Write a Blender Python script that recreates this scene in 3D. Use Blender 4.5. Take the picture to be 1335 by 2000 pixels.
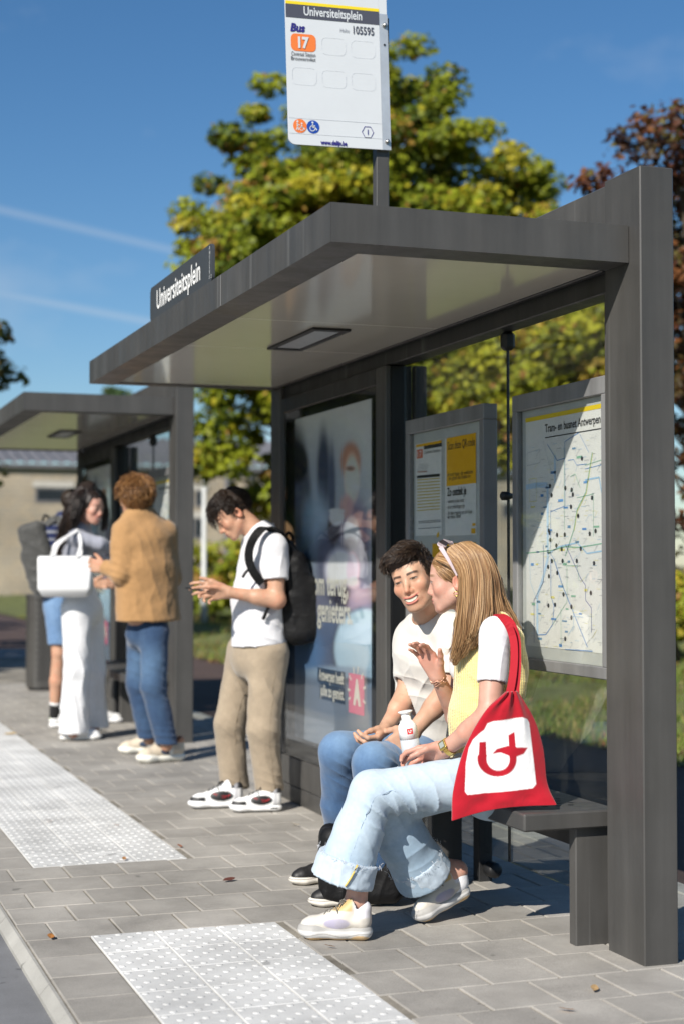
import bpy, math, random
import numpy as np
from mathutils import Matrix, Vector

# ------------------------------------------------------------------ camera, sky, sun, exposure
for o in list(bpy.data.objects): bpy.data.objects.remove(o)
scene = bpy.context.scene
COL = scene.collection
CAM_H = 1.30
YAW = math.atan(1091/3100*math.cos(math.atan(103/3100))); PITCH = math.atan(103/3100)
cam_d = bpy.data.cameras.new('camera'); cam = bpy.data.objects.new('camera', cam_d); COL.objects.link(cam)
cam.location = (0, 0, CAM_H)
cam.rotation_euler = (math.pi/2 + PITCH, 0, -YAW)
cam_d.sensor_fit = 'VERTICAL'; cam_d.sensor_height = 36.0; cam_d.lens = 3100/2000*36
cam_d.clip_end = 3000; cam_d.clip_start = .05
cam_d.dof.use_dof = True; cam_d.dof.focus_distance = 5.75; cam_d.dof.aperture_fstop = 2.1
scene.camera = cam

SUN = Vector((1.108, .916, -1.032)).normalized()          # the way the light travels
SUN_EL = math.asin(-SUN.z)
SUN_AZ = math.atan2(-SUN.x, -SUN.y)                        # compass angle of the sun, clockwise from +Y
world = bpy.data.worlds.new('World'); scene.world = world; world.use_nodes = True
wn, wl = world.node_tree.nodes, world.node_tree.links
wn.clear()
w_out = wn.new('ShaderNodeOutputWorld'); w_bg = wn.new('ShaderNodeBackground')
sky = wn.new('ShaderNodeTexSky'); sky.sky_type = 'NISHITA'; sky.sun_disc = False
sky.sun_elevation = SUN_EL; sky.sun_rotation = SUN_AZ
sky.air_density = 1.0; sky.dust_density = .25; sky.ozone_density = 4.0; sky.altitude = 0
w_bg.inputs['Strength'].default_value = .074
# thin high cloud wisps and two old contrails, as directions on the sky
w_tc = wn.new('ShaderNodeTexCoord')
w_n = wn.new('ShaderNodeTexNoise'); w_n.inputs['Scale'].default_value = 5.5; w_n.inputs['Detail'].default_value = 7; w_n.inputs['Roughness'].default_value = .55
w_map = wn.new('ShaderNodeMapping'); w_map.inputs['Scale'].default_value = (1, 1, 2.2); w_map.inputs['Location'].default_value = (.31, .12, .4)
wl.new(w_tc.outputs['Generated'], w_map.inputs['Vector']); wl.new(w_map.outputs['Vector'], w_n.inputs['Vector'])
w_r = wn.new('ShaderNodeMapRange'); w_r.inputs['From Min'].default_value = .54; w_r.inputs['From Max'].default_value = .80; w_r.inputs['To Max'].default_value = .30
wl.new(w_n.outputs['Fac'], w_r.inputs['Value'])
fac = w_r.outputs['Result']
def sky_dir(px, py):
    f = Vector((math.sin(YAW)*math.cos(PITCH), math.cos(YAW)*math.cos(PITCH), math.sin(PITCH))); r = Vector((math.cos(YAW), -math.sin(YAW), 0))
    return (f*3100 + r*(px-667.5) + r.cross(f)*(1000-py)).normalized()
for a, b, wd, st in (((-60, 395), (330, 487), .0042, .20), ((-60, 562), (290, 628), .0042, .24)):
    n = sky_dir(*a).cross(sky_dir(*b)).normalized(); c = sky_dir(*a)
    vd = wn.new('ShaderNodeVectorMath'); vd.operation = 'DOT_PRODUCT'; vd.inputs[1].default_value = n
    wl.new(w_tc.outputs['Generated'], vd.inputs[0])
    ab = wn.new('ShaderNodeMath'); ab.operation = 'ABSOLUTE'; wl.new(vd.outputs['Value'], ab.inputs[0])
    mr = wn.new('ShaderNodeMapRange'); mr.interpolation_type = 'SMOOTHSTEP'; mr.inputs['From Min'].default_value = 0; mr.inputs['From Max'].default_value = wd
    mr.inputs['To Min'].default_value = st; mr.inputs['To Max'].default_value = 0
    wl.new(ab.outputs[0], mr.inputs['Value'])
    vc = wn.new('ShaderNodeVectorMath'); vc.operation = 'DOT_PRODUCT'; vc.inputs[1].default_value = c; wl.new(w_tc.outputs['Generated'], vc.inputs[0])
    ml = wn.new('ShaderNodeMapRange'); ml.inputs['From Min'].default_value = .80; ml.inputs['From Max'].default_value = 1.0; wl.new(vc.outputs['Value'], ml.inputs['Value'])
    mm = wn.new('ShaderNodeMath'); mm.operation = 'MULTIPLY'; wl.new(mr.outputs['Result'], mm.inputs[0]); wl.new(ml.outputs['Result'], mm.inputs[1])
    ad = wn.new('ShaderNodeMath'); ad.operation = 'MAXIMUM'; wl.new(fac, ad.inputs[0]); wl.new(mm.outputs[0], ad.inputs[1]); fac = ad.outputs[0]
w_mix = wn.new('ShaderNodeMix'); w_mix.data_type = 'RGBA'
wl.new(fac, w_mix.inputs['Factor']); w_hs = wn.new('ShaderNodeHueSaturation'); w_hs.inputs['Saturation'].default_value = 1.2; w_hs.inputs['Hue'].default_value = .500; wl.new(sky.outputs['Color'], w_hs.inputs['Color']); wl.new(w_hs.outputs['Color'], w_mix.inputs['A']); w_mix.inputs['B'].default_value = (6.5, 7.0, 7.6, 1)
wl.new(w_mix.outputs['Result'], w_bg.inputs['Color']); wl.new(w_bg.outputs['Background'], w_out.inputs['Surface'])

sun_d = bpy.data.lights.new('sun', 'SUN'); sun = bpy.data.objects.new('sun', sun_d); COL.objects.link(sun)
sun_d.energy = 5.0; sun_d.angle = math.radians(.53); sun_d.color = (1, .945, .86)
sun.rotation_euler = SUN.to_track_quat('-Z', 'Y').to_euler()
scene.view_settings.view_transform = 'Standard'; scene.view_settings.look = 'None'
scene.view_settings.exposure = .42; scene.view_settings.gamma = 1; scene.view_settings.use_curve_mapping = False
scene.render.engine = 'CYCLES'
scene.cycles.max_bounces = 8; scene.cycles.transparent_max_bounces = 16

random.seed(7); RNG = np.random.default_rng(7)

# ------------------------------------------------------------------ places: a point at picture position (px,py) and d metres ahead
_F = np.array([math.sin(YAW)*math.cos(PITCH), math.cos(YAW)*math.cos(PITCH), math.sin(PITCH)])
_R = np.array([math.cos(YAW), -math.sin(YAW), 0.]); _U = np.cross(_R, _F); _C = np.array([0, 0, CAM_H])
def at(px, py, d): return _C + (_F + _R*((px-667.5)/3100) + _U*((1000-py)/3100))*d
def ground_at(px, py, z=0.):
    r = _F + _R*((px-667.5)/3100) + _U*((1000-py)/3100); return _C + r*((z-CAM_H)/r[2])
def V(*a): return np.array(a, float)
def nrm(v): v = np.asarray(v, float); return v/np.linalg.norm(v)

# ------------------------------------------------------------------ materials
def sh(r, g, b):                                            # display value 0..255 -> linear
    return tuple(((c/255)/12.92 if c/255 <= .04045 else ((c/255+.055)/1.055)**2.4) for c in (r, g, b))
MATS = {}
def mat(name, col=(.5, .5, .5), rough=.5, metal=0., spec=.5, var=0., vscale=6., bump=0., bscale=60., attr=False, rand=0.,
        stretch=None, sheen=0., sss=0., coat=0., transl=0., trans=0., ior=1.45, bdist=.002, bdetail=4, rvar=0.):
    m = bpy.data.materials.new(name); m.use_nodes = True; MATS[name] = m
    nt = m.node_tree; N, L = nt.nodes, nt.links; p = N['Principled BSDF']; out = N['Material Output']
    p.inputs['Roughness'].default_value = rough; p.inputs['Metallic'].default_value = metal
    p.inputs['Specular IOR Level'].default_value = spec; p.inputs['IOR'].default_value = ior
    if sheen: p.inputs['Sheen Weight'].default_value = sheen; p.inputs['Sheen Roughness'].default_value = .5
    if coat: p.inputs['Coat Weight'].default_value = coat; p.inputs['Coat Roughness'].default_value = .08
    if trans: p.inputs['Transmission Weight'].default_value = trans
    if sss:
        p.inputs['Subsurface Weight'].default_value = sss; p.inputs['Subsurface Radius'].default_value = (1, .35, .2); p.inputs['Subsurface Scale'].default_value = .006
    tc = N.new('ShaderNodeTexCoord'); vec = tc.outputs['Object']
    if stretch:
        mp = N.new('ShaderNodeMapping'); mp.inputs['Scale'].default_value = stretch; L.new(vec, mp.inputs['Vector']); vec = mp.outputs['Vector']
    if attr:
        a = N.new('ShaderNodeVertexColor'); a.layer_name = 'Col'; c = a.outputs['Color']
    else:
        a = N.new('ShaderNodeRGB'); a.outputs[0].default_value = (*col, 1); c = a.outputs[0]
    def mul(c, fac):
        v = N.new('ShaderNodeVectorMath'); v.operation = 'SCALE'; L.new(c, v.inputs[0]); L.new(fac, v.inputs['Scale']); return v.outputs['Vector']
    if var:
        n = N.new('ShaderNodeTexNoise'); n.inputs['Scale'].default_value = vscale; n.inputs['Detail'].default_value = 6; n.inputs['Roughness'].default_value = .62; L.new(vec, n.inputs['Vector'])
        r = N.new('ShaderNodeMapRange'); r.inputs['From Min'].default_value = .25; r.inputs['From Max'].default_value = .75
        r.inputs['To Min'].default_value = 1-var; r.inputs['To Max'].default_value = 1+var; L.new(n.outputs['Fac'], r.inputs['Value']); c = mul(c, r.outputs['Result'])
        if rvar:
            rr = N.new('ShaderNodeMapRange'); rr.inputs['From Min'].default_value = .3; rr.inputs['From Max'].default_value = .7
            rr.inputs['To Min'].default_value = rough-rvar; rr.inputs['To Max'].default_value = rough+rvar; L.new(n.outputs['Fac'], rr.inputs['Value']); L.new(rr.outputs['Result'], p.inputs['Roughness'])
    if rand:
        oi = N.new('ShaderNodeObjectInfo'); r = N.new('ShaderNodeMapRange'); r.inputs['To Min'].default_value = 1-rand; r.inputs['To Max'].default_value = 1+rand
        L.new(oi.outputs['Random'], r.inputs['Value']); c = mul(c, r.outputs['Result'])
    L.new(c, p.inputs['Base Color'])
    if bump:
        n = N.new('ShaderNodeTexNoise'); n.inputs['Scale'].default_value = bscale; n.inputs['Detail'].default_value = bdetail; L.new(vec, n.inputs['Vector'])
        b = N.new('ShaderNodeBump'); b.inputs['Strength'].default_value = bump; b.inputs['Distance'].default_value = bdist; L.new(n.outputs['Fac'], b.inputs['Height']); L.new(b.outputs['Normal'], p.inputs['Normal'])
    if transl:
        t = N.new('ShaderNodeBsdfTranslucent'); L.new(c, t.inputs['Color']); mx = N.new('ShaderNodeMixShader'); mx.inputs['Fac'].default_value = transl
        L.new(p.outputs['BSDF'], mx.inputs[1]); L.new(t.outputs['BSDF'], mx.inputs[2]); L.new(mx.outputs['Shader'], out.inputs['Surface'])
    return m
def glass_mat(name, tint=(1, 1, 1), base=.04, dirt=.03, top=.75):
    m = bpy.data.materials.new(name); m.use_nodes = True; MATS[name] = m
    N, L = m.node_tree.nodes, m.node_tree.links; N.remove(N['Principled BSDF']); out = N['Material Output']
    t = N.new('ShaderNodeBsdfTransparent'); t.inputs['Color'].default_value = (*tint, 1)
    g = N.new('ShaderNodeBsdfGlossy'); g.inputs['Roughness'].default_value = .0
    fr = N.new('ShaderNodeLayerWeight'); fr.inputs['Blend'].default_value = .22
    r = N.new('ShaderNodeMapRange'); r.inputs['To Min'].default_value = base; r.inputs['To Max'].default_value = top
    L.new(fr.outputs['Fresnel'], r.inputs['Value'])
    mx = N.new('ShaderNodeMixShader'); L.new(r.outputs['Result'], mx.inputs['Fac']); L.new(t.outputs['BSDF'], mx.inputs[1]); L.new(g.outputs['BSDF'], mx.inputs[2])
    df = N.new('ShaderNodeBsdfDiffuse'); df.inputs['Color'].default_value = (.55, .55, .5, 1)
    n = N.new('ShaderNodeTexNoise'); n.inputs['Scale'].default_value = 3.; n.inputs['Detail'].default_value = 8
    tc = N.new('ShaderNodeTexCoord'); L.new(tc.outputs['Object'], n.inputs['Vector'])
    rr = N.new('ShaderNodeMapRange'); rr.inputs['From Min'].default_value = .4; rr.inputs['From Max'].default_value = .8; rr.inputs['To Min'].default_value = dirt*.3; rr.inputs['To Max'].default_value = dirt*2.2
    L.new(n.outputs['Fac'], rr.inputs['Value'])
    m2 = N.new('ShaderNodeMixShader'); L.new(rr.outputs['Result'], m2.inputs['Fac']); L.new(mx.outputs['Shader'], m2.inputs[1]); L.new(df.outputs['BSDF'], m2.inputs[2]); L.new(m2.outputs['Shader'], out.inputs['Surface'])
    return m

# ------------------------------------------------------------------ mesh building
def raw_mesh(name, v, f, col=None, smooth=False):
    """v (n,3); f (m,k) array of equal-size faces, or a list of such arrays"""
    v = np.asarray(v, np.float32); fl = f if isinstance(f, list) else [f]; fl = [np.asarray(a, np.int32) for a in fl if len(a)]
    me = bpy.data.meshes.new(name); me.vertices.add(len(v)); me.vertices.foreach_set('co', v.ravel())
    nl = sum(a.size for a in fl); npoly = sum(len(a) for a in fl)
    me.loops.add(nl); me.loops.foreach_set('vertex_index', np.concatenate([a.ravel() for a in fl]))
    me.polygons.add(npoly); st = np.cumsum(np.concatenate([[0]]+[np.full(len(a), a.shape[1]) for a in fl]))[:-1].astype(np.int32)
    me.polygons.foreach_set('loop_start', st)
    me.update(calc_edges=True); me.validate()
    if col is not None:
        ca = me.color_attributes.new('Col', 'FLOAT_COLOR', 'POINT'); c = np.ones((len(v), 4), np.float32); c[:, :3] = col; ca.data.foreach_set('color', c.ravel())
    me.polygons.foreach_set('use_smooth', np.full(npoly, bool(smooth)))
    return me
def link(name, me, material=None, parent=None, loc=None):
    o = bpy.data.objects.new(name, me); COL.objects.link(o)
    if material is not None and me is not None:
        if not me.materials: me.materials.append(material if not isinstance(material, str) else MATS[material])
    if loc is not None: o.location = Vector(loc)
    if parent is not None:
        o.parent = parent; o.matrix_parent_inverse = Matrix.Translation(-Vector(parent.location)) if parent.rotation_euler == Matrix().to_euler() else Matrix()
    return o
def tag(o, label=None, cat=None, group=None, kind=None):
    if label: o['label'] = label
    if cat: o['category'] = cat
    if group: o['group'] = group
    if kind: o['kind'] = kind
    return o
def thing(name, loc, label, cat, group=None):
    o = bpy.data.objects.new(name, None); COL.objects.link(o); o.location = Vector(loc); o.empty_display_size = .1
    return tag(o, label, cat, group)
class MB:                                                    # collects polygons for one mesh
    def __init__(s): s.v = []; s.f = {}
    def add(s, verts, faces):
        b = len(s.v); s.v += [tuple(float(c) for c in q) for q in verts]
        for q in faces: s.f.setdefault(len(q), []).append([i+b for i in q])
    def box(s, lo, hi, ch=0.):
        lo = np.array(lo, float); hi = np.array(hi, float)
        if ch <= 0:
            v = [(x, y, z) for z in (lo[2], hi[2]) for y in (lo[1], hi[1]) for x in (lo[0], hi[0])]
            s.add(v, [(0, 2, 3, 1), (4, 5, 7, 6), (0, 1, 5, 4), (2, 6, 7, 3), (0, 4, 6, 2), (1, 3, 7, 5)]); return s
        ch = min(ch, *(0.45*(hi-lo))); v = []; idx = {}
        for sx in (0, 1):
            for sy in (0, 1):
                for sz in (0, 1):
                    c = np.array([(lo, hi)[sx][0], (lo, hi)[sy][1], (lo, hi)[sz][2]]); d = np.array([1-2*sx, 1-2*sy, 1-2*sz])*ch
                    for ax in range(3):
                        q = c + d; q[ax] = c[ax]; idx[sx, sy, sz, ax] = len(v); v.append(q)
        F = []
        for ax in range(3):
            for sd in (0, 1):
                o1, o2 = [(1, 2), (2, 0), (0, 1)][ax]; loop = []
                for a, b in ((0, 0), (1, 0), (1, 1), (0, 1)):
                    k = [0, 0, 0]; k[ax] = sd; k[o1] = a; k[o2] = b; loop.append(idx[(*k, ax)])
                F.append(loop if sd else loop[::-1])
        for ax in range(3):                                   # edges along ax
            o1, o2 = [(1, 2), (2, 0), (0, 1)][ax]
            for a in (0, 1):
                for b in (0, 1):
                    k0 = [0, 0, 0]; k0[o1] = a; k0[o2] = b; k1 = list(k0); k1[ax] = 1
                    q = [idx[(*k0, o1)], idx[(*k1, o1)], idx[(*k1, o2)], idx[(*k0, o2)]]
                    F.append(q if (a ^ b) else q[::-1])
        for sx in (0, 1):
            for sy in (0, 1):
                for sz in (0, 1):
                    q = [idx[sx, sy, sz, 0], idx[sx, sy, sz, 1], idx[sx, sy, sz, 2]]; F.append(q if (sx+sy+sz) % 2 else q[::-1])
        s.add(v, F); return s
    def prism(s, poly, axis, lo, hi):                         # polygon (list of 2d) extruded along axis (0,1,2)
        n = len(poly); v = []
        for h in (lo, hi):
            for a, b in poly:
                q = [0, 0, 0]; o1, o2 = [(1, 2), (2, 0), (0, 1)][axis]; q[axis] = h; q[o1] = a; q[o2] = b; v.append(q)
        ar = sum(poly[i][0]*poly[(i+1) % n][1]-poly[(i+1) % n][0]*poly[i][1] for i in range(n)); F = [tuple(range(n))[::-1], tuple(range(n, 2*n))]
        F += [(i, (i+1) % n, n+(i+1) % n, n+i) for i in range(n)]
        if ar < 0: F = [q[::-1] for q in F]
        s.add(v, F); return s
    def cyl(s, a, b, ra, rb=None, n=16, caps=True):
        a = np.array(a, float); b = np.array(b, float); rb = ra if rb is None else rb; z = nrm(b-a); x = nrm(np.cross(z, [0, 0, 1] if abs(z[2]) < .9 else [1, 0, 0])); y = np.cross(z, x)
        an = np.linspace(0, 2*math.pi, n, endpoint=False); ring = [math.cos(t)*x+math.sin(t)*y for t in an]
        v = [a+ra*r for r in ring]+[b+rb*r for r in ring]; F = [(i, (i+1) % n, n+(i+1) % n, n+i) for i in range(n)]
        if caps: F += [tuple(range(n))[::-1], tuple(range(n, 2*n))]
        s.add(v, F); return s
    def lathe(s, base, axis, prof, n=24):                     # prof: list of (radius, height)
        base = np.array(base, float); z = nrm(axis); x = nrm(np.cross(z, [0, 0, 1] if abs(z[2]) < .9 else [1, 0, 0])); y = np.cross(z, x); v = []
        for r, h in prof:
            for i in range(n):
                t = 2*math.pi*i/n; v.append(base+z*h+(math.cos(t)*x+math.sin(t)*y)*r)
        F = [(k*n+i, k*n+(i+1) % n, (k+1)*n+(i+1) % n, (k+1)*n+i) for k in range(len(prof)-1) for i in range(n)]
        F += [tuple(range(n))[::-1], tuple(range((len(prof)-1)*n, len(prof)*n))]
        s.add(v, F); return s
    def quad(s, a, b, c, d): s.add([a, b, c, d], [(0, 1, 2, 3)]); return s
    def mesh(s, name, smooth=False): return raw_mesh(name, np.array(s.v), [np.array(q) for q in s.f.values()], smooth=smooth)
    def build(s, name, material, parent=None, smooth=False):
        return link(name, s.mesh(name, smooth), material, parent)
def smooth_by_angle(o, deg=35):
    me = o.data; me.polygons.foreach_set('use_smooth', np.ones(len(me.polygons), bool)); me.set_sharp_from_angle(angle=math.radians(deg)); return o
def tube_mesh(paths, rads, sides=4, cols=None, name='strands', closed=False):
    """paths (N,K,3), rads (N,K) or scalar; cols (N,3) or (N,K,3)"""
    P = np.asarray(paths, float); N_, K = P.shape[:2]; R_ = np.broadcast_to(np.asarray(rads, float), (N_, K)) if np.ndim(rads) != 1 else np.broadcast_to(np.asarray(rads)[None, :], (N_, K))
    T = np.gradient(P, axis=1); T /= np.linalg.norm(T, axis=2, keepdims=True)+1e-9
    ref = np.where(np.abs(T[..., 2:3]) < .9, np.array([0, 0, 1.]), np.array([1., 0, 0])); A = np.cross(T, ref); A /= np.linalg.norm(A, axis=2, keepdims=True)+1e-9; B = np.cross(T, A)
    an = np.arange(sides)*2*math.pi/sides
    v = P[:, :, None, :]+R_[:, :, None, None]*(np.cos(an)[None, None, :, None]*A[:, :, None, :]+np.sin(an)[None, None, :, None]*B[:, :, None, :])
    idx = np.arange(N_*K*sides).reshape(N_, K, sides); n1 = np.roll(idx, -1, axis=2)
    q = np.stack([idx[:, :-1], n1[:, :-1], n1[:, 1:], idx[:, 1:]], -1).reshape(-1, 4)
    fl = [q]
    if sides > 2: fl.append(np.concatenate([idx[:, 0, ::-1], idx[:, -1]]))
    c = None
    if cols is not None:
        cc = np.asarray(cols, float); cc = cc[:, None, :] if cc.ndim == 2 else cc; c = np.broadcast_to(cc[:, :, None, :], (N_, K, sides, 3)).reshape(-1, 3)
    return raw_mesh(name, v.reshape(-1, 3), fl, c, smooth=True)
def resample(pts, k):
    """smooth polyline through pts with k points (Catmull-Rom)"""
    p = np.asarray(pts, float); n = len(p); q = np.vstack([2*p[0]-p[1], p, 2*p[-1]-p[-2]]); t = np.linspace(0, n-1-1e-6, k); i = t.astype(int); u = (t-i)[:, None]
    a, b, c, d = q[i], q[i+1], q[i+2], q[i+3]
    return .5*((2*b)+(-a+c)*u+(2*a-5*b+4*c-d)*u**2+(-a+3*b-3*c+d)*u**3)
def one_tube(pts, r, sides=8, k=None, name='tube'):
    p = resample(pts, k or max(8, 4*len(pts))); return tube_mesh(p[None], r, sides, name=name)
def text_mesh(s, size, width=None, align='LEFT', bold=0.):
    c = bpy.data.curves.new('t', 'FONT'); c.body = s; c.size = size; c.align_x = align; c.fill_mode = 'FRONT'; c.offset = bold; c.resolution_u = 3
    o = bpy.data.objects.new('t', c); me = bpy.data.meshes.new_from_object(o); bpy.data.objects.remove(o); bpy.data.curves.remove(c)
    n = len(me.vertices); v = np.empty(n*3, np.float32); me.vertices.foreach_get('co', v); v = v.reshape(-1, 3)
    if width and n:
        w = v[:, 0].max()-v[:, 0].min(); k = width/w; m = (v[:, 0].max()+v[:, 0].min())/2 if align == 'CENTER' else (v[:, 0].min() if align == 'LEFT' else v[:, 0].max())
        v[:, 0] = (v[:, 0]-m)*k
        me.vertices.foreach_set('co', v.ravel())
    return me
def put_text(s, size, origin, xdir, ydir, material, parent, width=None, align='LEFT', bold=0., name='lettering', xf=None):
    me = text_mesh(s, size, width, align, bold); me.name = name
    x = np.array(xdir, float); y = np.array(ydir, float); n = len(me.vertices); v = np.empty(n*3, np.float32); me.vertices.foreach_get('co', v); v = v.reshape(-1, 3)
    w = np.array(origin)[None]+v[:, :1]*x[None]+v[:, 1:2]*y[None]; me.vertices.foreach_set('co', w.astype(np.float32).ravel()); me.update()
    return link(name, me, material, parent)

# ------------------------------------------------------------------ noise and signed-distance modelling
def vnoise(p, seed=0):
    p = np.asarray(p, np.float64); i = np.floor(p).astype(np.int64); f = p-i; f = f*f*(3-2*f); r = 0
    for dx in (0, 1):
        for dy in (0, 1):
            for dz in (0, 1):
                h = (i[..., 0]+dx)*374761393+(i[..., 1]+dy)*668265263+(i[..., 2]+dz)*2147483647+seed*144269
                h = (h ^ (h >> 13))*1274126177; h = (h ^ (h >> 16)) & 0xffff
                r = r+(h/65535.)*(f[..., 0] if dx else 1-f[..., 0])*(f[..., 1] if dy else 1-f[..., 1])*(f[..., 2] if dz else 1-f[..., 2])
    return r*2-1
def fbm(p, o=3, seed=0):
    p = np.asarray(p, float); return sum(vnoise(p*2**k+17*k, seed+k)*.5**k for k in range(o))
class SDF:
    def __init__(s): s.ops = []; s.f = None
    def frame(s, o=None, R=None, sc=1.): s.f = None if o is None else (np.array(o, np.float32), np.array(R, np.float32), float(sc)); return s
    def _add(s, mode, fn, lo, hi, k):
        lo = np.array(lo, float); hi = np.array(hi, float)
        if s.f is not None:
            o, R, sc = s.f; g = fn; fn = lambda P: g(((P-o)@R)/sc)*sc
            cs = np.array([[(lo, hi)[a][0], (lo, hi)[b][1], (lo, hi)[c][2]] for a in (0, 1) for b in (0, 1) for c in (0, 1)])*sc
            w = cs@R.T+o; lo, hi = w.min(0), w.max(0); k = k*sc
        s.ops.append((mode, fn, lo, hi, k)); return s
    def rc(s, a, b, ra, rb=None, k=.01, mode='u', clip=None, flat=None):
        a = np.array(a, np.float32); b = np.array(b, np.float32); rb = ra if rb is None else rb; ba = b-a; L2 = max(float(ba@ba), 1e-9); m = max(ra, rb)
        cl = None if clip is None else (np.array(clip[0], np.float32), nrm(clip[1]).astype(np.float32))
        fl = None if flat is None else (nrm(flat[0]).astype(np.float32), flat[1])
        def fn(P):
            q = P-a; t = np.clip((q@ba)/L2, 0, 1); w = q-t[..., None]*ba
            if fl is not None: w = w+(w@fl[0])[..., None]*fl[0]*(fl[1]-1)
            d = np.sqrt((w*w).sum(-1))-(ra+(rb-ra)*t)
            if fl is not None and fl[1] > 1: d = d/(1+.5*(fl[1]-1))
            if cl is not None: d = np.maximum(d, (P-cl[0])@cl[1])
            return d
        e = m*(1 if flat is None else max(1, 1/flat[1])); return s._add(mode, fn, np.minimum(a, b)-e, np.maximum(a, b)+e, k)
    def chain(s, pts, rads, k=.01, mode='u', clip=None):
        for i in range(len(pts)-1): s.rc(pts[i], pts[i+1], rads[i], rads[i+1], k, mode, clip)
        return s
    def el(s, c, r, R=None, k=.01, mode='u', bend=0., clip=None):
        c = np.array(c, np.float32); r = np.array(r if np.ndim(r) else (r, r, r), np.float32); R_ = None if R is None else np.array(R, np.float32)
        cl = None if clip is None else (np.array(clip[0], np.float32), nrm(clip[1]).astype(np.float32))
        def fn(P):
            q = P-c
            if R_ is not None: q = q@R_
            if bend: q = q.copy(); q[..., 2] = q[..., 2]-bend*q[..., 0]**2
            k0 = np.sqrt(((q/r)**2).sum(-1)); k1 = np.sqrt(((q/(r*r))**2).sum(-1))+1e-9; d = k0*(k0-1)/k1
            if cl is not None: d = np.maximum(d, (P-cl[0])@cl[1])
            return d
        e = r.max()+abs(bend)*r[0]**2 if R is not None or bend else r
        return s._add(mode, fn, c-e, c+e, k)
    def tube(s, a, b, u, ra, rb, k=.02, mode='u', clip=None, p=2.):
        """elliptic tube a->b; u lateral axis; ra,rb = (lateral, depth) radii at the ends"""
        a = np.array(a, np.float32); b = np.array(b, np.float32); ax = b-a; Ln = np.linalg.norm(ax); ax = ax/Ln; u = np.array(u, np.float32); u = u-(u@ax)*ax; u /= np.linalg.norm(u); w = np.cross(ax, u)
        cl = None if clip is None else (np.array(clip[0], np.float32), nrm(clip[1]).astype(np.float32)); m = max(*ra, *rb)
        def fn(P):
            q = P-a; h = q@ax; t = np.clip(h/Ln, 0, 1); rx = ra[0]+(rb[0]-ra[0])*t; ry = ra[1]+(rb[1]-ra[1])*t
            x = q@u; y = q@w; z = h-t*Ln; mn = np.minimum(rx, ry)
            if p == 2.: e = np.sqrt((x/rx)**2+(y/ry)**2+(z/mn)**2)
            else: e = (np.abs(x/rx)**p+np.abs(y/ry)**p+np.abs(z/mn)**p)**(1/p)
            d = (e-1)*mn
            if cl is not None: d = np.maximum(d, (P-cl[0])@cl[1])
            return d
        return s._add(mode, fn, np.minimum(a, b)-m, np.maximum(a, b)+m, k)
    def box(s, c, half, R=None, r=.01, k=.005, mode='u'):
        c = np.array(c, np.float32); hf = np.array(half, np.float32)-r; R_ = None if R is None else np.array(R, np.float32)
        def fn(P):
            q = P-c
            if R_ is not None: q = q@R_
            q = np.abs(q)-hf; return np.sqrt((np.maximum(q, 0)**2).sum(-1))+np.minimum(q.max(-1), 0)-r
        e = np.linalg.norm(half) if R is not None else np.array(half)
        return s._add(mode, fn, c-e, c+e, k)
    def plane(s, pt, n, k=.001):                              # keep the side n points away from
        pt = np.array(pt, np.float32); n = nrm(n).astype(np.float32); s.ops.append(('i', lambda P: (P-pt)@n, None, None, k)); return s
    def _eval(s, P, blo, bhi, h):
        f = np.full(P.shape[:-1], .5, np.float32)
        for mode, fn, lo, hi, k in s.ops:
            if lo is None: f = np.maximum(f, fn(P).astype(np.float32)); continue
            if blo is None: sel = slice(None)
            else:
                mg = k+3*h; sel = np.where(((bhi > lo-mg) & (blo < hi+mg)).all(1))[0]
                if not len(sel): continue
            d = fn(P[sel]).astype(np.float32); g = f[sel]
            if mode == 'u':
                e = np.maximum(k-np.abs(g-d), 0)/k; f[sel] = np.minimum(g, d)-e*e*k*.25
            elif mode == 's':
                d = -d; e = np.maximum(k-np.abs(g-d), 0)/k; f[sel] = np.maximum(g, d)+e*e*k*.25
        return f
    def mesh(s, h=.004, B=12):
        los = np.array([o[2] for o in s.ops if o[0] == 'u']); his = np.array([o[3] for o in s.ops if o[0] == 'u'])
        lo = los.min(0)-3*h; hi = his.max(0)+3*h; nb = np.ceil((hi-lo)/(h*B)).astype(int)
        g = np.stack(np.meshgrid(*[np.arange(n) for n in nb], indexing='ij'), -1).reshape(-1, 3); cen = (lo+(g+.5)*h*B).astype(np.float32)
        fc = s._eval(cen, None, None, h); keep = np.abs(fc) < B*h*.87*1.55+.01; g = g[keep]
        off = np.stack(np.meshgrid(*[np.arange(B+1)]*3, indexing='ij'), -1)
        nx = nb*B+2; verts, keys, quads = [], [], []
        stride = np.array([nx[1]*nx[2], nx[2], 1], np.int64)
        for c0 in range(0, len(g), 400):
            gb = g[c0:c0+400]; base = gb*B; blo = lo+base*h; bhi = blo+B*h
            P = (blo[:, None, None, None, :]+off[None]*h).astype(np.float32); F = s._eval(P, blo, bhi, h); S = F < 0
            cs = [(dx, dy, dz) for dx in (0, 1) for dy in (0, 1) for dz in (0, 1)]
            cnt = sum(S[:, dx:B+dx, dy:B+dy, dz:B+dz].astype(np.int8) for dx, dy, dz in cs); act = np.argwhere((cnt > 0) & (cnt < 8))
            if not len(act): continue
            b, ijk = act[:, 0], act[:, 1:]; cv = np.stack([F[b, ijk[:, 0]+dx, ijk[:, 1]+dy, ijk[:, 2]+dz] for dx, dy, dz in cs], 1)
            acc = np.zeros((len(act), 3)); num = np.zeros(len(act))
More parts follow.
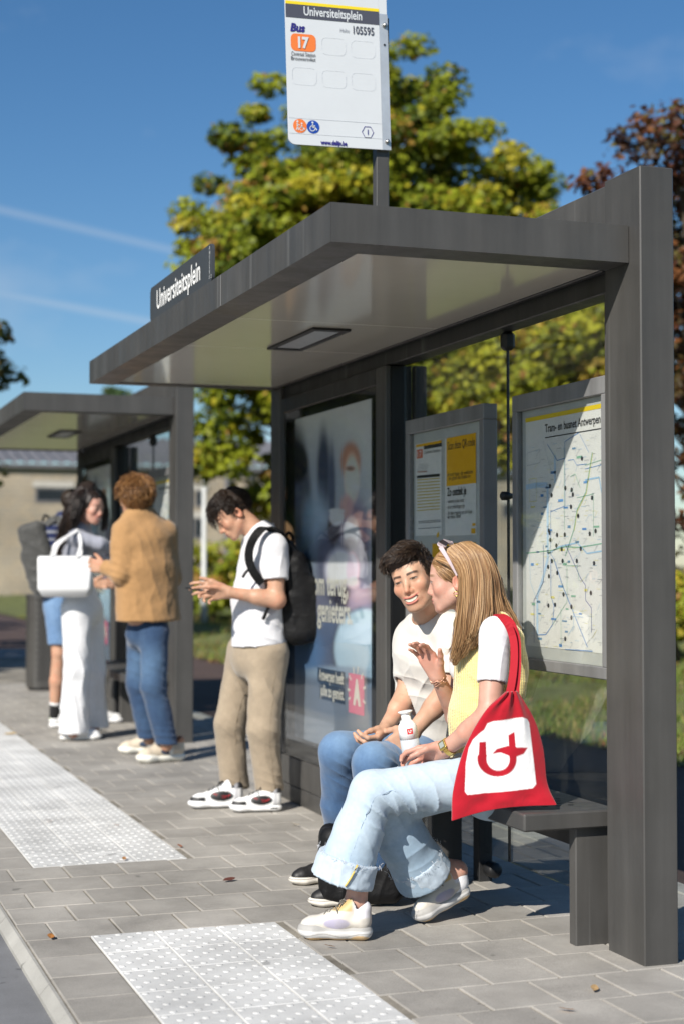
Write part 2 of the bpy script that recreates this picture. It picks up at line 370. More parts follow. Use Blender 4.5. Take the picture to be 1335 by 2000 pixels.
            for e0 in range(8):
                for ax in range(3):
                    if cs[e0][ax]: continue
                    c1 = list(cs[e0]); c1[ax] = 1; e1 = cs.index(tuple(c1)); a, d = cv[:, e0], cv[:, e1]; x = (a < 0) != (d < 0)
                    t = np.where(x, a/np.where(x, a-d, 1), 0); q = np.array(cs[e0], float)[None].repeat(len(act), 0); q[:, ax] += t; acc += q*x[:, None]; num += x
            gi = base[b]+ijk; verts.append(lo+(gi+acc/num[:, None])*h); keys.append(gi@stride)
            for ax in range(3):
                o1, o2 = [(1, 2), (2, 0), (0, 1)][ax]; sl0 = [slice(None)]+[slice(0, B)]*3; sl1 = list(sl0); sl1[1+ax] = slice(1, B+1)
                A, D = S[tuple(sl0)], S[tuple(sl1)]; ed = np.argwhere(A != D)
                if not len(ed): continue
                gi = base[ed[:, 0]]+ed[:, 1:]; k = gi@stride; s1, s2 = stride[o1], stride[o2]; q = np.stack([k, k-s1, k-s1-s2, k-s2], 1)
                fl = A[tuple(ed.T)]; q[~fl] = q[~fl][:, ::-1]; quads.append(q)
        v = np.concatenate(verts); k = np.concatenate(keys); q = np.concatenate(quads); o = np.argsort(k); ks = k[o]; pos = np.searchsorted(ks, q); pos = np.clip(pos, 0, len(ks)-1)
        ok = (ks[pos] == q).all(1); return v, o[pos[ok]][:, ::-1]
def vnormals(v, f):
    f = np.asarray(f); n = np.cross(v[f[:, 2]]-v[f[:, 0]], v[f[:, 3 % f.shape[1]]]-v[f[:, 1]]); out = np.zeros_like(v)
    for i in range(f.shape[1]): np.add.at(out, f[:, i], n)
    return out/(np.linalg.norm(out, axis=1, keepdims=True)+1e-12)
def relax(v, f, it=1, lam=.5):
    f = np.asarray(f); e = np.concatenate([f[:, [i, (i+1) % f.shape[1]]] for i in range(f.shape[1])])
    for _ in range(it):
        s = np.zeros_like(v); c = np.zeros(len(v)); np.add.at(s, e[:, 0], v[e[:, 1]]); np.add.at(c, e[:, 0], 1); v = v+lam*(s/np.maximum(c, 1)[:, None]-v)
    return v
def wrinkle(v, f, spots, base=0., bscale=9., seed=1):
    """spots: (centre, radius, direction across the creases, wavelength, depth)"""
    n = vnormals(v, f); d = base*fbm(v*bscale, 3, seed) if base else np.zeros(len(v))
    for i, (c, r, dr, wl, am) in enumerate(spots):
        q = v-np.array(c); w = np.exp(-(q*q).sum(1)/(r*r)); ph = (q@nrm(dr))/wl+.55*vnoise(v*5.5+i*3.1, seed+i)+.10*vnoise(v*15, seed+9+i)
        d = d+am*w*(np.abs(np.sin(math.pi*ph))**.5-.72)*(.65+.5*vnoise(v*7+5.3*i, seed+21+i))
    return v+n*d[:, None]
def sdf_obj(name, sdf, h, material, parent, color=None, spots=None, base=0., bscale=9., it=1, seed=1):
    v, f = sdf.mesh(h); v = relax(v, f, it)
    if spots or base: v = wrinkle(v, f, spots or [], base, bscale, seed)
    c = color(v, vnormals(v, f)) if callable(color) else color
    return link(name, raw_mesh(name, v, f, c, smooth=True), material, parent)
def mixc(a, b, m): m = np.clip(m, 0, 1)[:, None]; return a*(1-m)+np.asarray(b)*m
def sstep(e0, e1, x): t = np.clip((x-e0)/(e1-e0), 0, 1); return t*t*(3-2*t)

def on_x(px, py, X):
    r = _F + _R*((px-667.5)/3100) + _U*((1000-py)/3100); return _C + r*(X/r[0])
def on_y(px, py, Y):
    r = _F + _R*((px-667.5)/3100) + _U*((1000-py)/3100); return _C + r*(Y/r[1])

# ------------------------------------------------------------------ surface materials
def metal_paint(name, col, rough=.42):
    m = bpy.data.materials.new(name); m.use_nodes = True; MATS[name] = m; N, L = m.node_tree.nodes, m.node_tree.links; p = N['Principled BSDF']
    tc = N.new('ShaderNodeTexCoord')
    def noise(sc, stretch, det=5, r=.6):
        mp = N.new('ShaderNodeMapping'); mp.inputs['Scale'].default_value = stretch; L.new(tc.outputs['Object'], mp.inputs['Vector'])
        n = N.new('ShaderNodeTexNoise'); n.inputs['Scale'].default_value = sc; n.inputs['Detail'].default_value = det; n.inputs['Roughness'].default_value = r; L.new(mp.outputs['Vector'], n.inputs['Vector']); return n.outputs['Fac']
    def rng(s, a, b, c, d):
        r = N.new('ShaderNodeMapRange'); L.new(s, r.inputs['Value'])
        for k, x in zip(('From Min', 'From Max', 'To Min', 'To Max'), (a, b, c, d)): r.inputs[k].default_value = x
        return r.outputs['Result']
    streak = rng(noise(9, (1, 1, .07)), .3, .75, .80, 1.30); cloud = rng(noise(3.2, (1, 1, 1)), .3, .7, .9, 1.12); speck = rng(noise(240, (1, 1, 1), 2), .70, .78, 1, 1.5)
    q = streak
    for s in (cloud, speck):
        mm = N.new('ShaderNodeMath'); mm.operation = 'MULTIPLY'; L.new(q, mm.inputs[0]); L.new(s, mm.inputs[1]); q = mm.outputs[0]
    v = N.new('ShaderNodeVectorMath'); v.operation = 'SCALE'; v.inputs[0].default_value = col; L.new(q, v.inputs['Scale'])
    # pale scratches and dried drips with a shape of their own
    scr = rng(noise(14, (1, 1, .02), 3, .5), .67, .74, 0, .20); mx = N.new('ShaderNodeMix'); mx.data_type = 'RGBA'; L.new(scr, mx.inputs['Factor']); L.new(v.outputs['Vector'], mx.inputs['A']); mx.inputs['B'].default_value = (.3, .3, .29, 1)
    L.new(mx.outputs['Result'], p.inputs['Base Color']); L.new(rng(noise(6, (1, 1, .4)), .3, .7, rough-.08, rough+.14), p.inputs['Roughness'])
    b = N.new('ShaderNodeBump'); b.inputs['Strength'].default_value = .12; b.inputs['Distance'].default_value = .001; L.new(noise(500, (1, 1, 1), 2), b.inputs['Height']); L.new(b.outputs['Normal'], p.inputs['Normal'])
    return m
metal_paint('grey_paint', (.058, .056, .053)); metal_paint('dark_paint', (.022, .022, .023), .45); metal_paint('frame_paint', (.17, .17, .17), .4)
def stone(name, col, rand=.1, speck=.25, stain=.28, wear=.0):
    m = bpy.data.materials.new(name); m.use_nodes = True; MATS[name] = m; N, L = m.node_tree.nodes, m.node_tree.links; p = N['Principled BSDF']; p.inputs['Roughness'].default_value = .85; p.inputs['Specular IOR Level'].default_value = .3
    ge = N.new('ShaderNodeNewGeometry'); oi = N.new('ShaderNodeObjectInfo')
    def nz(sc, det=5, r=.6):
        n = N.new('ShaderNodeTexNoise'); n.inputs['Scale'].default_value = sc; n.inputs['Detail'].default_value = det; n.inputs['Roughness'].default_value = r; L.new(ge.outputs['Position'], n.inputs['Vector']); return n.outputs['Fac']
    def rng(s, a, b, c, d):
        r = N.new('ShaderNodeMapRange'); L.new(s, r.inputs['Value'])
        for k, x in zip(('From Min', 'From Max', 'To Min', 'To Max'), (a, b, c, d)): r.inputs[k].default_value = x
        return r.outputs['Result']
    fs = [rng(nz(7.5, 3, .5), .705, .725, 1, .62), rng(nz(420, 2), .3, .7, 1-speck, 1+speck), rng(nz(2.3, 8, .65), .3, .72, 1-stain, 1+stain*.45), rng(nz(17, 6, .7), .62, .74, 1, .72), rng(oi.outputs['Random'], 0, 1, 1-rand, 1+rand)]
    q = fs[0]
    for s in fs[1:]:
        mm = N.new('ShaderNodeMath'); mm.operation = 'MULTIPLY'; L.new(q, mm.inputs[0]); L.new(s, mm.inputs[1]); q = mm.outputs[0]
    v = N.new('ShaderNodeVectorMath'); v.operation = 'SCALE'; v.inputs[0].default_value = col; L.new(q, v.inputs['Scale']); c = v.outputs['Vector']
    L.new(c, p.inputs['Base Color'])
    b = N.new('ShaderNodeBump'); b.inputs['Strength'].default_value = .5; b.inputs['Distance'].default_value = .0012; L.new(nz(260, 4), b.inputs['Height']); L.new(b.outputs['Normal'], p.inputs['Normal'])
    return m
stone('paver_stone', (.335, .315, .283), .11, .24, .36); stone('tactile_stone', (.58, .58, .565), .07, .12, .34); stone('joint_sand', (.28, .255, .21), 0, .35, .7); stone('kerb_stone', (.36, .35, .32), .05, .15)
stone('asphalt', (.18, .183, .19), 0, .35); stone('red_asphalt', (.085, .058, .05), 0, .5, .3); stone('pale_concrete', (.40, .39, .37), 0, .2)
stone('grass_ground', (.14, .155, .05), 0, .45, .55); stone('dry_earth', (.17, .125, .07), 0, .4, .4)

# ------------------------------------------------------------------ ground, road, kerb, pavement
def sheet(name, x0, x1, y0, y1, z, m, kind='structure'):
    o = MB().quad((x0, y0, z), (x1, y0, z), (x1, y1, z), (x0, y1, z)).build(name, m); return tag(o, kind=kind)
sheet('ground', -700, 700, -300, 1200, -.09, 'grass_ground')
sheet('road', -12, .775, -12, 60, -.05, 'asphalt')
k = MB(); k.prism([(.45, -.3), (.774, -.3), (.774, -.05)][::-1], 1, -1, -.999) if False else None
kb = thing('kerb', (.79, 8, 0), None, None); kb['kind'] = 'structure'
for i in range(22):
    y0 = 1+i*1.0; m_ = MB().prism([(y, z) for y, z in ((-.12, .766), (-.035, .766), (-.004, .793), (-.004, .803), (-.12, .803))][::1], 1, y0+.003, y0+.997); m_.build('kerb_stone', 'kerb_stone', kb)
pav = sheet('pavement', .803, 3.36, 1.0, 22.5, -.006, 'joint_sand')
sheet('cycle_path', 3.47, 5.55, -6, 24, -.014, 'red_asphalt')
bk = thing('back_kerb', (3.4, 8, 0), None, None); bk['kind'] = 'structure'
for i in range(23): MB().box((3.362, i+.003, -.1), (3.468, i+.997, .004), .006).build('kerb_stone', 'kerb_stone', bk)
PX, PY = .235, .262
pm = MB().box((-PX/2+.0035, -PY/2+.002, -.05), (PX/2-.0035, PY/2-.002, 0), .004).mesh('paver'); pm.materials.append(MATS['paver_stone'])
Y0 = 5.583; rows = []
for j in range(-9, 46):
    yc = Y0+(j+.5)*PY*(.2654/.262 if 0 <= j < 5 else 1)
    if j >= 5: yc += 5*(.2654-.262)
    strip = j < 0 or j >= 5
    offs = .1175 if j % 2 else 0
    x = 1.03-.0-PX*1 + offs
    if x > .92: x -= PX
    xs = np.arange(x-PX/2, 3.36+PX, PX)
    for xc in xs:
        a, b = max(xc, .806), min(xc+PX, 3.36)
        if strip: 
            if a < 1.03: 
                continue
            if a < 1.708: a = 1.708
        if b-a < .03: continue
        rows.append((a, b, yc))
    if strip: rows.append((.806, 1.03, yc))
rows.sort(key=lambda r: r[2]+.4*abs(r[0]-1.9))
far_b = MB()
vis = lambda a, b, y: True
nobj = 0
for a, b, y in rows:
    if y < 3.3: continue
    if nobj < 300:
        o = bpy.data.objects.new('paver', pm); COL.objects.link(o); o.parent = pav; w = b-a
        o.location = ((a+b)/2, y, random.uniform(-.0012, .0012)); o.scale = (w/PX, 1, 1); o.rotation_euler = (random.uniform(-.003, .003), random.uniform(-.003, .003), random.uniform(-.002, .002)); nobj += 1
    else: far_b.box((a+.0035, y-PY/2+.002, -.05), (b-.0035, y+PY/2-.002, random.uniform(-.001, .001)), .004)
tag(far_b.build('far_pavers', 'paver_stone', pav), kind='stuff')
# tactile tiles with staggered domes
tac = thing('tactile_paving', (1.37, 6, 0), None, None); tac['kind'] = 'structure'
TX = .226; tm = MB().box((-TX/2+.0015, -PY/2+.0015, -.05), (TX/2-.0015, PY/2-.0015, .0006), .003)
for r in range(6):
    for c in range(3):
        x = -TX/2+TX/3*(c+(.27 if r % 2 else .73)); y = -PY/2+PY/6*(r+.5); n = 9; rings = ((.0120, .0006), (.0098, .0030), (.0055, .0042)); v = [(x+R*math.cos(2*math.pi*i/n), y+R*math.sin(2*math.pi*i/n), z) for R, z in rings for i in range(n)]
        tm.add(v, [(q*n+i, q*n+(i+1) % n, (q+1)*n+(i+1) % n, (q+1)*n+i) for q in (0, 1) for i in range(n)]+[tuple(range(2*n, 3*n))])
tm = tm.mesh('tactile_tile'); tm.materials.append(MATS['tactile_stone'])
ys = [Y0-(j+.5)*PY for j in range(0, 8)] + [6.91+(j+.5)*PY for j in range(0, 36)]
for y in ys:
    for c in range(3):
        o = bpy.data.objects.new('tactile_tile', tm); COL.objects.link(o); o.parent = tac; o.matrix_parent_inverse = Matrix.Translation(-tac.location)
        o.location = (1.03+TX*(c+.5), y, random.uniform(-.0008, .0008)); o.rotation_euler = (random.uniform(-.003, .003), random.uniform(-.003, .003), (0, math.pi)[random.random() < .5])
# the crossing street beyond
sheet('crossing_kerb', -1, 4.2, 22.6, 23.1, .004, 'pale_concrete'); sheet('crossing_gutter', -1, 4.2, 23.1, 24.4, -.03, 'asphalt'); sheet('crossing_line', -1, 4.2, 24.4, 25.2, -.025, 'pale_concrete')
sheet('crossing_road', -1, 6, 25.2, 54, -.035, 'red_asphalt'); sheet('far_pavement', -1, 8, 54, 61, -.02, 'pale_concrete')
# grass verge behind the cycle path
gx = np.linspace(5.55, 30, 60); gy = np.linspace(-8, 64, 120); G = np.stack(np.meshgrid(gx, gy, indexing='ij'), -1)
gz = -.01+.10*np.clip((G[..., 0]-5.55)/2.2, 0, 1)+.10*fbm(np.dstack([G*1.1, np.zeros(G.shape[:2])]), 3)*np.clip((G[..., 0]-5.55)/1., 0, 1)
v = np.dstack([G, gz]).reshape(-1, 3); idx = np.arange(60*120).reshape(60, 120); q = np.stack([idx[:-1, :-1], idx[1:, :-1], idx[1:, 1:], idx[:-1, 1:]], -1).reshape(-1, 4)
tag(link('grass_verge', raw_mesh('grass_verge', v, q, smooth=True), 'grass_ground'), kind='structure')
def vz(x, y): i = np.clip(np.searchsorted(gx, x)-1, 0, 58); j = np.clip(np.searchsorted(gy, y)-1, 0, 118); return gz[i, j]
mat('grass_blade', attr=True, rough=.6, transl=.35, spec=.25); mat('leaf', attr=True, rough=.5, transl=.38, spec=.35); mat('bark', (.09, .07, .05), .9, var=.4, vscale=9, bump=.6, bscale=30, bdist=.01, stretch=(1, 1, .25))
n = 42000; bx = 5.5+RNG.random(n)**1.3*6.; by = np.where(RNG.random(n) < .6, 7+RNG.random(n)*13, 16+RNG.random(n)*24); keep = vnoise(np.stack([bx*1.2, by*1.2, 0*bx], 1), 5)+RNG.normal(0, .4, n) > -.45; bx, by = bx[keep], by[keep]; n = len(bx)
bz = vz(bx, by); hh = RNG.uniform(.04, .13, n); an = RNG.random(n)*6.28; w = RNG.uniform(.006, .014, n); ln = RNG.normal(0, .04, (n, 2))
v = np.stack([np.stack([bx-w*np.cos(an), by-w*np.sin(an), bz], 1), np.stack([bx+w*np.cos(an), by+w*np.sin(an), bz], 1), np.stack([bx+ln[:, 0], by+ln[:, 1], bz+hh], 1)], 1).reshape(-1, 3)
pal = np.array([(.15, .22, .04), (.21, .26, .05), (.32, .28, .09), (.40, .29, .14)]); pc = pal[RNG.choice(4, n, p=(.38, .32, .2, .1))]*RNG.uniform(.7, 1.2, (n, 1))
tag(link('grass_blades', raw_mesh('grass_blades', v, np.arange(3*n).reshape(-1, 3), np.repeat(pc, 3, 0)), 'grass_blade'), 'short mown grass growing on the verge behind the shelters', 'grass', kind='stuff')
n = 2600; bx = 5.4+RNG.random(n)**1.5*4.5; by = 7+RNG.random(n)*28; bz = vz(bx, by)+.03; s_ = RNG.uniform(.03, .07, n); u = RNG.normal(0, 1, (n, 3)); u[:, 2] *= .4; u /= np.linalg.norm(u, axis=1)[:, None]; w_ = np.cross(u, [0, 0, 1.]); c0 = np.stack([bx, by, bz], 1)
v = np.stack([c0-u*s_[:, None], c0+w_*s_[:, None]*.5, c0+u*s_[:, None], c0-w_*s_[:, None]*.5], 1).reshape(-1, 3); pal = np.array([(.32, .14, .05), (.22, .10, .05), (.38, .24, .08)])
tag(link('fallen_leaves', raw_mesh('fallen_leaves', v, np.arange(4*n).reshape(-1, 4), np.repeat(pal[RNG.choice(3, n)]*RNG.uniform(.6, 1.2, (n, 1)), 4, 0)), 'leaf'), 'brown autumn leaves scattered over the grass verge', 'leaves', kind='stuff')

# ------------------------------------------------------------------ trees and bushes
def leaf_cloud(cen, rad, per, size, pal, probs, seed, flat=.6, orange=None, droop=.3):
    g = np.random.default_rng(seed); N_ = len(cen)*per; c = np.repeat(cen, per, 0); r = np.repeat(rad, per)
    d = g.normal(0, 1, (N_, 3)); d /= np.linalg.norm(d, axis=1)[:, None]; d *= (g.random(N_)**.45)[:, None]; d[:, 2] *= flat; p = c+d*r[:, None]
    nv = d+g.normal(0, .55, (N_, 3))+np.array([-.25, -.25, .75]); nv /= np.linalg.norm(nv, axis=1)[:, None]
    a = g.normal(0, 1, (N_, 3)); a[:, 2] -= droop; a -= (a*nv).sum(1)[:, None]*nv; a /= np.linalg.norm(a, axis=1)[:, None]; b = np.cross(nv, a); s_ = size*g.uniform(.6, 1.25, N_)[:, None]
    fold = nv*s_*.16
    v = np.stack([p-a*s_*.55, p-a*s_*.1+b*s_*.52-fold, p+a*s_*.62-fold, p-a*s_*.1-b*s_*.52-fold], 1).reshape(-1, 3)
    cc = pal[g.choice(len(pal), len(cen), p=probs)]; cc = np.repeat(cc, per, 0)*g.uniform(.65, 1.3, (N_, 1)); alt = pal[g.choice(len(pal), N_, p=probs)]; m = g.random(N_) < .35; cc[m] = alt[m]
    return v, np.arange(4*N_).reshape(-1, 4), np.repeat(cc, 4, 0)
def tree(name, label, cat, base, cc, rr, n, per, size, pal, probs, seed, crad=.55, trunk=.16, shell=.45, group=None, twigs=True, noise_amp=.30):
    g = np.random.default_rng(seed); base = np.array(base, float); cc = np.array(cc, float); rr = np.array(rr, float)
    d = g.normal(0, 1, (n, 3)); d /= np.linalg.norm(d, axis=1)[:, None]; rad = (shell+(1-shell)*g.random(n))**.7*(1+noise_amp*fbm(d*1.7+seed, 3, seed)); cen = cc+d*rad[:, None]*rr; cen[:, 2] = np.maximum(cen[:, 2], base[2]+.5)
    t = thing(name, base, label, cat, group)
    v, f, c = leaf_cloud(cen, crad*g.uniform(.6, 1.25, n), per, size, pal, probs, seed+1)
    link('crown', raw_mesh('crown', v, f, c), 'leaf', t)
    top = cc.copy(); top[2] += rr[2]*.55; tr = resample([base, base+(cc-base)*.33+g.normal(0, .1, 3)*[1, 1, 0], cc+g.normal(0, .15, 3)*[1, 1, 0], top], 14); tm_ = tube_mesh(tr[None], np.linspace(trunk, trunk*.2, 14), 9)
    trk = link('trunk', tm_, 'bark', t)
    if twigs:
        ps = []; 
        for q in cen[g.choice(n, min(n, 140), replace=False)]:
            k = np.clip((q[2]-base[2])/(top[2]-base[2])*.72*13, 2, 12); s0 = tr[int(k)]; mid = s0*.5+q*.5+np.array([0, 0, .1*rr[2]*g.random()])+g.normal(0, .08, 3)*rr; ps.append(resample([s0, mid, q], 8))
        link('limb', tube_mesh(np.array(ps), np.linspace(trunk*.28, .006, 8), 5), 'bark', t)
    return t
GP = np.array([(.26, .29, .018), (.19, .23, .014), (.075, .11, .012), (.40, .35, .025), (.36, .21, .045)])
tree('maple_tree', 'big rounded yellow green tree rising behind the shelter roof', 'tree', at(735, 1240, 30)*[1, 1, 0]-[0, 0, .1], at(718, 585, 30), (4.0, 3.6, 4.0), 1000, 150, .125, GP, (.32, .28, .18, .16, .06), 11, .47, .22, .3, noise_amp=.26)
RP = np.array([(.11, .040, .020), (.08, .055, .018), (.12, .10, .022), (.19, .075, .025), (.05, .025, .015)])
tree('copper_tree', 'sparse reddish brown tree with bare twigs beside the post', 'tree', at(1450, 1330, 17)*[1, 1, 0]-[0, 0, .02], at(1400, 575, 17), (1.65, 1.7, 2.55), 200, 85, .08, RP, (.28, .2, .17, .2, .15), 23, .34, .12, .25, noise_amp=.5)
OP = np.array([(.46, .44, .035), (.34, .36, .03), (.17, .19, .025), (.50, .34, .05), (.34, .16, .04)])
tree('autumn_tree', 'yellow and orange tinged tree seen through the glass above the network map', 'tree', at(1115, 1235, 27)*[1, 1, 0]-[0, 0, .02], at(1085, 745, 27), (1.8, 1.6, 1.75), 170, 170, .12, OP, (.33, .31, .17, .12, .07), 31, .55, .13, .3)
tree('roadside_tree', 'dark leafy branch of a tree reaching in over the far shelter', 'tree', at(-230, 1250, 24)*[1, 1, 0]-[0, 0, .05], at(-190, 730, 24), (1.62, 1.7, 2.0), 110, 90, .13, np.array([(.08, .10, .02), (.12, .13, .025), (.20, .13, .04)]), (.45, .35, .2), 5, .4, .14, .35)
tree('distant_tree', 'distant dark green tree showing over the low building roof', 'tree', at(213, 1125, 118)*[1, 1, 0]-[0, 0, .05], at(213, 850, 118), (1.7, 1.8, 3.9), 60, 80, .4, np.array([(.05, .09, .03), (.07, .10, .03)]), (.5, .5), 8, .9, .2, .4, twigs=False)
BP = np.array([(.32, .34, .025), (.22, .27, .022), (.44, .36, .04), (.36, .2, .04)])
for i, (px, py, d, r, lab) in enumerate(((418, 1152, 33, (1.15, 1.0, .85), 'yellow green bush growing behind the phone user'), (500, 1160, 35, (1.2, 1.0, .8), 'leafy yellow bush growing behind the advertising case'), (310, 1165, 36, (1.0, 1.0, .7), 'low bush growing behind the far shelter post'),
                                   (1330, 1140, 19, (.55, .7, .55), 'sunlit bush growing on the verge beside the near post'), (880, 1140, 36, (2.2, 1.2, .38), 'low hedge seen through the glass between the two boards'))):
    b = at(px, py, d); b0 = np.array([b[0], b[1], float(vz(b[0], b[1]))-.03])
    tree('bush', lab, 'bush', b0, (b[0], b[1], b0[2]+r[2]*.95), r, 60, 130, .11, BP, (.36, .34, .2, .1), 50+i, .36, .05, .3, twigs=False)

# ------------------------------------------------------------------ low block-walled building
A = at(-160, 1103, 68); B = at(1180, 1103, 77); A[2] = B[2] = 0; ub = nrm(B-A); nb_ = np.cross(ub, [0, 0, 1.]); L_ = float(np.linalg.norm(B-A))
def block_wall():
    m = bpy.data.materials.new('block_wall'); m.use_nodes = True; MATS['block_wall'] = m; N, L = m.node_tree.nodes, m.node_tree.links; p = N['Principled BSDF']; p.inputs['Roughness'].default_value = .9
    tc = N.new('ShaderNodeTexCoord'); sp = N.new('ShaderNodeSeparateXYZ'); cb = N.new('ShaderNodeCombineXYZ'); L.new(tc.outputs['Object'], sp.inputs[0]); L.new(sp.outputs['X'], cb.inputs['X']); L.new(sp.outputs['Z'], cb.inputs['Y'])
    b = N.new('ShaderNodeTexBrick'); L.new(cb.outputs[0], b.inputs['Vector']); b.inputs['Color1'].default_value = (.38, .315, .225, 1); b.inputs['Color2'].default_value = (.33, .29, .225, 1); b.inputs['Mortar'].default_value = (.22, .20, .17, 1)
    b.inputs['Scale'].default_value = 1; b.inputs['Brick Width'].default_value = .42; b.inputs['Row Height'].default_value = .21; b.inputs['Mortar Size'].default_value = .014
    n = N.new('ShaderNodeTexNoise'); n.inputs['Scale'].default_value = .5; n.inputs['Detail'].default_value = 6; L.new(tc.outputs['Object'], n.inputs['Vector']); r = N.new('ShaderNodeMapRange'); r.inputs['From Min'].default_value = .3; r.inputs['From Max'].default_value = .7; r.inputs['To Min'].default_value = .75; r.inputs['To Max'].default_value = 1.15; L.new(n.outputs['Fac'], r.inputs['Value'])
    v = N.new('ShaderNodeVectorMath'); v.operation = 'SCALE'; L.new(b.outputs['Color'], v.inputs[0]); L.new(r.outputs['Result'], v.inputs['Scale']); L.new(v.outputs['Vector'], p.inputs['Base Color'])
    bm = N.new('ShaderNodeBump'); bm.inputs['Distance'].default_value = .02; L.new(b.outputs['Fac'], bm.inputs['Height']); bm.invert = True; L.new(bm.outputs['Normal'], p.inputs['Normal'])
block_wall(); mat('roof_sheet', (.12, .12, .13), .7, var=.35, vscale=2); mat('dark_pane', (.02, .025, .03), .15); mat('concrete', (.42, .40, .36), .85, var=.2, vscale=3)
bld = thing('low_building', A, 'long low building of beige blocks with a grey corrugated roof', 'building'); bld.rotation_euler = (0, 0, math.atan2(ub[1], ub[0]))
HT = 5.66
def bpart(mb, name, m, par=None):
    o = bpy.data.objects.new(name, mb.mesh(name)); COL.objects.link(o); o.data.materials.append(MATS[m]); o.parent = par or bld; return o
bpart(MB().box((0, 0, -.2), (L_, .3, HT)), 'wall', 'block_wall'); bpart(MB().box((0, .3, -.2), (.3, 14, HT)), 'wall', 'block_wall'); bpart(MB().box((L_-.3, .3, -.2), (L_, 14, HT)), 'wall', 'block_wall')
r = MB(); n = int(L_/.5)
for i in range(n):                                             # corrugations
    x0, x1 = i*L_/n, (i+1)*L_/n; xm = (x0+x1)/2
    r.quad((x0, -.25, HT+.05), (xm, -.25, HT+.17), (xm, 13, HT+2.4), (x0, 13, HT+2.28)); r.quad((xm, -.25, HT+.17), (x1, -.25, HT+.05), (x1, 13, HT+2.28), (xm, 13, HT+2.4))
bpart(r, 'roof', 'roof_sheet'); bpart(MB().box((0, -.28, HT-.12), (L_, -.02, HT+.04)), 'gutter', 'roof_sheet')
def fac_at(px, py):
    rr_ = _F+_R*((px-667.5)/3100)+_U*((1000-py)/3100); t = ((A-_C)@nb_)/(rr_@nb_); p_ = _C+rr_*t; return (p_-A)@ub, p_[2]
for x0, y0, x1, y1 in ((69, 953, 141, 981), (381, 958, 402, 990), (508, 958, 545, 986), (378, 1012, 401, 1052), (165, 955, 235, 982), (640, 962, 690, 988), (980, 985, 1010, 1010)):
    a, za = fac_at(x0, y1); b, zb = fac_at(x1, y0); w = bpart(MB().box((a, -.03, za), (b, -.003, za+.09)).box((a, -.03, zb-.09), (b, -.003, zb)).box((a, -.03, za+.09), (a+.09, -.003, zb-.09)).box((b-.09, -.03, za+.09), (b, -.003, zb-.09)), 'window', 'roof_sheet'); bpart(MB().box((a+.09, -.012, za+.09), (b-.09, -.003, zb-.09)), 'pane', 'dark_pane', w); bpart(MB().box((a-.1, -.08, zb+.003), (b+.1, -.003, zb+.28)), 'lintel', 'concrete', w)
for px in (443, 486, 300): s0, _ = fac_at(px, 1000); bpart(MB().cyl((s0, -.16, 0), (s0, -.16, HT-.1), .13, n=8), 'downpipe', 'roof_sheet')
mat('white_enamel', (.55, .57, .57), .4, var=.08); mat('cone_red', (.55, .07, .04), .5); 
b = at(399, 1103, 31); pl = thing('white_lamp_post', (b[0], b[1], 0), 'slim white lamp post standing before the block building', 'lamp post'); zt = at(399, 866, 31)[2]; b0 = float(vz(b[0], b[1]))-.05
pm_ = MB().lathe((b[0], b[1], b0), (0, 0, 1), [(.07, 0), (.06, .8), (.048, .82), (.042, zt-b0-.22)], 14).build('pole', 'white_enamel', pl, True); MB().lathe((b[0], b[1], zt-.225), (0, 0, 1), [(.042, 0), (.06, .03), (.068, .12), (.06, .19), (.02, .235)], 14).build('lamp_head', 'white_enamel', pl, True)
b = ground_at(100, 1161, -.02); cn = thing('traffic_cone', b, 'red and white striped traffic cone on the far pavement by the block wall', 'traffic cone'); hC = .98
MB().box(b-[.28, .28, 0], b+[.28, .28, .05], .02).build('base', 'cone_red', cn)
for i in range(4): z0, z1 = .05+i*.23, .05+(i+1)*.23; MB().cyl(b+[0, 0, z0], b+[0, 0, z1], .2-.042*i, .2-.042*(i+1), 16).build('band', ('cone_red', 'white_enamel')[i % 2], cn, True)

# ------------------------------------------------------------------ the bus shelter
glass_mat('pane_glass', (.93, .95, .945), .02, .010, .26); glass_mat('case_glass', (.97, .98, .98), .025, .003, .34); glass_mat('board_glass', (.98, .99, .99), .015, .006, .25)
mat('ceiling_enamel', (.80, .74, .65), .12, var=.06, vscale=1.5, spec=.6, coat=.65); mat('black_rubber', (.012, .012, .013), .5); mat('case_black', (.010, .010, .011), .35, spec=.3)
mat('lamp_diffuser', (.45, .46, .48), .3, var=.15, vscale=20); mat('print', attr=True, rough=.55, spec=.25); mat('white_print', (.82, .82, .80), .6); mat('dark_print', (.03, .032, .04), .6)
mat('zinc', (.62, .64, .66), .38, metal=.55, var=.12, vscale=14); mat('bolt_steel', (.45, .44, .42), .3, metal=.9, var=.3, vscale=80)
XP, YN, YF, ZR0, ZR1 = 2.64, 4.631, 8.741, 2.303, 2.427
S1 = thing('bus_shelter', (2.70, 6.65, 0), 'grey metal bus shelter with lit advert case holding the seated couple', 'bus shelter', 'bus shelters along the pavement')
def bx(name, lo, hi, m, par=None, ch=.004): return MB().box(lo, hi, ch).build(name, m, par or S1)
bx('post', (XP, 4.56, -.01), (2.766, 4.80, 2.614), 'grey_paint'); bx('post', (XP, 8.545, -.01), (2.766, 8.735, 2.30), 'grey_paint')
bx('side_rail', (2.652, 4.803, .02), (2.722, 4.826, 2.234), 'grey_paint', ch=.002)
bx('top_beam', (2.665, 4.803, 2.452), (2.745, 8.73, 2.610), 'grey_paint'); bx('header_rail', (2.663, 4.829, 2.236), (2.755, 8.54, 2.4495), 'dark_paint')
rf = bx('roof_panel', (1.740, 4.79, 2.395), (2.630, 8.648, 2.420), 'grey_paint')
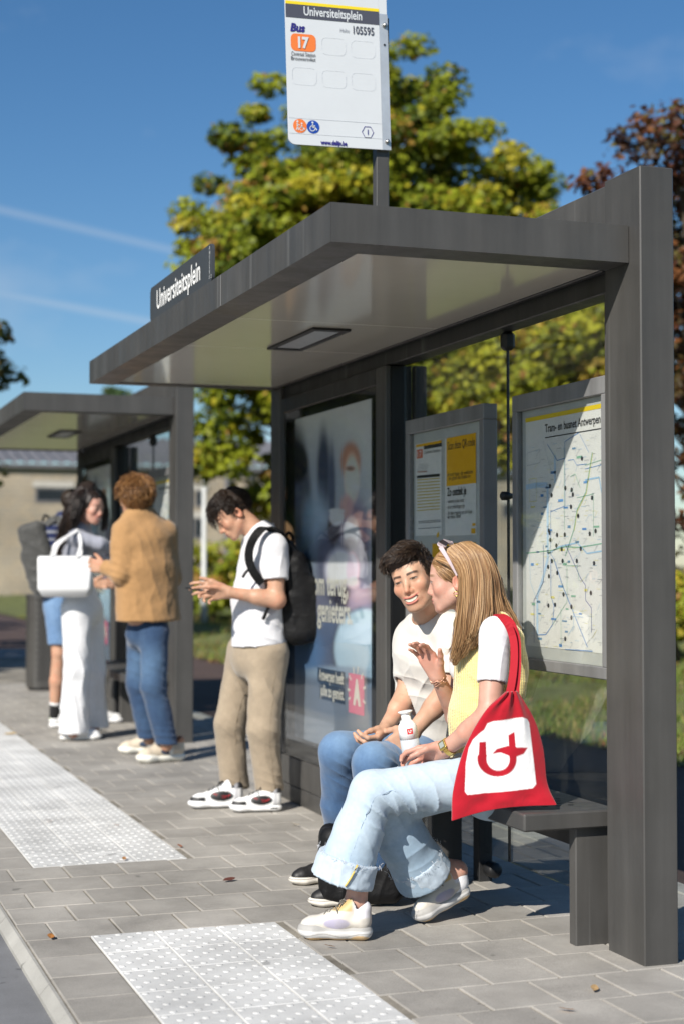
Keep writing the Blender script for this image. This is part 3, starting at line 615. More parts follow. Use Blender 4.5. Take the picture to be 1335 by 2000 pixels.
MB().prism([(1.592, YN+.0004), (1.735, 4.7874), (1.735, YF), (1.592, YF)], 2, ZR0, ZR1).build('fascia', 'grey_paint', rf); MB().prism([(1.5924, YN), (2.637, YN), (2.637, 4.787), (1.7354, 4.787)], 2, ZR0, ZR1).build('fascia', 'grey_paint', rf)
bx('fascia', (1.7365, 8.650, ZR0), (2.66, YF, ZR1), 'grey_paint', rf); bx('fascia', (2.632, 4.805, ZR0), (2.66, 8.648, ZR1), 'dark_paint', rf)
for a, b in ((4.789, 6.243), (6.246, 7.100), (7.103, 8.648)): bx('ceiling_panel', (1.737, a, 2.309), (2.630, b, 2.318), 'ceiling_enamel', rf, .0015)
lt = MB()
for lo, hi in (((2.112, 6.37), (2.282, 6.42)), ((2.112, 7.0), (2.282, 7.05)), ((2.112, 6.42), (2.137, 7.0)), ((2.257, 6.42), (2.282, 7.0))): lt.box((*lo, 2.299), (*hi, 2.3085), .001)
lt = lt.build('ceiling_light', 'black_rubber', rf)
bx('diffuser', (2.137, 6.42, 2.3035), (2.257, 7.0, 2.3085), 'lamp_diffuser', S1, .001); bx('seam_strip', (1.5905, 5.94, ZR0+.002), (1.5935, 5.946, ZR1-.002), 'frame_paint', S1, 0)
bx('glass_pane', (2.729, 4.829, .12), (2.738, 5.762, 2.230), 'pane_glass', ch=0); bx('glass_pane', (2.729, 5.776, .12), (2.738, 6.885, 2.230), 'pane_glass', ch=0)
bx('joint_seal', (2.7275, 5.7655, .12), (2.7395, 5.7725, 2.232), 'black_rubber', ch=.002)
bx('clamp', (2.705, 5.745, 2.160), (2.76, 5.793, 2.2355), 'black_rubber', ch=.014); MB().lathe((2.7, 5.769, 1.575), (1, 0, 0), [(.010, 0), (.018, .006), (.018, .024), (.010, .05)], 14).build('glass_fixing', 'black_rubber', S1, True)
bx('corner_upright', (2.775, 6.866, 0), (2.835, 6.905, 2.23), 'dark_paint')
# advertising case
cs = bx('advert_case', (2.668, 6.90, .004), (2.772, 8.542, 2.232), 'case_black', ch=.003)
bx('case_frame', (XP, 6.898, .002), (2.667, 7.03, 2.232), 'grey_paint', cs); bx('case_frame', (XP, 8.49, .25), (2.667, 8.543, 2.232), 'dark_paint', cs)
bx('case_frame', (XP, 7.033, 2.150), (2.667, 8.488, 2.232), 'dark_paint', cs); bx('case_base', (XP, 7.033, .095), (2.667, 8.543, .247), 'grey_paint', cs); bx('case_plinth', (XP+.004, 7.033, .002), (2.667, 8.543, .092), 'grey_paint', cs)
bx('case_glass', (2.643, 7.034, .251), (2.648, 8.487, 2.147), 'case_glass', cs, 0)
# printed poster: soft colour areas on one flat sheet
ny, nz = 150, 220; yy = np.linspace(8.33, 7.135, ny); zz = np.linspace(.36, 2.10, nz); GY, GZ = np.meshgrid(yy, zz, indexing='ij'); pv = np.stack([np.full_like(GY, 2.658), GY, GZ], -1).reshape(-1, 3)
rel = pv-_C; dd = rel@_F; ppx = 667.5+3100*(rel@_R)/dd; ppy = 1000-3100*(rel@_U)/dd; pc = np.ones((len(pv), 3))*sh(165, 165, 158)
def blob(cx, cy, rx, ry, col, soft=.25, rot=0, a=1.):
    global pc
    ca, sa = math.cos(rot), math.sin(rot); x = ppx-cx; y = ppy-cy; x, y = x*ca+y*sa, -x*sa+y*ca; e = np.sqrt((x/rx)**2+(y/ry)**2); pc = mixc(pc, sh(*col), a*sstep(1+soft, 1-soft, e))
for q in ((640, 1010, 90, 170, (120, 128, 138), .6), (640, 1180, 110, 130, (92, 95, 120), .5), (577, 960, 26, 130, (26, 30, 42), .35), (590, 985, 18, 75, (60, 66, 82), .4), (597, 1000, 9, 30, (92, 92, 104), .6), (583, 905, 18, 38, (22, 24, 30), .3), (604, 1040, 14, 60, (88, 120, 140), .5), (632, 925, 12, 85, (44, 52, 74), .4), (648, 960, 7, 90, (60, 70, 92), .5), (622, 1050, 20, 80, (120, 142, 160), .6),
          (690, 1050, 30, 70, (104, 88, 112), .4), (684, 900, 19, 36, (150, 98, 72), .3), (686, 935, 14, 46, (196, 160, 142), .3), (683, 915, 9, 5, (110, 80, 72), .5), (691, 951, 7, 5, (235, 225, 220), .5), (676, 990, 12, 24, (160, 120, 118), .4), (586, 1120, 20, 60, (40, 96, 130), .4), (645, 1100, 30, 70, (70, 74, 96), .4), (664, 1115, 26, 38, (206, 202, 216), .4), (652, 1035, 12, 30, (58, 50, 58), .3), (657, 1010, 13, 16, (196, 188, 186), .25), (657, 998, 13, 4, (230, 228, 224), .3), (685, 1040, 14, 30, (184, 190, 186), .25), (683, 1062, 14, 14, (90, 74, 84), .5), (687, 1112, 13, 32, (232, 142, 158), .25), (689, 1140, 11, 12, (236, 196, 200), .4), (668, 1165, 24, 22, (40, 40, 58), .4), (700, 1180, 22, 40, (150, 132, 160), .4),
          (640, 1260, 60, 60, (70, 90, 124), .4), (708, 1270, 60, 82, (62, 72, 92), .1), (710, 1268, 57, 79, (150, 184, 204), .08), (600, 1280, 30, 50, (60, 110, 160), .5), (660, 1360, 70, 45, (98, 120, 146), .25), (655, 1315, 62, 14, (120, 146, 170), .4), (700, 1330, 30, 8, (50, 60, 76), .4)): blob(*q)
lowm = sstep(1362, 1402, ppy-(ppx-620)*.09); pc = mixc(pc, sh(98, 116, 138), sstep(1318, 1340, ppy-(ppx-640)*.1)*.85)
pc = pc*.72+pc.mean(1, keepdims=True)*.28; pc = np.clip(pc*(1.25+1.25*sstep(1330, 930, ppy))[:, None], 0, .82)  # print colours brightened towards the top to offset the roof's shade there
idx = np.arange(ny*nz).reshape(ny, nz); q = np.stack([idx[:-1, :-1], idx[1:, :-1], idx[1:, 1:], idx[:-1, 1:]], -1).reshape(-1, 4)
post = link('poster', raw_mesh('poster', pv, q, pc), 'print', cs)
DY, DZ = (0, -1, 0), (0, 0, 1)
mat('navy_print', sh(30, 62, 92), .6); mat('pink_print', sh(226, 120, 150), .6); mat('cream_print', sh(228, 224, 210), .6)
def yz(px, py, X=2.657): p_ = on_x(px, py, X); return p_
def plate(name, x0, x1, y0, y1, X, m, par): a = on_x(x0, y0, X); b = on_x(x1, y1, X); zt_ = a[2]; zb_ = on_x(x0, y1, X)[2]; return MB().quad((X, a[1], zb_), (X, b[1], zb_), (X, b[1], zt_), (X, a[1], zt_)).build(name, m, par)
def txt(s, px, py, w_px, h, X, m, par, name='lettering', bold=0.): a = on_x(px, py, X); b = on_x(px+w_px, py, X); return put_text(s, h, (X, a[1], a[2]), DY, DZ, m, par, width=abs(b[1]-a[1]), name=name, bold=bold)
txt('kom terug,', 606, 1160, 73, .175, 2.655, 'cream_print', post, bold=.004); txt('genieters.', 620, 1212, 67, .175, 2.655, 'cream_print', post, bold=.004)
plate('caption_panel', 620.5, 673, 1303, 1331, 2.6565, 'navy_print', post); plate('caption_panel', 624.5, 673, 1333, 1364, 2.6565, 'navy_print', post)
txt('Antwerpen heeft', 623, 1327, 47.5, .082, 2.655, 'cream_print', post, bold=.002); txt('jullie zo gemist.', 626, 1357, 45, .082, 2.655, 'cream_print', post, bold=.002)
plate('emblem_panel', 680, 710, 1314, 1391, 2.6565, 'pink_print', post); txt('A', 688.5, 1372, 15, .155, 2.655, 'cream_print', post, bold=.012)
ac = on_x(695.5, 1352, 2.655)
for t in (15, 48, 80, 112, 145, 178, -20, 200):
    u_ = np.array([0, -math.cos(math.radians(t)), math.sin(math.radians(t))]); w_ = np.cross(u_, [1, 0, 0])*.006; a, b = ac+u_*.095, ac+u_*.13; MB().quad(a-w_, b-w_, b+w_, a+w_).build('emblem_ray', 'cream_print', post)
txt('JCDecaux', 617, 777, 35, .066, 2.6415, 'lamp_diffuser', cs, bold=.002)

# ------------------------------------------------------------------ bench
B1 = thing('bench', (2.53, 5.8, 0), 'dark grey metal bench carrying the seated couple', 'bench', 'benches in the shelters')
slab = MB().box((2.352, 4.85, .402), (2.716, 6.74, .462), .006).build('seat', 'grey_paint', B1)
for y in (4.885, 6.16): MB().box((2.563, y, -.005), (2.70, y+.05, .4), .004).build('leg', 'grey_paint', B1)
MB().box((2.66, 4.937, .30), (2.70, 6.158, .4005), .003).build('rail', 'dark_paint', B1); MB().box((2.705, 6.0, -.005), (2.765, 6.06, .40), .003).build('support', 'dark_paint', B1)
MB().lathe((2.735, 5.9, .06), (0, 1, 0), [(.02, 0), (.032, .01), (.032, .06), (.02, .085)], 12).build('foot_bolt', 'black_rubber', B1, True)
for i in range(4):
    for j in range(3): MB().cyl((2.50+.05*j+(.025 if i % 2 else 0), 4.99+.05*i, .4618), (2.50+.05*j+(.025 if i % 2 else 0), 4.99+.05*i, .4626), .011, n=12).build('drain_hole', 'black_rubber', slab)

# ------------------------------------------------------------------ framed boards
def board(name, label, y0, y1, z0, z1):
    t = thing(name, (2.69, (y0+y1)/2, z0), label, 'notice board'); w = .042
    for lo, hi in (((y0, z0), (y1, z0+w)), ((y0, z1-w*1.5), (y1, z1)), ((y0, z0+w), (y0+w, z1-w*1.5)), ((y1-w, z0+w), (y1, z1-w*1.5))): MB().box((2.660, lo[0], lo[1]), (2.722, hi[0], hi[1]), .003).build('frame', 'frame_paint', t)
    MB().box((2.684, y0+w, z0+w), (2.72, y1-w, z1-w*1.5), .001).build('backing', 'pale_backing', t)
    MB().box((2.667, y0+w+.002, z0+w+.002), (2.670, y1-w-.002, z1-w*1.5-.002)).build('glazing', 'board_glass', t); return t
mat('pale_backing', (.52, .53, .50), .6, var=.12, vscale=7); mat('map_paper', (.78, .77, .72), .65, var=.07, vscale=5); mat('yellow_print', sh(238, 205, 30), .6); mat('amber_print', sh(240, 180, 10), .6); mat('ink', attr=True, rough=.6, spec=.2)
MAP = board('network_map_board', 'framed tram and bus network map half in sunlight beside the post', 4.829, 5.58, .905, 1.953)
XS = 2.6815
def sheet_on(par, x0, x1, ytl, ybl, m='map_paper', X=XS+.001, name='paper'):
    a = on_x(x0, ytl, X); b = on_x(x1, ytl, X); zb_ = on_x(x0, ybl, X)[2]; return MB().quad((X, a[1], zb_), (X, b[1], zb_), (X, b[1], a[2]), (X, a[1], a[2])).build(name, m, par)
# positions inside the map, u 0..1 from the left, v 0..1 from the top
MY0, MY1, MZ0, MZ1 = 5.505, 4.893, .992, 1.862
mp = MB().quad((XS+.001, MY0, MZ0), (XS+.001, MY1, MZ0), (XS+.001, MY1, MZ1), (XS+.001, MY0, MZ1)).build('paper', 'map_paper', MAP)
def mpt(u, v, X=XS): return np.array([X, MY0+(MY1-MY0)*u, MZ1+(MZ0-MZ1)*v])
def mrect(mb, u0, v0, u1, v1, X=XS): mb.quad(mpt(u0, v1, X), mpt(u1, v1, X), mpt(u1, v0, X), mpt(u0, v0, X))
b = MB(); mrect(b, 0, 0, 1, .019); b.build('title_band', 'yellow_print', mp); put_text('Tram- en busnet Antwerpen', .043, mpt(.27, .077), DY, DZ, 'dark_print', mp, width=.70*(MY0-MY1), bold=.0008); b = MB(); mrect(b, .27, .098, 1, .1025); b.build('title_rule', 'dark_print', mp)
LV, LF, LC = [], [], []
def mline(pts, col, w=.0022, X=XS):
    P_ = [mpt(*p_, X) for p_ in pts]; c = sh(*col)
    for a, b in zip(P_[:-1], P_[1:]):
        d_ = nrm(b-a); n_ = np.cross(d_, [1, 0, 0])*w/2; k_ = len(LV); LV.extend([a-n_, b-n_, b+n_, a+n_]); LF.append((k_, k_+1, k_+2, k_+3)); LC.extend([c]*4)
def mbox(u, v, du, dv, col, X=XS): 
    k_ = len(LV); LV.extend([mpt(u, v+dv, X), mpt(u+du, v+dv, X), mpt(u+du, v, X), mpt(u, v, X)]); LF.append((k_, k_+1, k_+2, k_+3)); LC.extend([sh(*col)]*4)
BL, LB, GN, YE, GY_ = (100, 145, 200), (165, 200, 225), (140, 185, 160), (230, 222, 140), (180, 184, 188)
mline([(0, .305), (.16, .30), (.30, .305)], (190, 215, 235), .02); mline([(.40, .18), (.40, .30)], (190, 215, 235), .014); mline([(.30, .305), (.30, .62), (.22, .72), (.155, .78), (.155, .95)], (190, 215, 235), .016)
mline([(.30, .13), (.43, .205), (.53, .2), (.53, .13), (.72, .10)], BL, .0028); mline([(.53, .2), (.53, .4), (.34, .42), (.34, .60), (.38, .62)], BL); mline([(.52, .16), (.52, .5)], GN); mline([(.57, .21), (.64, .21), (.68, .235), (.80, .235)], BL)
mline([(.87, .19), (.79, .35), (.68, .42), (.64, .5), (.53, .61)], GN, .005); mline([(.875, .195), (.795, .355), (.685, .425), (.645, .505)], YE, .003); mline([(0, .595), (.35, .585), (.53, .57), (.70, .575), (1, .56)], GN, .004); mline([(.3, .6), (.45, .57), (.68, .555), (.8, .6), (1, .59)], LB, .005); mline([(.38, .62), (.50, .74), (.65, .86), (.80, .98), (.98, 1.13)][:4], BL, .0045)
mline([(.34, .62), (.34, .78), (.38, .82), (.36, .9), (.27, .945), (.15, .95)], BL, .0035); mline([(.24, .56), (.24, .72), (.11, .80), (.11, .985)], (70, 100, 160), .003); mline([(.05, .60), (.06, .72), (.14, .79)], LB); mline([(.50, .62), (.55, .66), (.55, .80), (.36, .90)], GN); mline([(.53, .56), (.72, .70), (.78, .73), (.78, .79), (.85, .82), (.85, .92)], (90, 100, 160), .003)
mline([(.55, .65), (.68, .65), (.70, .71)], GN); mline([(.63, .83), (.63, .9), (.56, .94)], LB); mline([(.62, .86), (.75, .86)], LB); mline([(.78, .24), (1, .225)], GN); mline([(.78, .255), (1, .245)], BL); mline([(.68, .37), (.88, .36), (.88, .53)], GN); mline([(.78, .30), (.95, .295), (.98, .36)], LB, .006); mline([(.52, 1.0), (.86, .995)], BL, .004); mline([(.47, .83), (.47, .99)], GN); mline([(.60, .28), (.66, .27), (.72, .33)], GN)
mline([(.72, .11), (.83, .19)], BL); mline([(.24, .11), (.36, .26)], GY_, .0015); mline([(.05, .27), (.15, .27), (.15, .37), (.05, .37), (.05, .27)], YE, .002); mline([(.02, .155), (.2, .145), (.2, .205), (.02, .21), (.02, .155)], GY_, .0018)
rg = random.Random(4)
for i in range(330):
    u, v = rg.uniform(.03, .97), rg.uniform(.13, 1.0)
    if abs(u-.5) > .38 and rg.random() < .5: continue
    mline([(u, v), (min(.99, u+rg.uniform(.02, .06)), v+rg.choice((0, 0, 0, -.025)))], rg.choice((GY_, GY_, (130, 135, 145), YE, LB)), .0012)
for i in range(40): mbox(rg.uniform(.02, .9), rg.uniform(.15, .98), rg.uniform(.03, .07), rg.uniform(.006, .012), rg.choice(((110, 160, 210), (90, 145, 205), (140, 185, 160), (232, 222, 140), (110, 150, 180))))
for u, v in ((.33, .31), (.35, .35), (.53, .325), (.61, .335), (.625, .355), (.86, .375), (.74, .21), (.6, .405), (.69, .445), (.31, .50), (.32, .51), (.33, .54), (.42, .52), (.52, .52), (.83, .52), (.9, .51), (.48, .58), (.41, .565), (.72, .58), (.35, .63), (.49, .63), (.3, .655), (.67, .63), (.88, .64), (.31, .695), (.42, .68), (.5, .77), (.30, .82), (.39, .815), (.6, .82), (.6, .865), (.52, .955), (.84, .76)):
    k_ = len(LV); cc_ = mpt(u+.005, v, XS-.0004); LV.extend([cc_+np.array([0, math.cos(t), math.sin(t)])*.0088 for t in np.linspace(0, 2*math.pi, 8, endpoint=False)]); LC.extend([sh(52, 54, 62)]*8); LF.extend([(k_, k_+1, k_+2, k_+3), (k_, k_+3, k_+4, k_+7), (k_+4, k_+5, k_+6, k_+7)])
for i in range(12): mline([(.17+.05*(i % 6), 1.035+.02*(i//6)), (.19+.05*(i % 6), 1.042+.02*(i//6))], GY_, .003)
LV = [np.clip(p_, (XS-.01, MY1, MZ0), (XS+.01, MY0, MZ1)) for p_ in LV]
me = raw_mesh('route_lines', np.array(LV), np.array(LF), np.array(LC)); link('route_lines', me, 'ink', mp)['kind'] = 'stuff'
TT = board('timetable_board', 'framed timetable board in the roof shadow behind the seated couple', 5.847, 6.70, .905, 1.953)
p1 = sheet_on(TT, 810, 861, 868, 1047, 'map_paper'); sheet_on(p1, 811, 861, 869, 874, 'amber_print', XS, 'band'); mat('coral_print', sh(214, 110, 80), .6); sheet_on(p1, 812.5, 824, 879, 896, 'coral_print', XS, 'line_number_tag'); txt('17', 814, 893, 8, .038, XS-.0006, 'white_print', p1); sheet_on(p1, 826.5, 861, 871, 878, 'dark_print', XS, 'band'); txt('Centraal Station', 827, 887, 31, .02, XS-.0006, 'dark_print', p1)
tb = []; LV, LF, LC = [], [], []
def tline(x0, y0, x1, y1, col, h=.006):
    a, b = on_x(x0, y0, XS), on_x(x1, y1, XS); k_ = len(LV); LV.extend([a-[0, 0, h], b-[0, 0, h], b, a]); LF.append((k_, k_+1, k_+2, k_+3)); LC.extend([sh(*col)]*4)
tline(813, 929, 857.5, 925, (40, 44, 50), .012)
for i in range(11): yq = 935+i*6; tline(813.5, yq+1.5, 857.5, yq-2, (205, 180, 70), .004)
for i in range(6): tline(814+i*3.2, 920, 819+i*3.2, 905, (120, 124, 130), .003)
tline(814, 921, 833, 920, (170, 110, 90), .004)
for yq in (1016, 1019, 1030): tline(816, yq+2, 859, yq-1, (110, 115, 120), .003)
tline(852, 1042, 856, 1038, (235, 190, 40), .02)
link('print_lines', raw_mesh('print_lines', np.array(LV), np.array(LF), np.array(LC)), 'ink', p1)['kind'] = 'stuff'
p2_ = sheet_on(TT, 867.5, 928.5, 857, 1047, 'map_paper'); sheet_on(p2_, 870.5, 928, 856, 950, 'amber_print', XS, 'yellow_panel')
txt('Scan deze QR-code', 873, 879, 53, .05, XS-.0008, 'dark_print', p2_); txt('Zo ontdek je', 872, 969, 37, .05, XS-.0008, 'dark_print', p2_, bold=.001)
for s_, x_, y_, w_ in (('of surf naar de website', 872, 931, 50), ('en geef de halte in', 875, 938, 42), ('- wanneer je bus komt', 871, 983, 34), ('- of er omleidingen zijn', 871, 994, 35), ('- de dienstregeling van alle lijnen', 871, 1006, 50), ('  van deze halte', 872, 1013, 26)): txt(s_, x_, y_, w_, .024, XS-.0008, 'dark_print', p2_)
sheet_on(p2_, 921, 927, 1022, 1027, 'amber_print', XS, 'corner_mark'); sheet_on(p2_, 919, 927, 1032, 1042, 'amber_print', XS, 'corner_mark')
p3_ = sheet_on(TT, 843, 928, 1062, 1090, 'amber_print')

# ------------------------------------------------------------------ stop flag on the roof
YS = 6.2; mat('sign_white', (.60, .625, .65), .35, var=.03); mat('slate_print', sh(74, 76, 88), .5); mat('violet_print', sh(46, 40, 120), .5); mat('orange_print', sh(226, 120, 58), .5); mat('blue_print', sh(22, 70, 160), .5); mat('grey_line', sh(212, 215, 220), .5); mat('mid_grey_print', sh(150, 154, 162), .5); mat('lemon_print', sh(232, 205, 40), .5)
pb = on_y(751, 402, YS); pz = on_y(751, 292, YS)[2]
FL = thing('bus_stop_flag', (pb[0], YS+.04, 2.42), 'white bus stop flag with orange route number on a pole above the roof', 'sign')
a = on_y(738.5, 350, YS)[0]; b = on_y(763, 350, YS)[0]
MB().box((a, YS+.022, 2.4205), (b, YS+.07, 3.62), .003).build('pole', 'grey_paint', FL)
BLp = on_y(564.5, 281, YS); BRp = on_y(746.5, 297.5, YS); TLp = on_y(557, 0, YS); up = nrm(TLp-BLp); rt = nrm(BRp-BLp); rt = nrm(rt-(rt@up)*up); Wp = float((BRp-BLp)@rt); scx = Wp/182.; Hp = 1.05
def fp(px, py, dy=0.): p_ = on_y(px, py, YS+dy); return p_
pts = []; rr_ = .028
for t in np.linspace(0, math.pi/2, 7): pts.append((rr_-rr_*math.sin(t), rr_-rr_*math.cos(t)))
pts = [(rr_-rr_*math.cos(t), rr_-rr_*math.sin(t)) for t in np.linspace(0, math.pi/2, 7)]+[(Wp, 0), (Wp, Hp), (0, Hp)]
m_ = MB(); n = len(pts); m_.add([BLp+rt*x+up*y for x, y in pts]+[BLp+rt*x+up*y+np.array([0, .008, 0]) for x, y in pts], [tuple(range(n)), tuple(range(n, 2*n))[::-1]]+[(i, n+i, n+(i+1) % n, (i+1) % n) for i in range(n)])
pl = m_.build('sign_plate', 'sign_white', FL)
def fquad(name, x0, y0, x1, y1, m, lay=1, par=None):           # px corners on the plate (left-top, right-top follow the plate's own tilt)
    o = fp(x0, y0); o = o-np.array([0, .0012*lay, 0]); w = (fp(x1, y0)-fp(x0, y0))@rt; h = (fp(x0, y1)-fp(x0, y0))@up
    return MB().quad(o+up*h, o+rt*w+up*h, o+rt*w, o).build(name, m, par or pl)
def ftext(s, x, y, w, h, m, lay=2, bold=0., slant=0): o = fp(x, y)-np.array([0, .0012*lay, 0]); return put_text(s, h*scx*1.32, o, rt, up+rt*slant, m, pl, width=w*scx, bold=bold)
def fshape(name, poly, m, lay=1): o_ = [BLp+rt*x+up*y-np.array([0, .0012*lay, 0]) for x, y in poly]; return MB().add(o_, [tuple(range(len(o_)))]) or None
def lp(px, py): d_ = fp(px, py)-BLp; return np.array([d_@rt, d_@up])
def fpoly(name, poly, m, lay=1): mb = MB(); mb.add([BLp+rt*x+up*y-np.array([0, .0012*lay, 0]) for x, y in poly], [tuple(range(len(poly)))]); return mb.build(name, m, pl)
c0 = lp(557.7, 6.3); yb0 = lp(557, -1)[1]; fpoly('yellow_band', [(.001, c0[1]), (Wp, c0[1]), (Wp, c0[1]+5.5*scx), (.001, c0[1]+5.5*scx)], 'lemon_print'); fpoly('name_band', [(.001, c0[1]-25*scx), (Wp, c0[1]-25*scx), (Wp, c0[1]-.001), (.001, c0[1]-.001)], 'slate_print')
def ltext(s, x, y, w, h, m, lay=2, bold=0., align='LEFT', slant=0.): o = BLp+rt*x+up*y-np.array([0, .0012*lay, 0]); return put_text(s, h, o, rt, up+rt*slant, m, pl, width=w, bold=bold, align=align)
s = scx; ltext('Universiteitsplein', 35*s, c0[1]-19*s, 113*s, .052, 'sign_white', bold=.001)
q = lp(567, 59); ltext('Bus', q[0], q[1]-1*s, 27*s, .046, 'violet_print', bold=.0018, slant=.2); q = lp(663, 62.5); ltext('Halte', q[0], q[1], 18*s, .023, 'mid_grey_print', slant=.15); q = lp(689, 66); ltext('105595', q[0], q[1], 41*s, .047, 'slate_print', bold=.0008)
def rrect(cx, cy, w, h, r, n=5):
    out = []
    for k_, (sx, sy) in enumerate(((1, 1), (-1, 1), (-1, -1), (1, -1))):
        for t in np.linspace(0, math.pi/2, n): a_ = t+k_*math.pi/2; out.append((cx+sx*(w/2-r)+r*math.cos(a_), cy+sy*(h/2-r)+r*math.sin(a_)))
    return out
q = lp(592.5, 83.5); fpoly('route_number_tag', rrect(q[0], q[1], 48*s, 32*s, 9*s), 'orange_print'); ltext('17', q[0], q[1]-9.5*s, 21*s, .062, 'sign_white', 3, bold=.003, align='CENTER')
q = lp(592.5, 110); ltext('Centraal Station', q[0], q[1], 46*s, .024, 'dark_print', align='CENTER'); q = lp(592.5, 119); ltext('Brouwersvliet', q[0], q[1], 47*s, .024, 'dark_print', align='CENTER')
def ring(name, poly, wdt, m, lay=1):
    mb = MB(); P_ = np.array(poly); c_ = P_.mean(0); n_ = len(P_); d_ = P_-c_; L__ = np.linalg.norm(d_, axis=1)[:, None]; In = P_-d_/L__*wdt; vv = [BLp+rt*x+up*y-np.array([0, .0012*lay, 0]) for x, y in list(P_)+list(In)]; mb.add(vv, [(i, (i+1) % n_, n_+(i+1) % n_, n_+i) for i in range(n_)]); return mb.build(name, m, pl)
for px, py in ((651, 91), (708, 97), (594, 149), (652, 155), (709, 160)): q = lp(px, py); ring('blank_slot', rrect(q[0], q[1], 47*s, 32*s, 9*s), .0014, 'grey_line')
for py in (229.5, 259.5): q = lp(563.5, py); fpoly('rule', [(.002, q[1]), (Wp, q[1]), (Wp, q[1]+.0022), (.002, q[1]+.0022)], 'grey_line')
def disc(px, py, r, m, lay=1): q = lp(px, py); return fpoly('pictogram', [(q[0]+r*s*math.cos(t), q[1]+r*s*math.sin(t)) for t in np.linspace(0, 2*math.pi, 28, endpoint=False)], m, lay)
disc(585.8, 246, 13, 'orange_print'); disc(611.5, 248, 12.2, 'blue_print')
def picto(px, py, segs, circ, m='sign_white'):
    q = lp(px, py); mb = MB(); off = -np.array([0, .0024, 0])
    for x0, y0, x1, y1, w in segs:
        a_ = np.array([x0, y0])*s; b_ = np.array([x1, y1])*s; d_ = nrm(b_-a_); n_ = np.array([-d_[1], d_[0]])*w*s/2; mb.add([BLp+rt*(q[0]+c_[0])+up*(q[1]+c_[1])+off for c_ in (a_-n_, b_-n_, b_+n_, a_+n_)], [(0, 1, 2, 3)])
    for x, y, r, w in circ:
        tt_ = np.linspace(0, 2*math.pi, 16, endpoint=False)
        if w == 0: mb.add([BLp+rt*(q[0]+(x+r*math.cos(t))*s)+up*(q[1]+(y+r*math.sin(t))*s)+off for t in tt_], [tuple(range(16))])
        else:
            mb.add([BLp+rt*(q[0]+(x+k_*math.cos(t))*s)+up*(q[1]+(y+k_*math.sin(t))*s)+off for k_ in (r, r-w) for t in tt_], [(i, (i+1) % 16, 16+(i+1) % 16, 16+i) for i in range(16)])
    return mb.build('pictogram_figure', m, pl)
picto(611.5, 248, [(-1, 5, -1, -1, 2.2), (-1, -1, 4, -1.2, 2.2), (4, -1.2, 7, -6, 2), (-1, 2, 4, 2, 1.6)], [(-1, 8, 2, 0), (-1.5, -3, 5.5, 1.4)]); picto(585.8, 246, [(-5, 5, -4.5, -1, 2.6), (-4.5, -1, -7, -8, 1.8), (-4.5, -1, -2.5, -8, 1.8), (-5, 3, 0, 1, 1.4), (3.5, 2, 3.5, -2.5, 2), (3.5, -2.5, 7, -3, 1.8), (7, -3, 9, -6.5, 1.6)], [(-4.6, 8, 2, 0), (3.5, 4.6, 1.7, 0), (3, -5, 4, 1.2)])
q = lp(717.5, 258.5); ring('platform_mark', [(q[0]+12*s*math.cos(t), q[1]+12.4*s*math.sin(t)) for t in np.linspace(0, 2*math.pi, 6, endpoint=False)], .0032, 'violet_print'); ltext('1', q[0], q[1]-5*s, None, .034, 'violet_print', align='CENTER'); q = lp(651.5, 283); ltext('www.delijn.be', q[0], q[1]-.5*s, 51*s, .026, 'violet_print', align='CENTER', bold=.001)
o = BLp+rt*Wp; w = 17*s; zt_ = lp(745, 28)[1]
m_ = MB(); st = [o+rt*.0005, o+rt*w, o+rt*w+up*zt_, o+rt*.0005+up*zt_]; m_.add(st+[p_+np.array([0, .02, 0]) for p_ in st], [(0, 1, 2, 3), (1, 5, 6, 2), (0, 4, 5, 1), (2, 6, 7, 3), (4, 0, 3, 7)]); br = m_.build('bracket', 'zinc', FL)
st = [o+rt*.0005+up*(zt_+.001), o+rt*(w-.003)+up*(zt_+.001), o+rt*(w-.003)+up*Hp, o+rt*.0005+up*Hp]; m_ = MB(); m_.add(st+[p_+np.array([0, .02, 0]) for p_ in st], [(0, 1, 2, 3), (1, 5, 6, 2), (4, 0, 3, 7)]); m_.build('plate_edge', 'sign_white', FL)
for px, py in ((750, 50), (755.5, 277)): p_ = fp(px, py); MB().lathe(p_, (0, -1, 0), [(.012, 0), (.0115, .004), (.0075, .004), (.0075, .011), (.004, .013)], 12).build('bolt', 'bolt_steel', br)
p_ = fp(750, 88); MB().cyl(p_-[0, .001, 0], p_-[0, .002, 0], .005, n=12).build('bolt_hole', 'black_rubber', br)

# ------------------------------------------------------------------ stop name plate on the roof edge
XN = 1.60; c_ = [on_x(*q, XN) for q in ((291, 627), (291, 562), (410, 478), (411, 548))]; z0 = 2.4275; z1 = 2.585; ya, yb = 7.235, 6.105
NS = thing('stop_name_sign', (XN, (ya+yb)/2, z0), 'dark plate with the stop name in white standing on the roof edge', 'sign')
poly = rrect((ya+yb)/2, (z0+z1)/2, ya-yb, z1-z0, .03); MB().prism(poly, 0, XN, XN+.012).build('plate', 'slate_dark', NS) if 'slate_dark' in MATS else None
mat('slate_dark', (.048, .052, .056), .45, var=.1, vscale=4); MB().prism(poly, 0, XN, XN+.012).build('plate', 'slate_dark', NS)
put_text('Universiteitsplein', .125, (XN-.0015, 7.09, 2.467), DY, DZ, 'white_print', NS, width=.80, bold=.0015)
for i, ch in enumerate('ANT5595'): put_text(ch, .021, (XN-.0015, 6.145, 2.562-.0195*i), DY, DZ, 'white_print', NS)
put_text('2', .021, (XN-.0015, 6.118, 2.444), DY, DZ, 'white_print', NS)

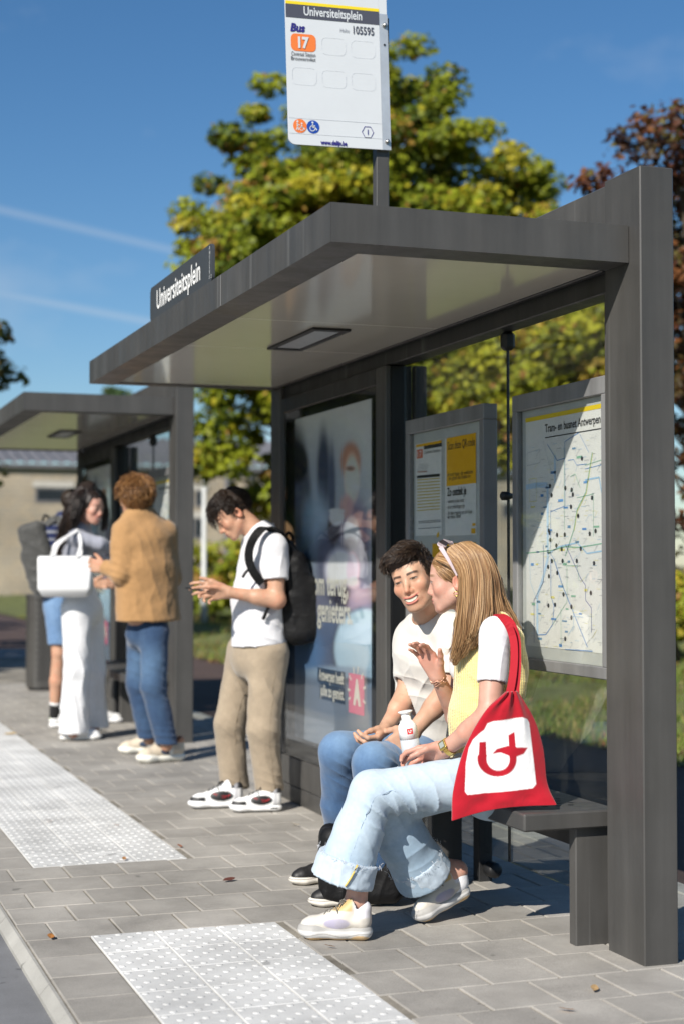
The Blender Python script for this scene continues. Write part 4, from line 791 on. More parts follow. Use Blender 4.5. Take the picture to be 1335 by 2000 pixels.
# ------------------------------------------------------------------ the second shelter with its own bench and board
def copy_tree(o, par=None):
    c = o.copy(); COL.objects.link(c); c.parent = par; c.matrix_parent_inverse = o.matrix_parent_inverse.copy()
    for ch in list(o.children): copy_tree(ch, c)
    return c
SH = Vector((.07, 6.79, 0)); SC = Vector((1.05, 1, 1.045))
S2 = copy_tree(S1); S2['label'] = 'farther grey bus shelter with the chatting group standing at its post'
B2 = copy_tree(B1); B2['label'] = 'empty grey metal bench behind the person in the tan jacket'
M2 = copy_tree(MAP); M2['label'] = 'framed network map on the glass behind the person in the tan jacket'; T2 = copy_tree(TT); T2['label'] = 'framed timetable board in the farther shelter behind the chatting group'
base = Vector((2.71, 4.56, 0))
for o in (S2, B2, M2, T2):
    l = o.location.copy(); o.scale = SC; o.location = Vector((base.x+.07+(l.x-2.64)*SC.x-.07, l.y+SH.y, l.z*SC.z))

# trees on the other side of the road: they show in the glass and the ceiling
maple = bpy.data.objects['maple_tree']
for i in range(9):
    c = copy_tree(maple); c['label'] = 'leafy street tree across the road from the shelters'; c['group'] = 'street trees across the road'
    c.location = Vector((-6.5-2.*(i % 2)-i*.3, 17+i*5.2, -.1)); c.rotation_euler = (0, 0, i*1.3); c.scale = (.9+.1*(i % 2), .9+.1*(i % 2), .85+.05*(i % 3))
hd = bpy.data.objects['bush']
for i in range(10):
    c = copy_tree(hd); c['label'] = 'clipped bush of the hedge across the road'; c['group'] = 'hedge across the road'; c.location = Vector((-4.5-.15*i, 16+i*5., -.1)); c.scale = (2.0, 2.8, 1.6)
sheet('far_verge', -40, -2.5, 12, 80, -.03, 'grass_ground')

# ------------------------------------------------------------------ litter bin
p_ = ground_at(100, 1346); bn = thing('litter_bin', p_, 'tall grey perforated litter bin beyond the group', 'litter bin'); rB = .26; hB = at(100, 1168, 16.6)[2]
prof = [(x, y) for x, y in rrect(p_[0], p_[1], .50, .42, .13, 8)]
MB().prism([(x, y) for x, y in prof], 2, .03, hB).build('body', 'grey_paint', bn); MB().prism([(p_[0]+(x-p_[0])*.93, p_[1]+(y-p_[1])*.93) for x, y in prof], 2, 0, .03).build('foot', 'black_rubber', bn); MB().prism([(p_[0]+(x-p_[0])*1.03, p_[1]+(y-p_[1])*1.03) for x, y in prof], 2, hB+.001, hB+.04).build('lid', 'grey_paint', bn)
hol = MB()
for i in range(26):
    for j in range(11): x = p_[0]-.17+.034*j+(.017 if i % 2 else 0); z = .12+.034*i; y = p_[1]-.2112; hol.add([(x+.009*math.cos(t), y, z+.012*math.sin(t)) for t in np.linspace(0, 2*math.pi, 6, endpoint=False)], [tuple(range(6))])
hol.build('perforation', 'black_rubber', bn)['kind'] = 'stuff'
# single leaves lying on the pavement
LEAFL = ('orange leaf lying beside the kerb', 'rust brown leaf lying at the corner of the far tactile strip', 'dark curled leaf lying on pavers between the two tactile strips', 'yellow leaf lying on pavers before the advert case', 'small tan leaf lying behind the pale sneaker', 'orange leaf lying on pavers before the near post', 'pale tan leaf lying on pavers near the bench leg', 'small orange leaf lying in the middle of the far tactile strip', 'tan leaf lying at the end row of the far tactile strip', 'brown leaf lying on the edge row of the far tactile strip', 'long straw coloured leaf lying along the far tactile strip', 'dark green leaf lying in the road gutter')
for i, (px, py, c, s_) in enumerate(((100, 1834, (.42, .17, .04), .026), (352, 1656, (.30, .09, .03), .024), (447, 1722, (.10, .03, .02), .03), (577, 1613, (.50, .32, .05), .026), (645, 1853, (.42, .2, .08), .02), (1107, 1977, (.45, .2, .06), .024), (1160, 1936, (.40, .26, .12), .026), (227, 1614, (.45, .2, .06), .022), (243, 1681, (.45, .22, .08), .02), (97, 1606, (.30, .12, .05), .022), (20, 1435, (.45, .3, .1), .05), (128, 1990, (.06, .09, .03), .05))):
    g = ground_at(px, py); mb = MB(); a_ = random.uniform(0, 3); e1 = np.array([math.cos(a_), math.sin(a_), 0]); e2 = np.array([-e1[1], e1[0], 0]); o_ = g+np.array([0, 0, .006 if g[0] > .8 else -.045])
    L0 = [(-1, 0, .004), (-.5, .38, .012), (.1, .5, .014), (.7, .3, .016), (1.15, 0, .012), (.7, -.34, .006), (.1, -.48, .003), (-.5, -.36, .004)]; mb.add([o_+e1*x*s_+e2*y*s_+np.array([0, 0, z*.6]) for x, y, z in L0]+[o_+np.array([0, 0, .003])], [(8, k_, (k_+1) % 8) for k_ in range(8)])
    mat('dry_leaf_%d' % i, c, .7, var=.3, vscale=60); tag(mb.build('fallen_leaf', 'dry_leaf_%d' % i), LEAFL[i], 'leaf', 'single leaves on the pavement')

# ------------------------------------------------------------------ people: shared builders
mat('skin', attr=True, rough=.47, spec=.42, sss=.06, bump=.08, bscale=420, bdist=.0006)
mat('hair', attr=True, rough=.36, spec=.5); mat('hair_matte', attr=True, rough=.5, spec=.4)
def cloth(name, col=(.5, .5, .5), attr=False, weave=900, bump=.25, rough=.85, sheen=.25, var=.06, vscale=30, fold=.0, fscale=14):
    m = mat(name, col, rough, attr=attr, var=var, vscale=vscale, sheen=sheen, spec=.25); N, L = m.node_tree.nodes, m.node_tree.links; p = N['Principled BSDF']
    tc = N.new('ShaderNodeTexCoord'); n = N.new('ShaderNodeTexNoise'); n.inputs['Scale'].default_value = weave; n.inputs['Detail'].default_value = 2; L.new(tc.outputs['Object'], n.inputs['Vector'])
    b = N.new('ShaderNodeBump'); b.inputs['Strength'].default_value = bump; b.inputs['Distance'].default_value = .0008; L.new(n.outputs['Fac'], b.inputs['Height'])
    if fold:
        n2 = N.new('ShaderNodeTexNoise'); n2.inputs['Scale'].default_value = fscale; n2.inputs['Detail'].default_value = 5; n2.inputs['Distortion'].default_value = 1.2; L.new(tc.outputs['Object'], n2.inputs['Vector'])
        b2 = N.new('ShaderNodeBump'); b2.inputs['Strength'].default_value = fold; b2.inputs['Distance'].default_value = .012; L.new(n2.outputs['Fac'], b2.inputs['Height']); L.new(b2.outputs['Normal'], b.inputs['Normal'])
    L.new(b.outputs['Normal'], p.inputs['Normal']); return m
cloth('denim', attr=True, weave=700, bump=.35, fold=.10); cloth('white_cotton', (.65, .65, .675), fold=.14); cloth('cream_cotton', (.62, .59, .54), fold=.14); cloth('chino', attr=True, fold=.10); cloth('tan_twill', (.37, .21, .09), fold=.10, fscale=10); cloth('grey_jersey', (.30, .31, .36), fold=.10); cloth('white_twill', (.74, .74, .75), fold=.12, fscale=7)
cloth('navy_stripe', attr=True); cloth('black_nylon', (.007, .007, .0075), rough=.55, fold=.4, fscale=18, sheen=.0); cloth('grey_nylon', (.06, .06, .057), rough=.6, fold=.6, fscale=16); cloth('red_canvas', attr=True, weave=1200, fold=.35, fscale=12); cloth('sock', attr=True)
mat('shoe_paint', attr=True, rough=.5, bump=.1, bscale=200); mat('sole_rubber', attr=True, rough=.6); mat('lace', (.6, .6, .55), .8); mat('gold', (.62, .42, .12), .25, metal=.9); mat('white_leather', (.70, .70, .70), .32, bump=.1, bscale=120, coat=.2)
def knit():
    m = mat('yellow_knit', (.80, .66, .25), .9, sheen=.6, var=.1, vscale=60, spec=.2); N, L = m.node_tree.nodes, m.node_tree.links; p = N['Principled BSDF']; tc = N.new('ShaderNodeTexCoord')
    mp_ = N.new('ShaderNodeMapping'); mp_.inputs['Rotation'].default_value = (0, 0, .4); L.new(tc.outputs['Object'], mp_.inputs['Vector'])
    a = N.new('ShaderNodeTexWave'); a.bands_direction = 'X'; a.inputs['Scale'].default_value = 42; a.inputs['Distortion'].default_value = 2.5; a.inputs['Detail Scale'].default_value = 3; L.new(mp_.outputs['Vector'], a.inputs['Vector'])
    c = N.new('ShaderNodeTexWave'); c.bands_direction = 'Z'; c.inputs['Scale'].default_value = 60; c.inputs['Distortion'].default_value = 3; L.new(mp_.outputs['Vector'], c.inputs['Vector'])
    ad = N.new('ShaderNodeMath'); ad.operation = 'MULTIPLY'; L.new(a.outputs['Fac'], ad.inputs[0]); L.new(c.outputs['Fac'], ad.inputs[1])
    b = N.new('ShaderNodeBump'); b.inputs['Strength'].default_value = .8; b.inputs['Distance'].default_value = .004; L.new(ad.outputs[0], b.inputs['Height']); L.new(b.outputs['Normal'], p.inputs['Normal'])
knit()

def frame_R(fwd, up): fwd = nrm(fwd); up = np.array(up, float); up = nrm(up-(up@fwd)*fwd); return np.stack([np.cross(fwd, up), fwd, up], 1)   # columns right, forward, up
def head_sdf(s, o, R, sc=1., smile=0., female=False, neck=None, jaw=1.):
    s.frame(o, R, sc); w = .96 if female else 1.
    s.el((0, -.010, .032), (.0745*w, .097, .086), k=.02); s.el((0, .046, .03), (.058*w, .043, .05), k=.02); s.el((0, .040, -.032), (.0625*w, .0515, .062), k=.025); s.el((0, .028, -.068), (.052*w*jaw, .053, .043), k=.025)
    for x in (-1, 1):
        s.rc((x*.05*w*jaw, .0, -.056), (x*.022*jaw, .068, -.1), .017, .016, k=.022); s.el((x*.040*w, .063+.003*smile, -.030+.004*smile), (.021+.003*smile, .019+.002*smile, .021), k=.02)
        s.el((x*.031, .107, -.002), (.0155, .013, .009), k=.012, mode='s'); s.el((x*.031, .0790, -.002), .0145, k=.005)
    s.rc((-.033, .081, .018), (.033, .081, .018), .0095, k=.02); s.el((0, .078, -.104), (.021 if not female else .017, .017, .016), k=.02)
    s.rc((0, .086, .006), (0, .1075 if female else .111, -.039), .0085, .0100 if not female else .0088, k=.016)
    for x in (-1, 1): s.el((x*.0115, .096, -.0445), (.0075, .010, .0072), k=.010)
    s.el((0, .080 if female else .083, -.072), (.030, .018, .022), k=.016)
    if smile:
        s.el((0, .0995, -.066), (.031, .0065, .0036), k=.005, bend=10); s.el((0, .0970, -.0858), (.0245, .0075, .0050), k=.005, bend=9); s.el((0, .1065, -.0748), (.0275, .009, .0066), k=.004, mode='s', bend=10.5)
    else:
        s.el((0, .0955, -.0665), (.021, .0065, .0046), k=.006); s.el((0, .0940, -.0775), (.0185, .0070, .0056), k=.006); s.el((0, .104, -.0715), (.023, .006, .0012), k=.002, mode='s')
    for x in (-1, 1): s.el((x*.0755*w, -.012, -.018), (.0085, .0195, .031), k=.006); s.el((x*.0835*w, -.008, -.014), (.007, .011, .018), k=.004, mode='s')
    s.frame()
    if neck is not None:
        a = np.array(o)+R@np.array([0, -.022, -.055])*sc; nb = np.array(neck[0]); s.rc(a, nb, neck[1], neck[2], k=.025)
def head_colors(v, o, R, sc, skin, lip, brow, smile=0., female=False, iris=(.06, .035, .02), squint=0.):
    c = np.ones((len(v), 3))*np.array(skin); c = c*(1+.09*fbm(v*48, 4, 3))[:, None]; c = mixc(c, np.array(skin)*[1.05, .82, .78], .5*sstep(.1, .8, fbm(v*24, 3, 8))); c = mixc(c, np.array(skin)*[.72, .62, .56], .5*sstep(.62, .8, vnoise(v*300, 12))); q = ((v-o)@R)/sc; x, y, z = q.T; ax = np.abs(x)
    face = (y > .03) & (np.abs(z) < .16) & (ax < .11) & (y < .14)
    c = mixc(c, np.array(skin)*[1.12, .80, .74], face*.55*np.exp(-(((ax-.043)/.022)**2+((z+.036)/.02)**2)))
    c = mixc(c, np.array(skin)*[1.08, .78, .72], face*.5*np.exp(-((ax/.014)**2+((z+.042)/.014)**2)))
    bz = .0215+.10*(ax-.014)-3.2*(np.maximum(ax-.034, 0))**2*10 if False else (.0172 if not female else .0195)+.13*(ax-.012)-4.2*np.maximum(ax-.03, 0)**2*3
    c = mixc(c, brow, face*.9*sstep(.0062, .003, np.abs(z-bz))*sstep(.009, .013, ax)*sstep(.053, .046, ax))
    ex = ax-.031; op = .0048*(1-squint); ee = (ex/.0135)**2+((z+.002)/op)**2; eye = face*(y > .07)
    c = mixc(c, (.32, .28, .25), eye*sstep(1.15, .8, ee)); c = mixc(c, iris, eye*sstep(1.2, .8, (ex/.0066)**2+((z+.002)/.0060)**2)*sstep(1.2, .9, ee))
    c = mixc(c, (.03, .018, .012), eye*.92*sstep(.0022, .0009, np.abs(z+.002-op*np.sqrt(np.maximum(1-(ex/.0145)**2, 0))-.0006))*sstep(.0155, .0135, np.abs(ex)))
    c = mixc(c, np.array(skin)*.42, eye*.5*sstep(.0016, .0006, np.abs(z+.002+op*np.sqrt(np.maximum(1-(ex/.0145)**2, 0))))*sstep(.0155, .0135, np.abs(ex)))
    if smile:
        zz = z-10.5*x*x; up_ = (x/.031)**2+((zz+.066)/.0042)**2; lo_ = (x/.0255)**2+((zz+.0858)/.0056)**2; mo = (x/.0272)**2+((zz+.0752)/.0066)**2
        c = mixc(c, lip, face*(y > .07)*np.maximum(sstep(1.3, .9, up_), sstep(1.3, .9, lo_))); c = mixc(c, (.10, .03, .025), face*(y > .07)*sstep(1.25, .95, mo)); tz = (x/.0240)**2+((zz+.0742)/.0052)**2
        c = mixc(c, (.62, .57, .47), face*(y > .065)*sstep(1.15, .9, tz)); c = mixc(c, (.45, .38, .30), face*(y > .065)*sstep(1.1, .9, tz)*.35*(np.abs(((x/.0062) % 1)-.5) > .40))
    else:
        up_ = (x/.0225)**2+((z+.0665)/.005)**2; lo_ = (x/.0195)**2+((z+.0775)/.0066)**2; c = mixc(c, lip, face*(y > .07)*np.maximum(sstep(1.3, .85, up_), sstep(1.3, .85, lo_))); c = mixc(c, np.array(lip)*.3, face*(y > .07)*sstep(.0016, .0006, np.abs(z+.0715))*(ax < .022))
    ear = (ax > .073) & (np.abs(y+.01) < .03); c = mixc(c, np.array(skin)*[1.12, .75, .68], ear*.6)
    return c
def hand(s, wrist, F, T, sgn, curls, spread=(.12, .03, -.06, -.16), thumb=(.75, .55, .25), tcurl=.35, hs=1., k=.006):
    """F towards the fingers, T towards the thumb side; palm faces cross(F,T)*sgn"""
    F = nrm(F); T = np.array(T, float); T = nrm(T-(T@F)*F); N_ = np.cross(F, T)*sgn; w = np.array(wrist, float)
    offs = (.029, .0095, -.0105, -.029); fl = (.088, .091, .086, .077); seg = ((.044, .027, .021), (.048, .030, .022), (.044, .028, .021), (.034, .021, .018))
    for i in range(4):
        kn = w+(F*fl[i]+T*offs[i])*hs; s.rc(w+T*offs[i]*.55*hs, kn, .0165*hs, .0125*hs, k=.012)
        d0 = nrm(F*math.cos(spread[i])+T*math.sin(spread[i])); a = 0; p = kn; r = .0098 if i < 3 else .0085; cu = curls[i] if np.ndim(curls[i]) else (curls[i],)*3
        for j in range(3): a += cu[j]; d = d0*math.cos(a)+N_*math.sin(a); q = p+d*seg[i][j]*hs; s.rc(p, q, r*hs, (r-.0009)*hs, k=k*.8); p = q; r -= .0009
    b = w+(F*.018+T*.02)*hs; d = nrm(F*thumb[0]+T*thumb[1]+N_*thumb[2]); m = b+d*.045*hs; s.rc(b, m, .0175*hs, .0125*hs, k=.012); d2 = nrm(d*math.cos(tcurl)+nrm(F*.8+N_*.5-T*.4)*math.sin(tcurl)); n_ = m+d2*.034*hs; s.rc(m, n_, .0118*hs, .0105*hs, k=k); s.rc(n_, n_+nrm(d2+.25*F)*.026*hs, .0103*hs, .0085*hs, k=k)
def shoe(par, heel, toe_dir, up, sc, upper_col, sole_col, name='shoe', chunky=0., laces=None, h=.0035, low=False):
    """heel: world point under the heel; returns the shoe part"""
    f = nrm(toe_dir); u = np.array(up, float); u = nrm(u-(u@f)*f); R = np.stack([f, np.cross(u, f), u], 1); o = np.array(heel, float); st = .012*chunky
    s = SDF(); s.frame(o, R, sc); zz = .028+st; top = .0 if not low else -.012
    s.rc((.050, 0, zz+.022), (.125, .002, zz+.024), .036, .037, k=.02); s.rc((.125, .002, zz+.02), (.225, .004, zz+.008), .037, .033, k=.025); s.rc((.225, .004, zz+.006), (.245, .004, zz+.004), .034, .028, k=.01); s.rc((.045, 0, zz+.025), (.040, 0, zz+.068+top), .034, .032, k=.02); s.rc((.11, 0, zz+.042), (.075, 0, zz+.085+top), .026, .024, k=.02); s.rc((.17, .002, zz+.025), (.09, 0, zz+.065+top), .026, .028, k=.02)
    s.rc((.055, 0, zz+.06+top), (.05, 0, zz+.15), .024, .030, k=.006, mode='s'); s.plane(o+R@np.array([0, 0, .016])*sc, -u)
    loc = lambda v: ((v-o)@R)/sc
    def uc(v, n): return upper_col(loc(v), n@R) if callable(upper_col) else np.ones((len(v), 3))*upper_col
    up_o = sdf_obj(name, s, h, 'shoe_paint', par, uc)
    t = SDF(); t.frame(o, R, sc); hz = .017+st*.8
    t.rc((.045, 0, hz), (.13, .0, hz), .041, .036, k=.02, flat=((0, 0, 1), .041/(hz*1.05))); t.rc((.13, 0, hz), (.225, .004, hz), .037, .044, k=.02, flat=((0, 0, 1), .044/(hz*1.02))); t.rc((.225, .004, hz+.004), (.25, .004, hz+.008), .042, .032, k=.02, flat=((0, 0, 1), .042/hz)); t.plane(o+R@np.array([0, 0, .0005])*sc, -u)
    def sc_(v, n): return sole_col(loc(v), n@R) if callable(sole_col) else np.ones((len(v), 3))*sole_col
    sdf_obj('sole', t, h, 'sole_rubber', up_o, sc_)
    if laces:
        ps = []
        for i in range(5):
            x = .182-.020*i; z = zz+.052+.0095*i+top*.5; w_ = .019
            for sg in (-1, 1): ps.append(resample([o+R@(np.array([x, sg*w_, z-.004])*sc), o+R@(np.array([x-.008, 0, z+.008])*sc), o+R@(np.array([x-.018, -sg*w_, z+.001])*sc)], 7))
        lo = [resample([o+R@(np.array(q)*sc) for q in ((.10, .004*sg, zz+.092+top), (.118, .022*sg, zz+.098+top), (.135, .034*sg, zz+.070+top), (.122, .030*sg, zz+.050), (.108, .012*sg, zz+.085+top))], 7) for sg in (-1, 1)]; ps += lo
        link('laces', tube_mesh(np.array(ps), .0028*sc, 5), laces, up_o)
    return up_o
def scalp_hair(o, R, sc, N_, region, comb, length, lift, rad, cols, seed, wave=.0, wl=.03, K=7, el=((0, -.010, .034), (.0785, .101, .0895)), jitter=.35, taper=.35, hug=None):
    g = np.random.default_rng(seed); d = g.normal(0, 1, (N_*6, 3)); d /= np.linalg.norm(d, axis=1)[:, None]; c, r = np.array(el[0]), np.array(el[1]); p = c+d*r; n = d/r; n /= np.linalg.norm(n, axis=1)[:, None]; m = region(p); p, n = p[m][:N_], n[m][:N_]; N_ = len(p)
    t = comb(p)+g.normal(0, jitter, (N_, 3)); t -= (t*n).sum(1)[:, None]*n; t /= np.linalg.norm(t, axis=1)[:, None]+1e-9; L_ = length(p)*g.uniform(.7, 1.2, N_); lf = lift(p)*g.uniform(.6, 1.4, N_); u = np.linspace(0, 1, K)
    P = p[:, None]+(t[:, None]*u[None, :, None]+n[:, None]*(lf[:, None]*np.sin(u*2.0)[None]*.8)[..., None])*L_[:, None, None]; P[..., 2] -= (L_[:, None]*.18*u[None]**2)
    if wave: b = np.cross(t, n); ph = g.random(N_)*6.28; P += (b[:, None]*np.sin(P[..., :1]*0+(u[None, :, None]*L_[:, None, None]/wl*6.28+ph[:, None, None]))*wave*u[None, :, None])
    q = (P-c)/r; e = np.linalg.norm(q, axis=2, keepdims=True); P = np.where(e < 1.0, c+(P-c)/e, P)          # keep outside the skull
    if hug is not None: e = np.linalg.norm((P-c)/r, axis=2, keepdims=True); P = c+(P-c)/e*(1+hug*g.random((N_, 1, 1))*(.3+.7*u[None, :, None]))
    W = np.array(o)+(P*sc)@R.T; cc = cols[g.choice(len(cols), N_)]*g.uniform(.7, 1.3, (N_, 1)); return W, np.broadcast_to(rad*sc*(1-(1-taper)*u**2)[None], (N_, K)), np.broadcast_to(cc[:, None], (N_, K, 3))
def guide_hair(guides, N_, rad, cols, seed, depth_dir, thick, K=22, jit=.006, wave=0., wl=.06, taper=.4):
    """strands interpolated between neighbouring guide polylines (list of (k,3))"""
    g = np.random.default_rng(seed); G = np.array([resample(q, K) for q in guides]); u = g.random(N_)*(len(G)-1-1e-6); i = u.astype(int); f = (u-i)[:, None, None]; P = G[i]*(1-f)+G[i+1]*f; t = np.linspace(0, 1, K)
    P = P+np.array(depth_dir)[None, None]*(g.uniform(-1, 1, N_)[:, None]*thick*(.35+.65*np.sin(np.minimum(t*1.6, 1)*1.57))[None])[..., None]; off = g.normal(0, jit, (N_, 1, 3)); P = P+off*np.sin(np.minimum(t*1.3, 1)*1.57)[None, :, None]
    if wave: ph = g.random(N_)*6.28; P = P+wave*np.stack([np.sin(t[None]*1./wl+ph[:, None]), np.cos(t[None]*.8/wl+ph[:, None]), 0*t[None]+0*ph[:, None]], -1)*t[None, :, None]
    end = g.uniform(.86, 1.0, N_); tt = t[None]*end[:, None]*(K-1); j = np.minimum(tt.astype(int), K-2); fr_ = (tt-j)[..., None]; P = np.take_along_axis(P, j[..., None], 1)*(1-fr_)+np.take_along_axis(P, j[..., None]+1, 1)*fr_
    cc = cols[g.choice(len(cols), N_)]*g.uniform(.75, 1.25, (N_, 1)); return P, np.broadcast_to(rad*(1-(1-taper)*t**3)[None], (N_, K)), np.broadcast_to(cc[:, None], (N_, K, 3))
def strands_obj(name, sets, par, m='hair', sides=4):
    vs, fs, cs = [], [], []; b = 0
    for P, r, c in sets:
        me = tube_mesh(P, r, sides, c); n = len(me.vertices); v = np.empty(n*3, np.float32); me.vertices.foreach_get('co', v); vs.append(v.reshape(-1, 3)); k = np.empty(n*4, np.float32); me.color_attributes['Col'].data.foreach_get('color', k); cs.append(k.reshape(-1, 4)[:, :3])
        N_, K = P.shape[:2]; idx = np.arange(N_*K*sides).reshape(N_, K, sides); n1 = np.roll(idx, -1, axis=2); fs.append(np.stack([idx[:, :-1], n1[:, :-1], n1[:, 1:], idx[:, 1:]], -1).reshape(-1, 4)+b); b += n; bpy.data.meshes.remove(me)
    return link(name, raw_mesh(name, np.concatenate(vs), np.concatenate(fs), np.concatenate(cs), smooth=True), m, par)
def skin_col(base): return lambda v, n: np.ones((len(v), 3))*np.array(base)*(1+.10*fbm(v*40, 4, 5))[:, None]*np.where(fbm(v*22, 3, 6)[:, None] > .25, np.array([[1.03, .93, .91]]), 1.)
def joined(name, parts, m, par):
    vs, fs, cs, b = [], [], [], 0
    for v, f, c in parts: vs.append(v); fs.append(np.asarray(f)+b); cs.append(np.broadcast_to(c, (len(v), 3))); b += len(v)
    return link(name, raw_mesh(name, np.concatenate(vs), np.concatenate(fs), np.concatenate(cs), smooth=True), m, par)
def denim_col(base, fade, spots, seed=2):
    """worn denim: pale where the cloth is rubbed (spots = (centre, radius))"""
    def fn(v, n):
        c = np.ones((len(v), 3))*np.array(base); w = .25*fbm(v*7, 3, seed)+.12*fbm(v*np.array([40, 40, 12]), 2, seed+3)
        for q, r in spots: w = w+np.exp(-((v-np.array(q))**2).sum(1)/(r*r))
        return mixc(c, fade, np.clip(w, 0, 1))*(1+.06*vnoise(v*130, 9))[:, None]
    return fn
def arm_line(s, pts, rads, k=.02): s.chain(pts, rads, k)
CAMF = _F
def snap(o, pts, off=.001, k=24):
    n = len(o.data.vertices); v = np.empty(n*3, np.float32); o.data.vertices.foreach_get('co', v); v = v.reshape(-1, 3).astype(float); nn = np.empty(n*3, np.float32); o.data.vertices.foreach_get('normal', nn); nn = nn.reshape(-1, 3)
    p = resample(pts, k); out = []
    for q in p:
        i = np.argsort(((v-q)**2).sum(1))[:6]; out.append(v[i].mean(0)+nn[i].mean(0)*off)
    return np.array(out)

# ------------------------------------------------------------------ seated woman (yellow knit vest, pale jeans)
SKW = (.50, .285, .215); LIPW = (.50, .17, .15)
W = thing('person', (2.39, 5.21, 0), 'seated person in yellow knit vest and pale blue wide jeans with long fair hair', 'person')
w_lh, w_rh = at(962, 1524, 5.62), at(947, 1518, 5.78); w_lk, w_rk = at(724, 1548, 5.545), at(742, 1570, 5.66); w_la, w_ra = at(694, 1762, 5.545), at(892, 1700, 5.86)
w_ls, w_rs = at(966, 1236, 5.575), at(916, 1228, 5.86); w_le, w_lw = at(954, 1400, 5.49), at(867, 1464, 5.585); w_re, w_rw = at(890, 1400, 5.90), at(853, 1322, 5.80)
sp0, sp1, sp2, sp3 = at(948, 1492, 5.70), at(946, 1400, 5.70), at(957, 1300, 5.72), at(953, 1226, 5.73); lat = nrm(w_ls-w_rs)
hw_o = at(891, 1129, 5.725); ray_ = nrm(hw_o-_C); left = nrm(np.cross(np.array([0, 0, 1.]), ray_)); hw_f = nrm(left*math.cos(.16)+ray_*math.sin(.16)+np.array([0, 0, -.14])); hw_R = frame_R(hw_f, (0, 0, 1)); HS = .985
s = SDF(); head_sdf(s, hw_o, hw_R, HS, 0, True, (sp3+np.array([0, 0, .01]), .046, .05)); hv, hf = s.mesh(.0022); hv = relax(hv, hf, 1); hc = head_colors(hv, hw_o, hw_R, HS, SKW, LIPW, (.20, .12, .07), female=True)
s = SDF(); s.tube(sp0, sp1, lat, (.14, .10), (.125, .095)); s.tube(sp1, sp2, lat, (.125, .095), (.135, .09)); s.tube(sp2, sp3, lat, (.135, .09), (.09, .06), k=.03); s.rc(sp3, hw_o-[0, 0, .06], .05, .045, k=.02)
s.chain([w_ls, w_le, w_lw], [.046, .041, .0265], .02); s.rc(w_le, w_le*.55+w_lw*.45, .041, .038, k=.02); s.chain([w_rs, w_re, w_rw], [.044, .038, .025], .02)
Fh = nrm(at(800, 1480, 5.625)-w_lw); hand(s, w_lw, Fh, np.array([0, 0, 1.])*.8-CAMF*.45, -1, ((.30, .75, .5), (.35, .8, .55), (.4, .85, .6), (.5, .9, .6)), thumb=(.75, .35, .55), tcurl=.5)
Fr = nrm(at(822, 1262, 5.78)-w_rw); hand(s, w_rw, Fr, _R*.8-CAMF*.55+_U*.2, -1, ((.40, .45, .30), (.32, .45, .3), (.22, .40, .25), (.12, .36, .25)), spread=(.10, .03, -.05, -.15), thumb=(.75, .62, .15), tcurl=.15, hs=.98)
s.chain([w_lh, w_lk, w_la], [.075, .052, .036], .02); s.chain([w_rh, w_rk, at(840, 1684, 5.83), w_ra], [.075, .05, .032, .034], .02)
s.rc(w_la, w_la+np.array([-.06, .03, -.06]), .034, .026, k=.02); s.rc(w_ra, w_ra+np.array([-.07, -.01, -.05]), .034, .028, k=.02)
bv, bf = s.mesh(.0033); bv = relax(bv, bf, 1)
bc = skin_col(SKW)(bv, None); tip = np.zeros(len(bv))
for q in (w_rw+Fr*.1, w_lw+Fh*.1): tip = np.maximum(tip, np.exp(-((bv-q)**2).sum(1)/.07**2))
bc = mixc(bc, np.array(SKW)*[1.08, .80, .78], tip*.6)
joined('body', [(hv, hf, hc), (bv, bf, bc)], 'skin', W)
# tee under the vest: sleeves
s = SDF(); ax = nrm(w_le-w_ls); cut = w_ls+ax*.178
s.rc(w_ls-ax*.0, w_ls+ax*.2, .056, .053, k=.02, clip=(cut, ax)); s.rc(w_ls+ax*.12, w_ls+ax*.28, .045, .045, k=.002, mode='s'); s.rc(w_ls+[0, 0, .0], sp3+[0, 0, -.02], .046, .05, k=.03)
ax2 = nrm(w_re-w_rs); s.rc(w_rs, w_rs+ax2*.15, .060, .056, k=.02)
sdf_obj('t_shirt', s, .0035, 'white_cotton', W, spots=[(w_ls+ax*.12, .09, np.cross(ax, CAMF), .035, .006), (w_ls+ax*.05, .06, ax, .03, .004)], base=.0015)
# knitted vest
s = SDF(); s.tube(sp0-[0, 0, .005], sp1, lat, (.172, .128), (.160, .122), k=.03); s.tube(sp1, sp2, lat, (.160, .122), (.158, .118), k=.03); s.tube(sp2, sp3+[0, 0, -.012], lat, (.158, .118), (.12, .075), k=.04)
s.rc(w_ls+[.02, 0, .016]-lat*.035, sp3+[0, 0, .02], .058, .066, k=.03); s.rc(at(1000, 1245, 5.63), at(1002, 1350, 5.62), .04, .045, k=.03); s.rc(w_rs+[0, 0, .01], sp3+[0, 0, .02], .058, .066, k=.03)
s.rc(w_ls+lat*.012-ax*.03, w_ls+ax*.20+lat*.02, .058, .06, k=.012, mode='s'); s.plane(sp0-[0, 0, .01]-[.0, 0, .012], (0, 0, -1)); s.el(hw_o+[.045, -.0, -.10], (.07, .07, .08), k=.02, mode='s')
s.rc(sp3+[0, 0, .02], sp3+[-.03, .01, .12], .055, .07, k=.01, mode='s')
sdf_obj('knit_vest', s, .004, 'yellow_knit', W, spots=[(sp1+[0, -.1, .02], .16, (0, 0, 1), .07, .008), (sp0+[-.05, -.1, .05], .12, (.4, 0, 1), .05, .007)], base=.004, bscale=12)
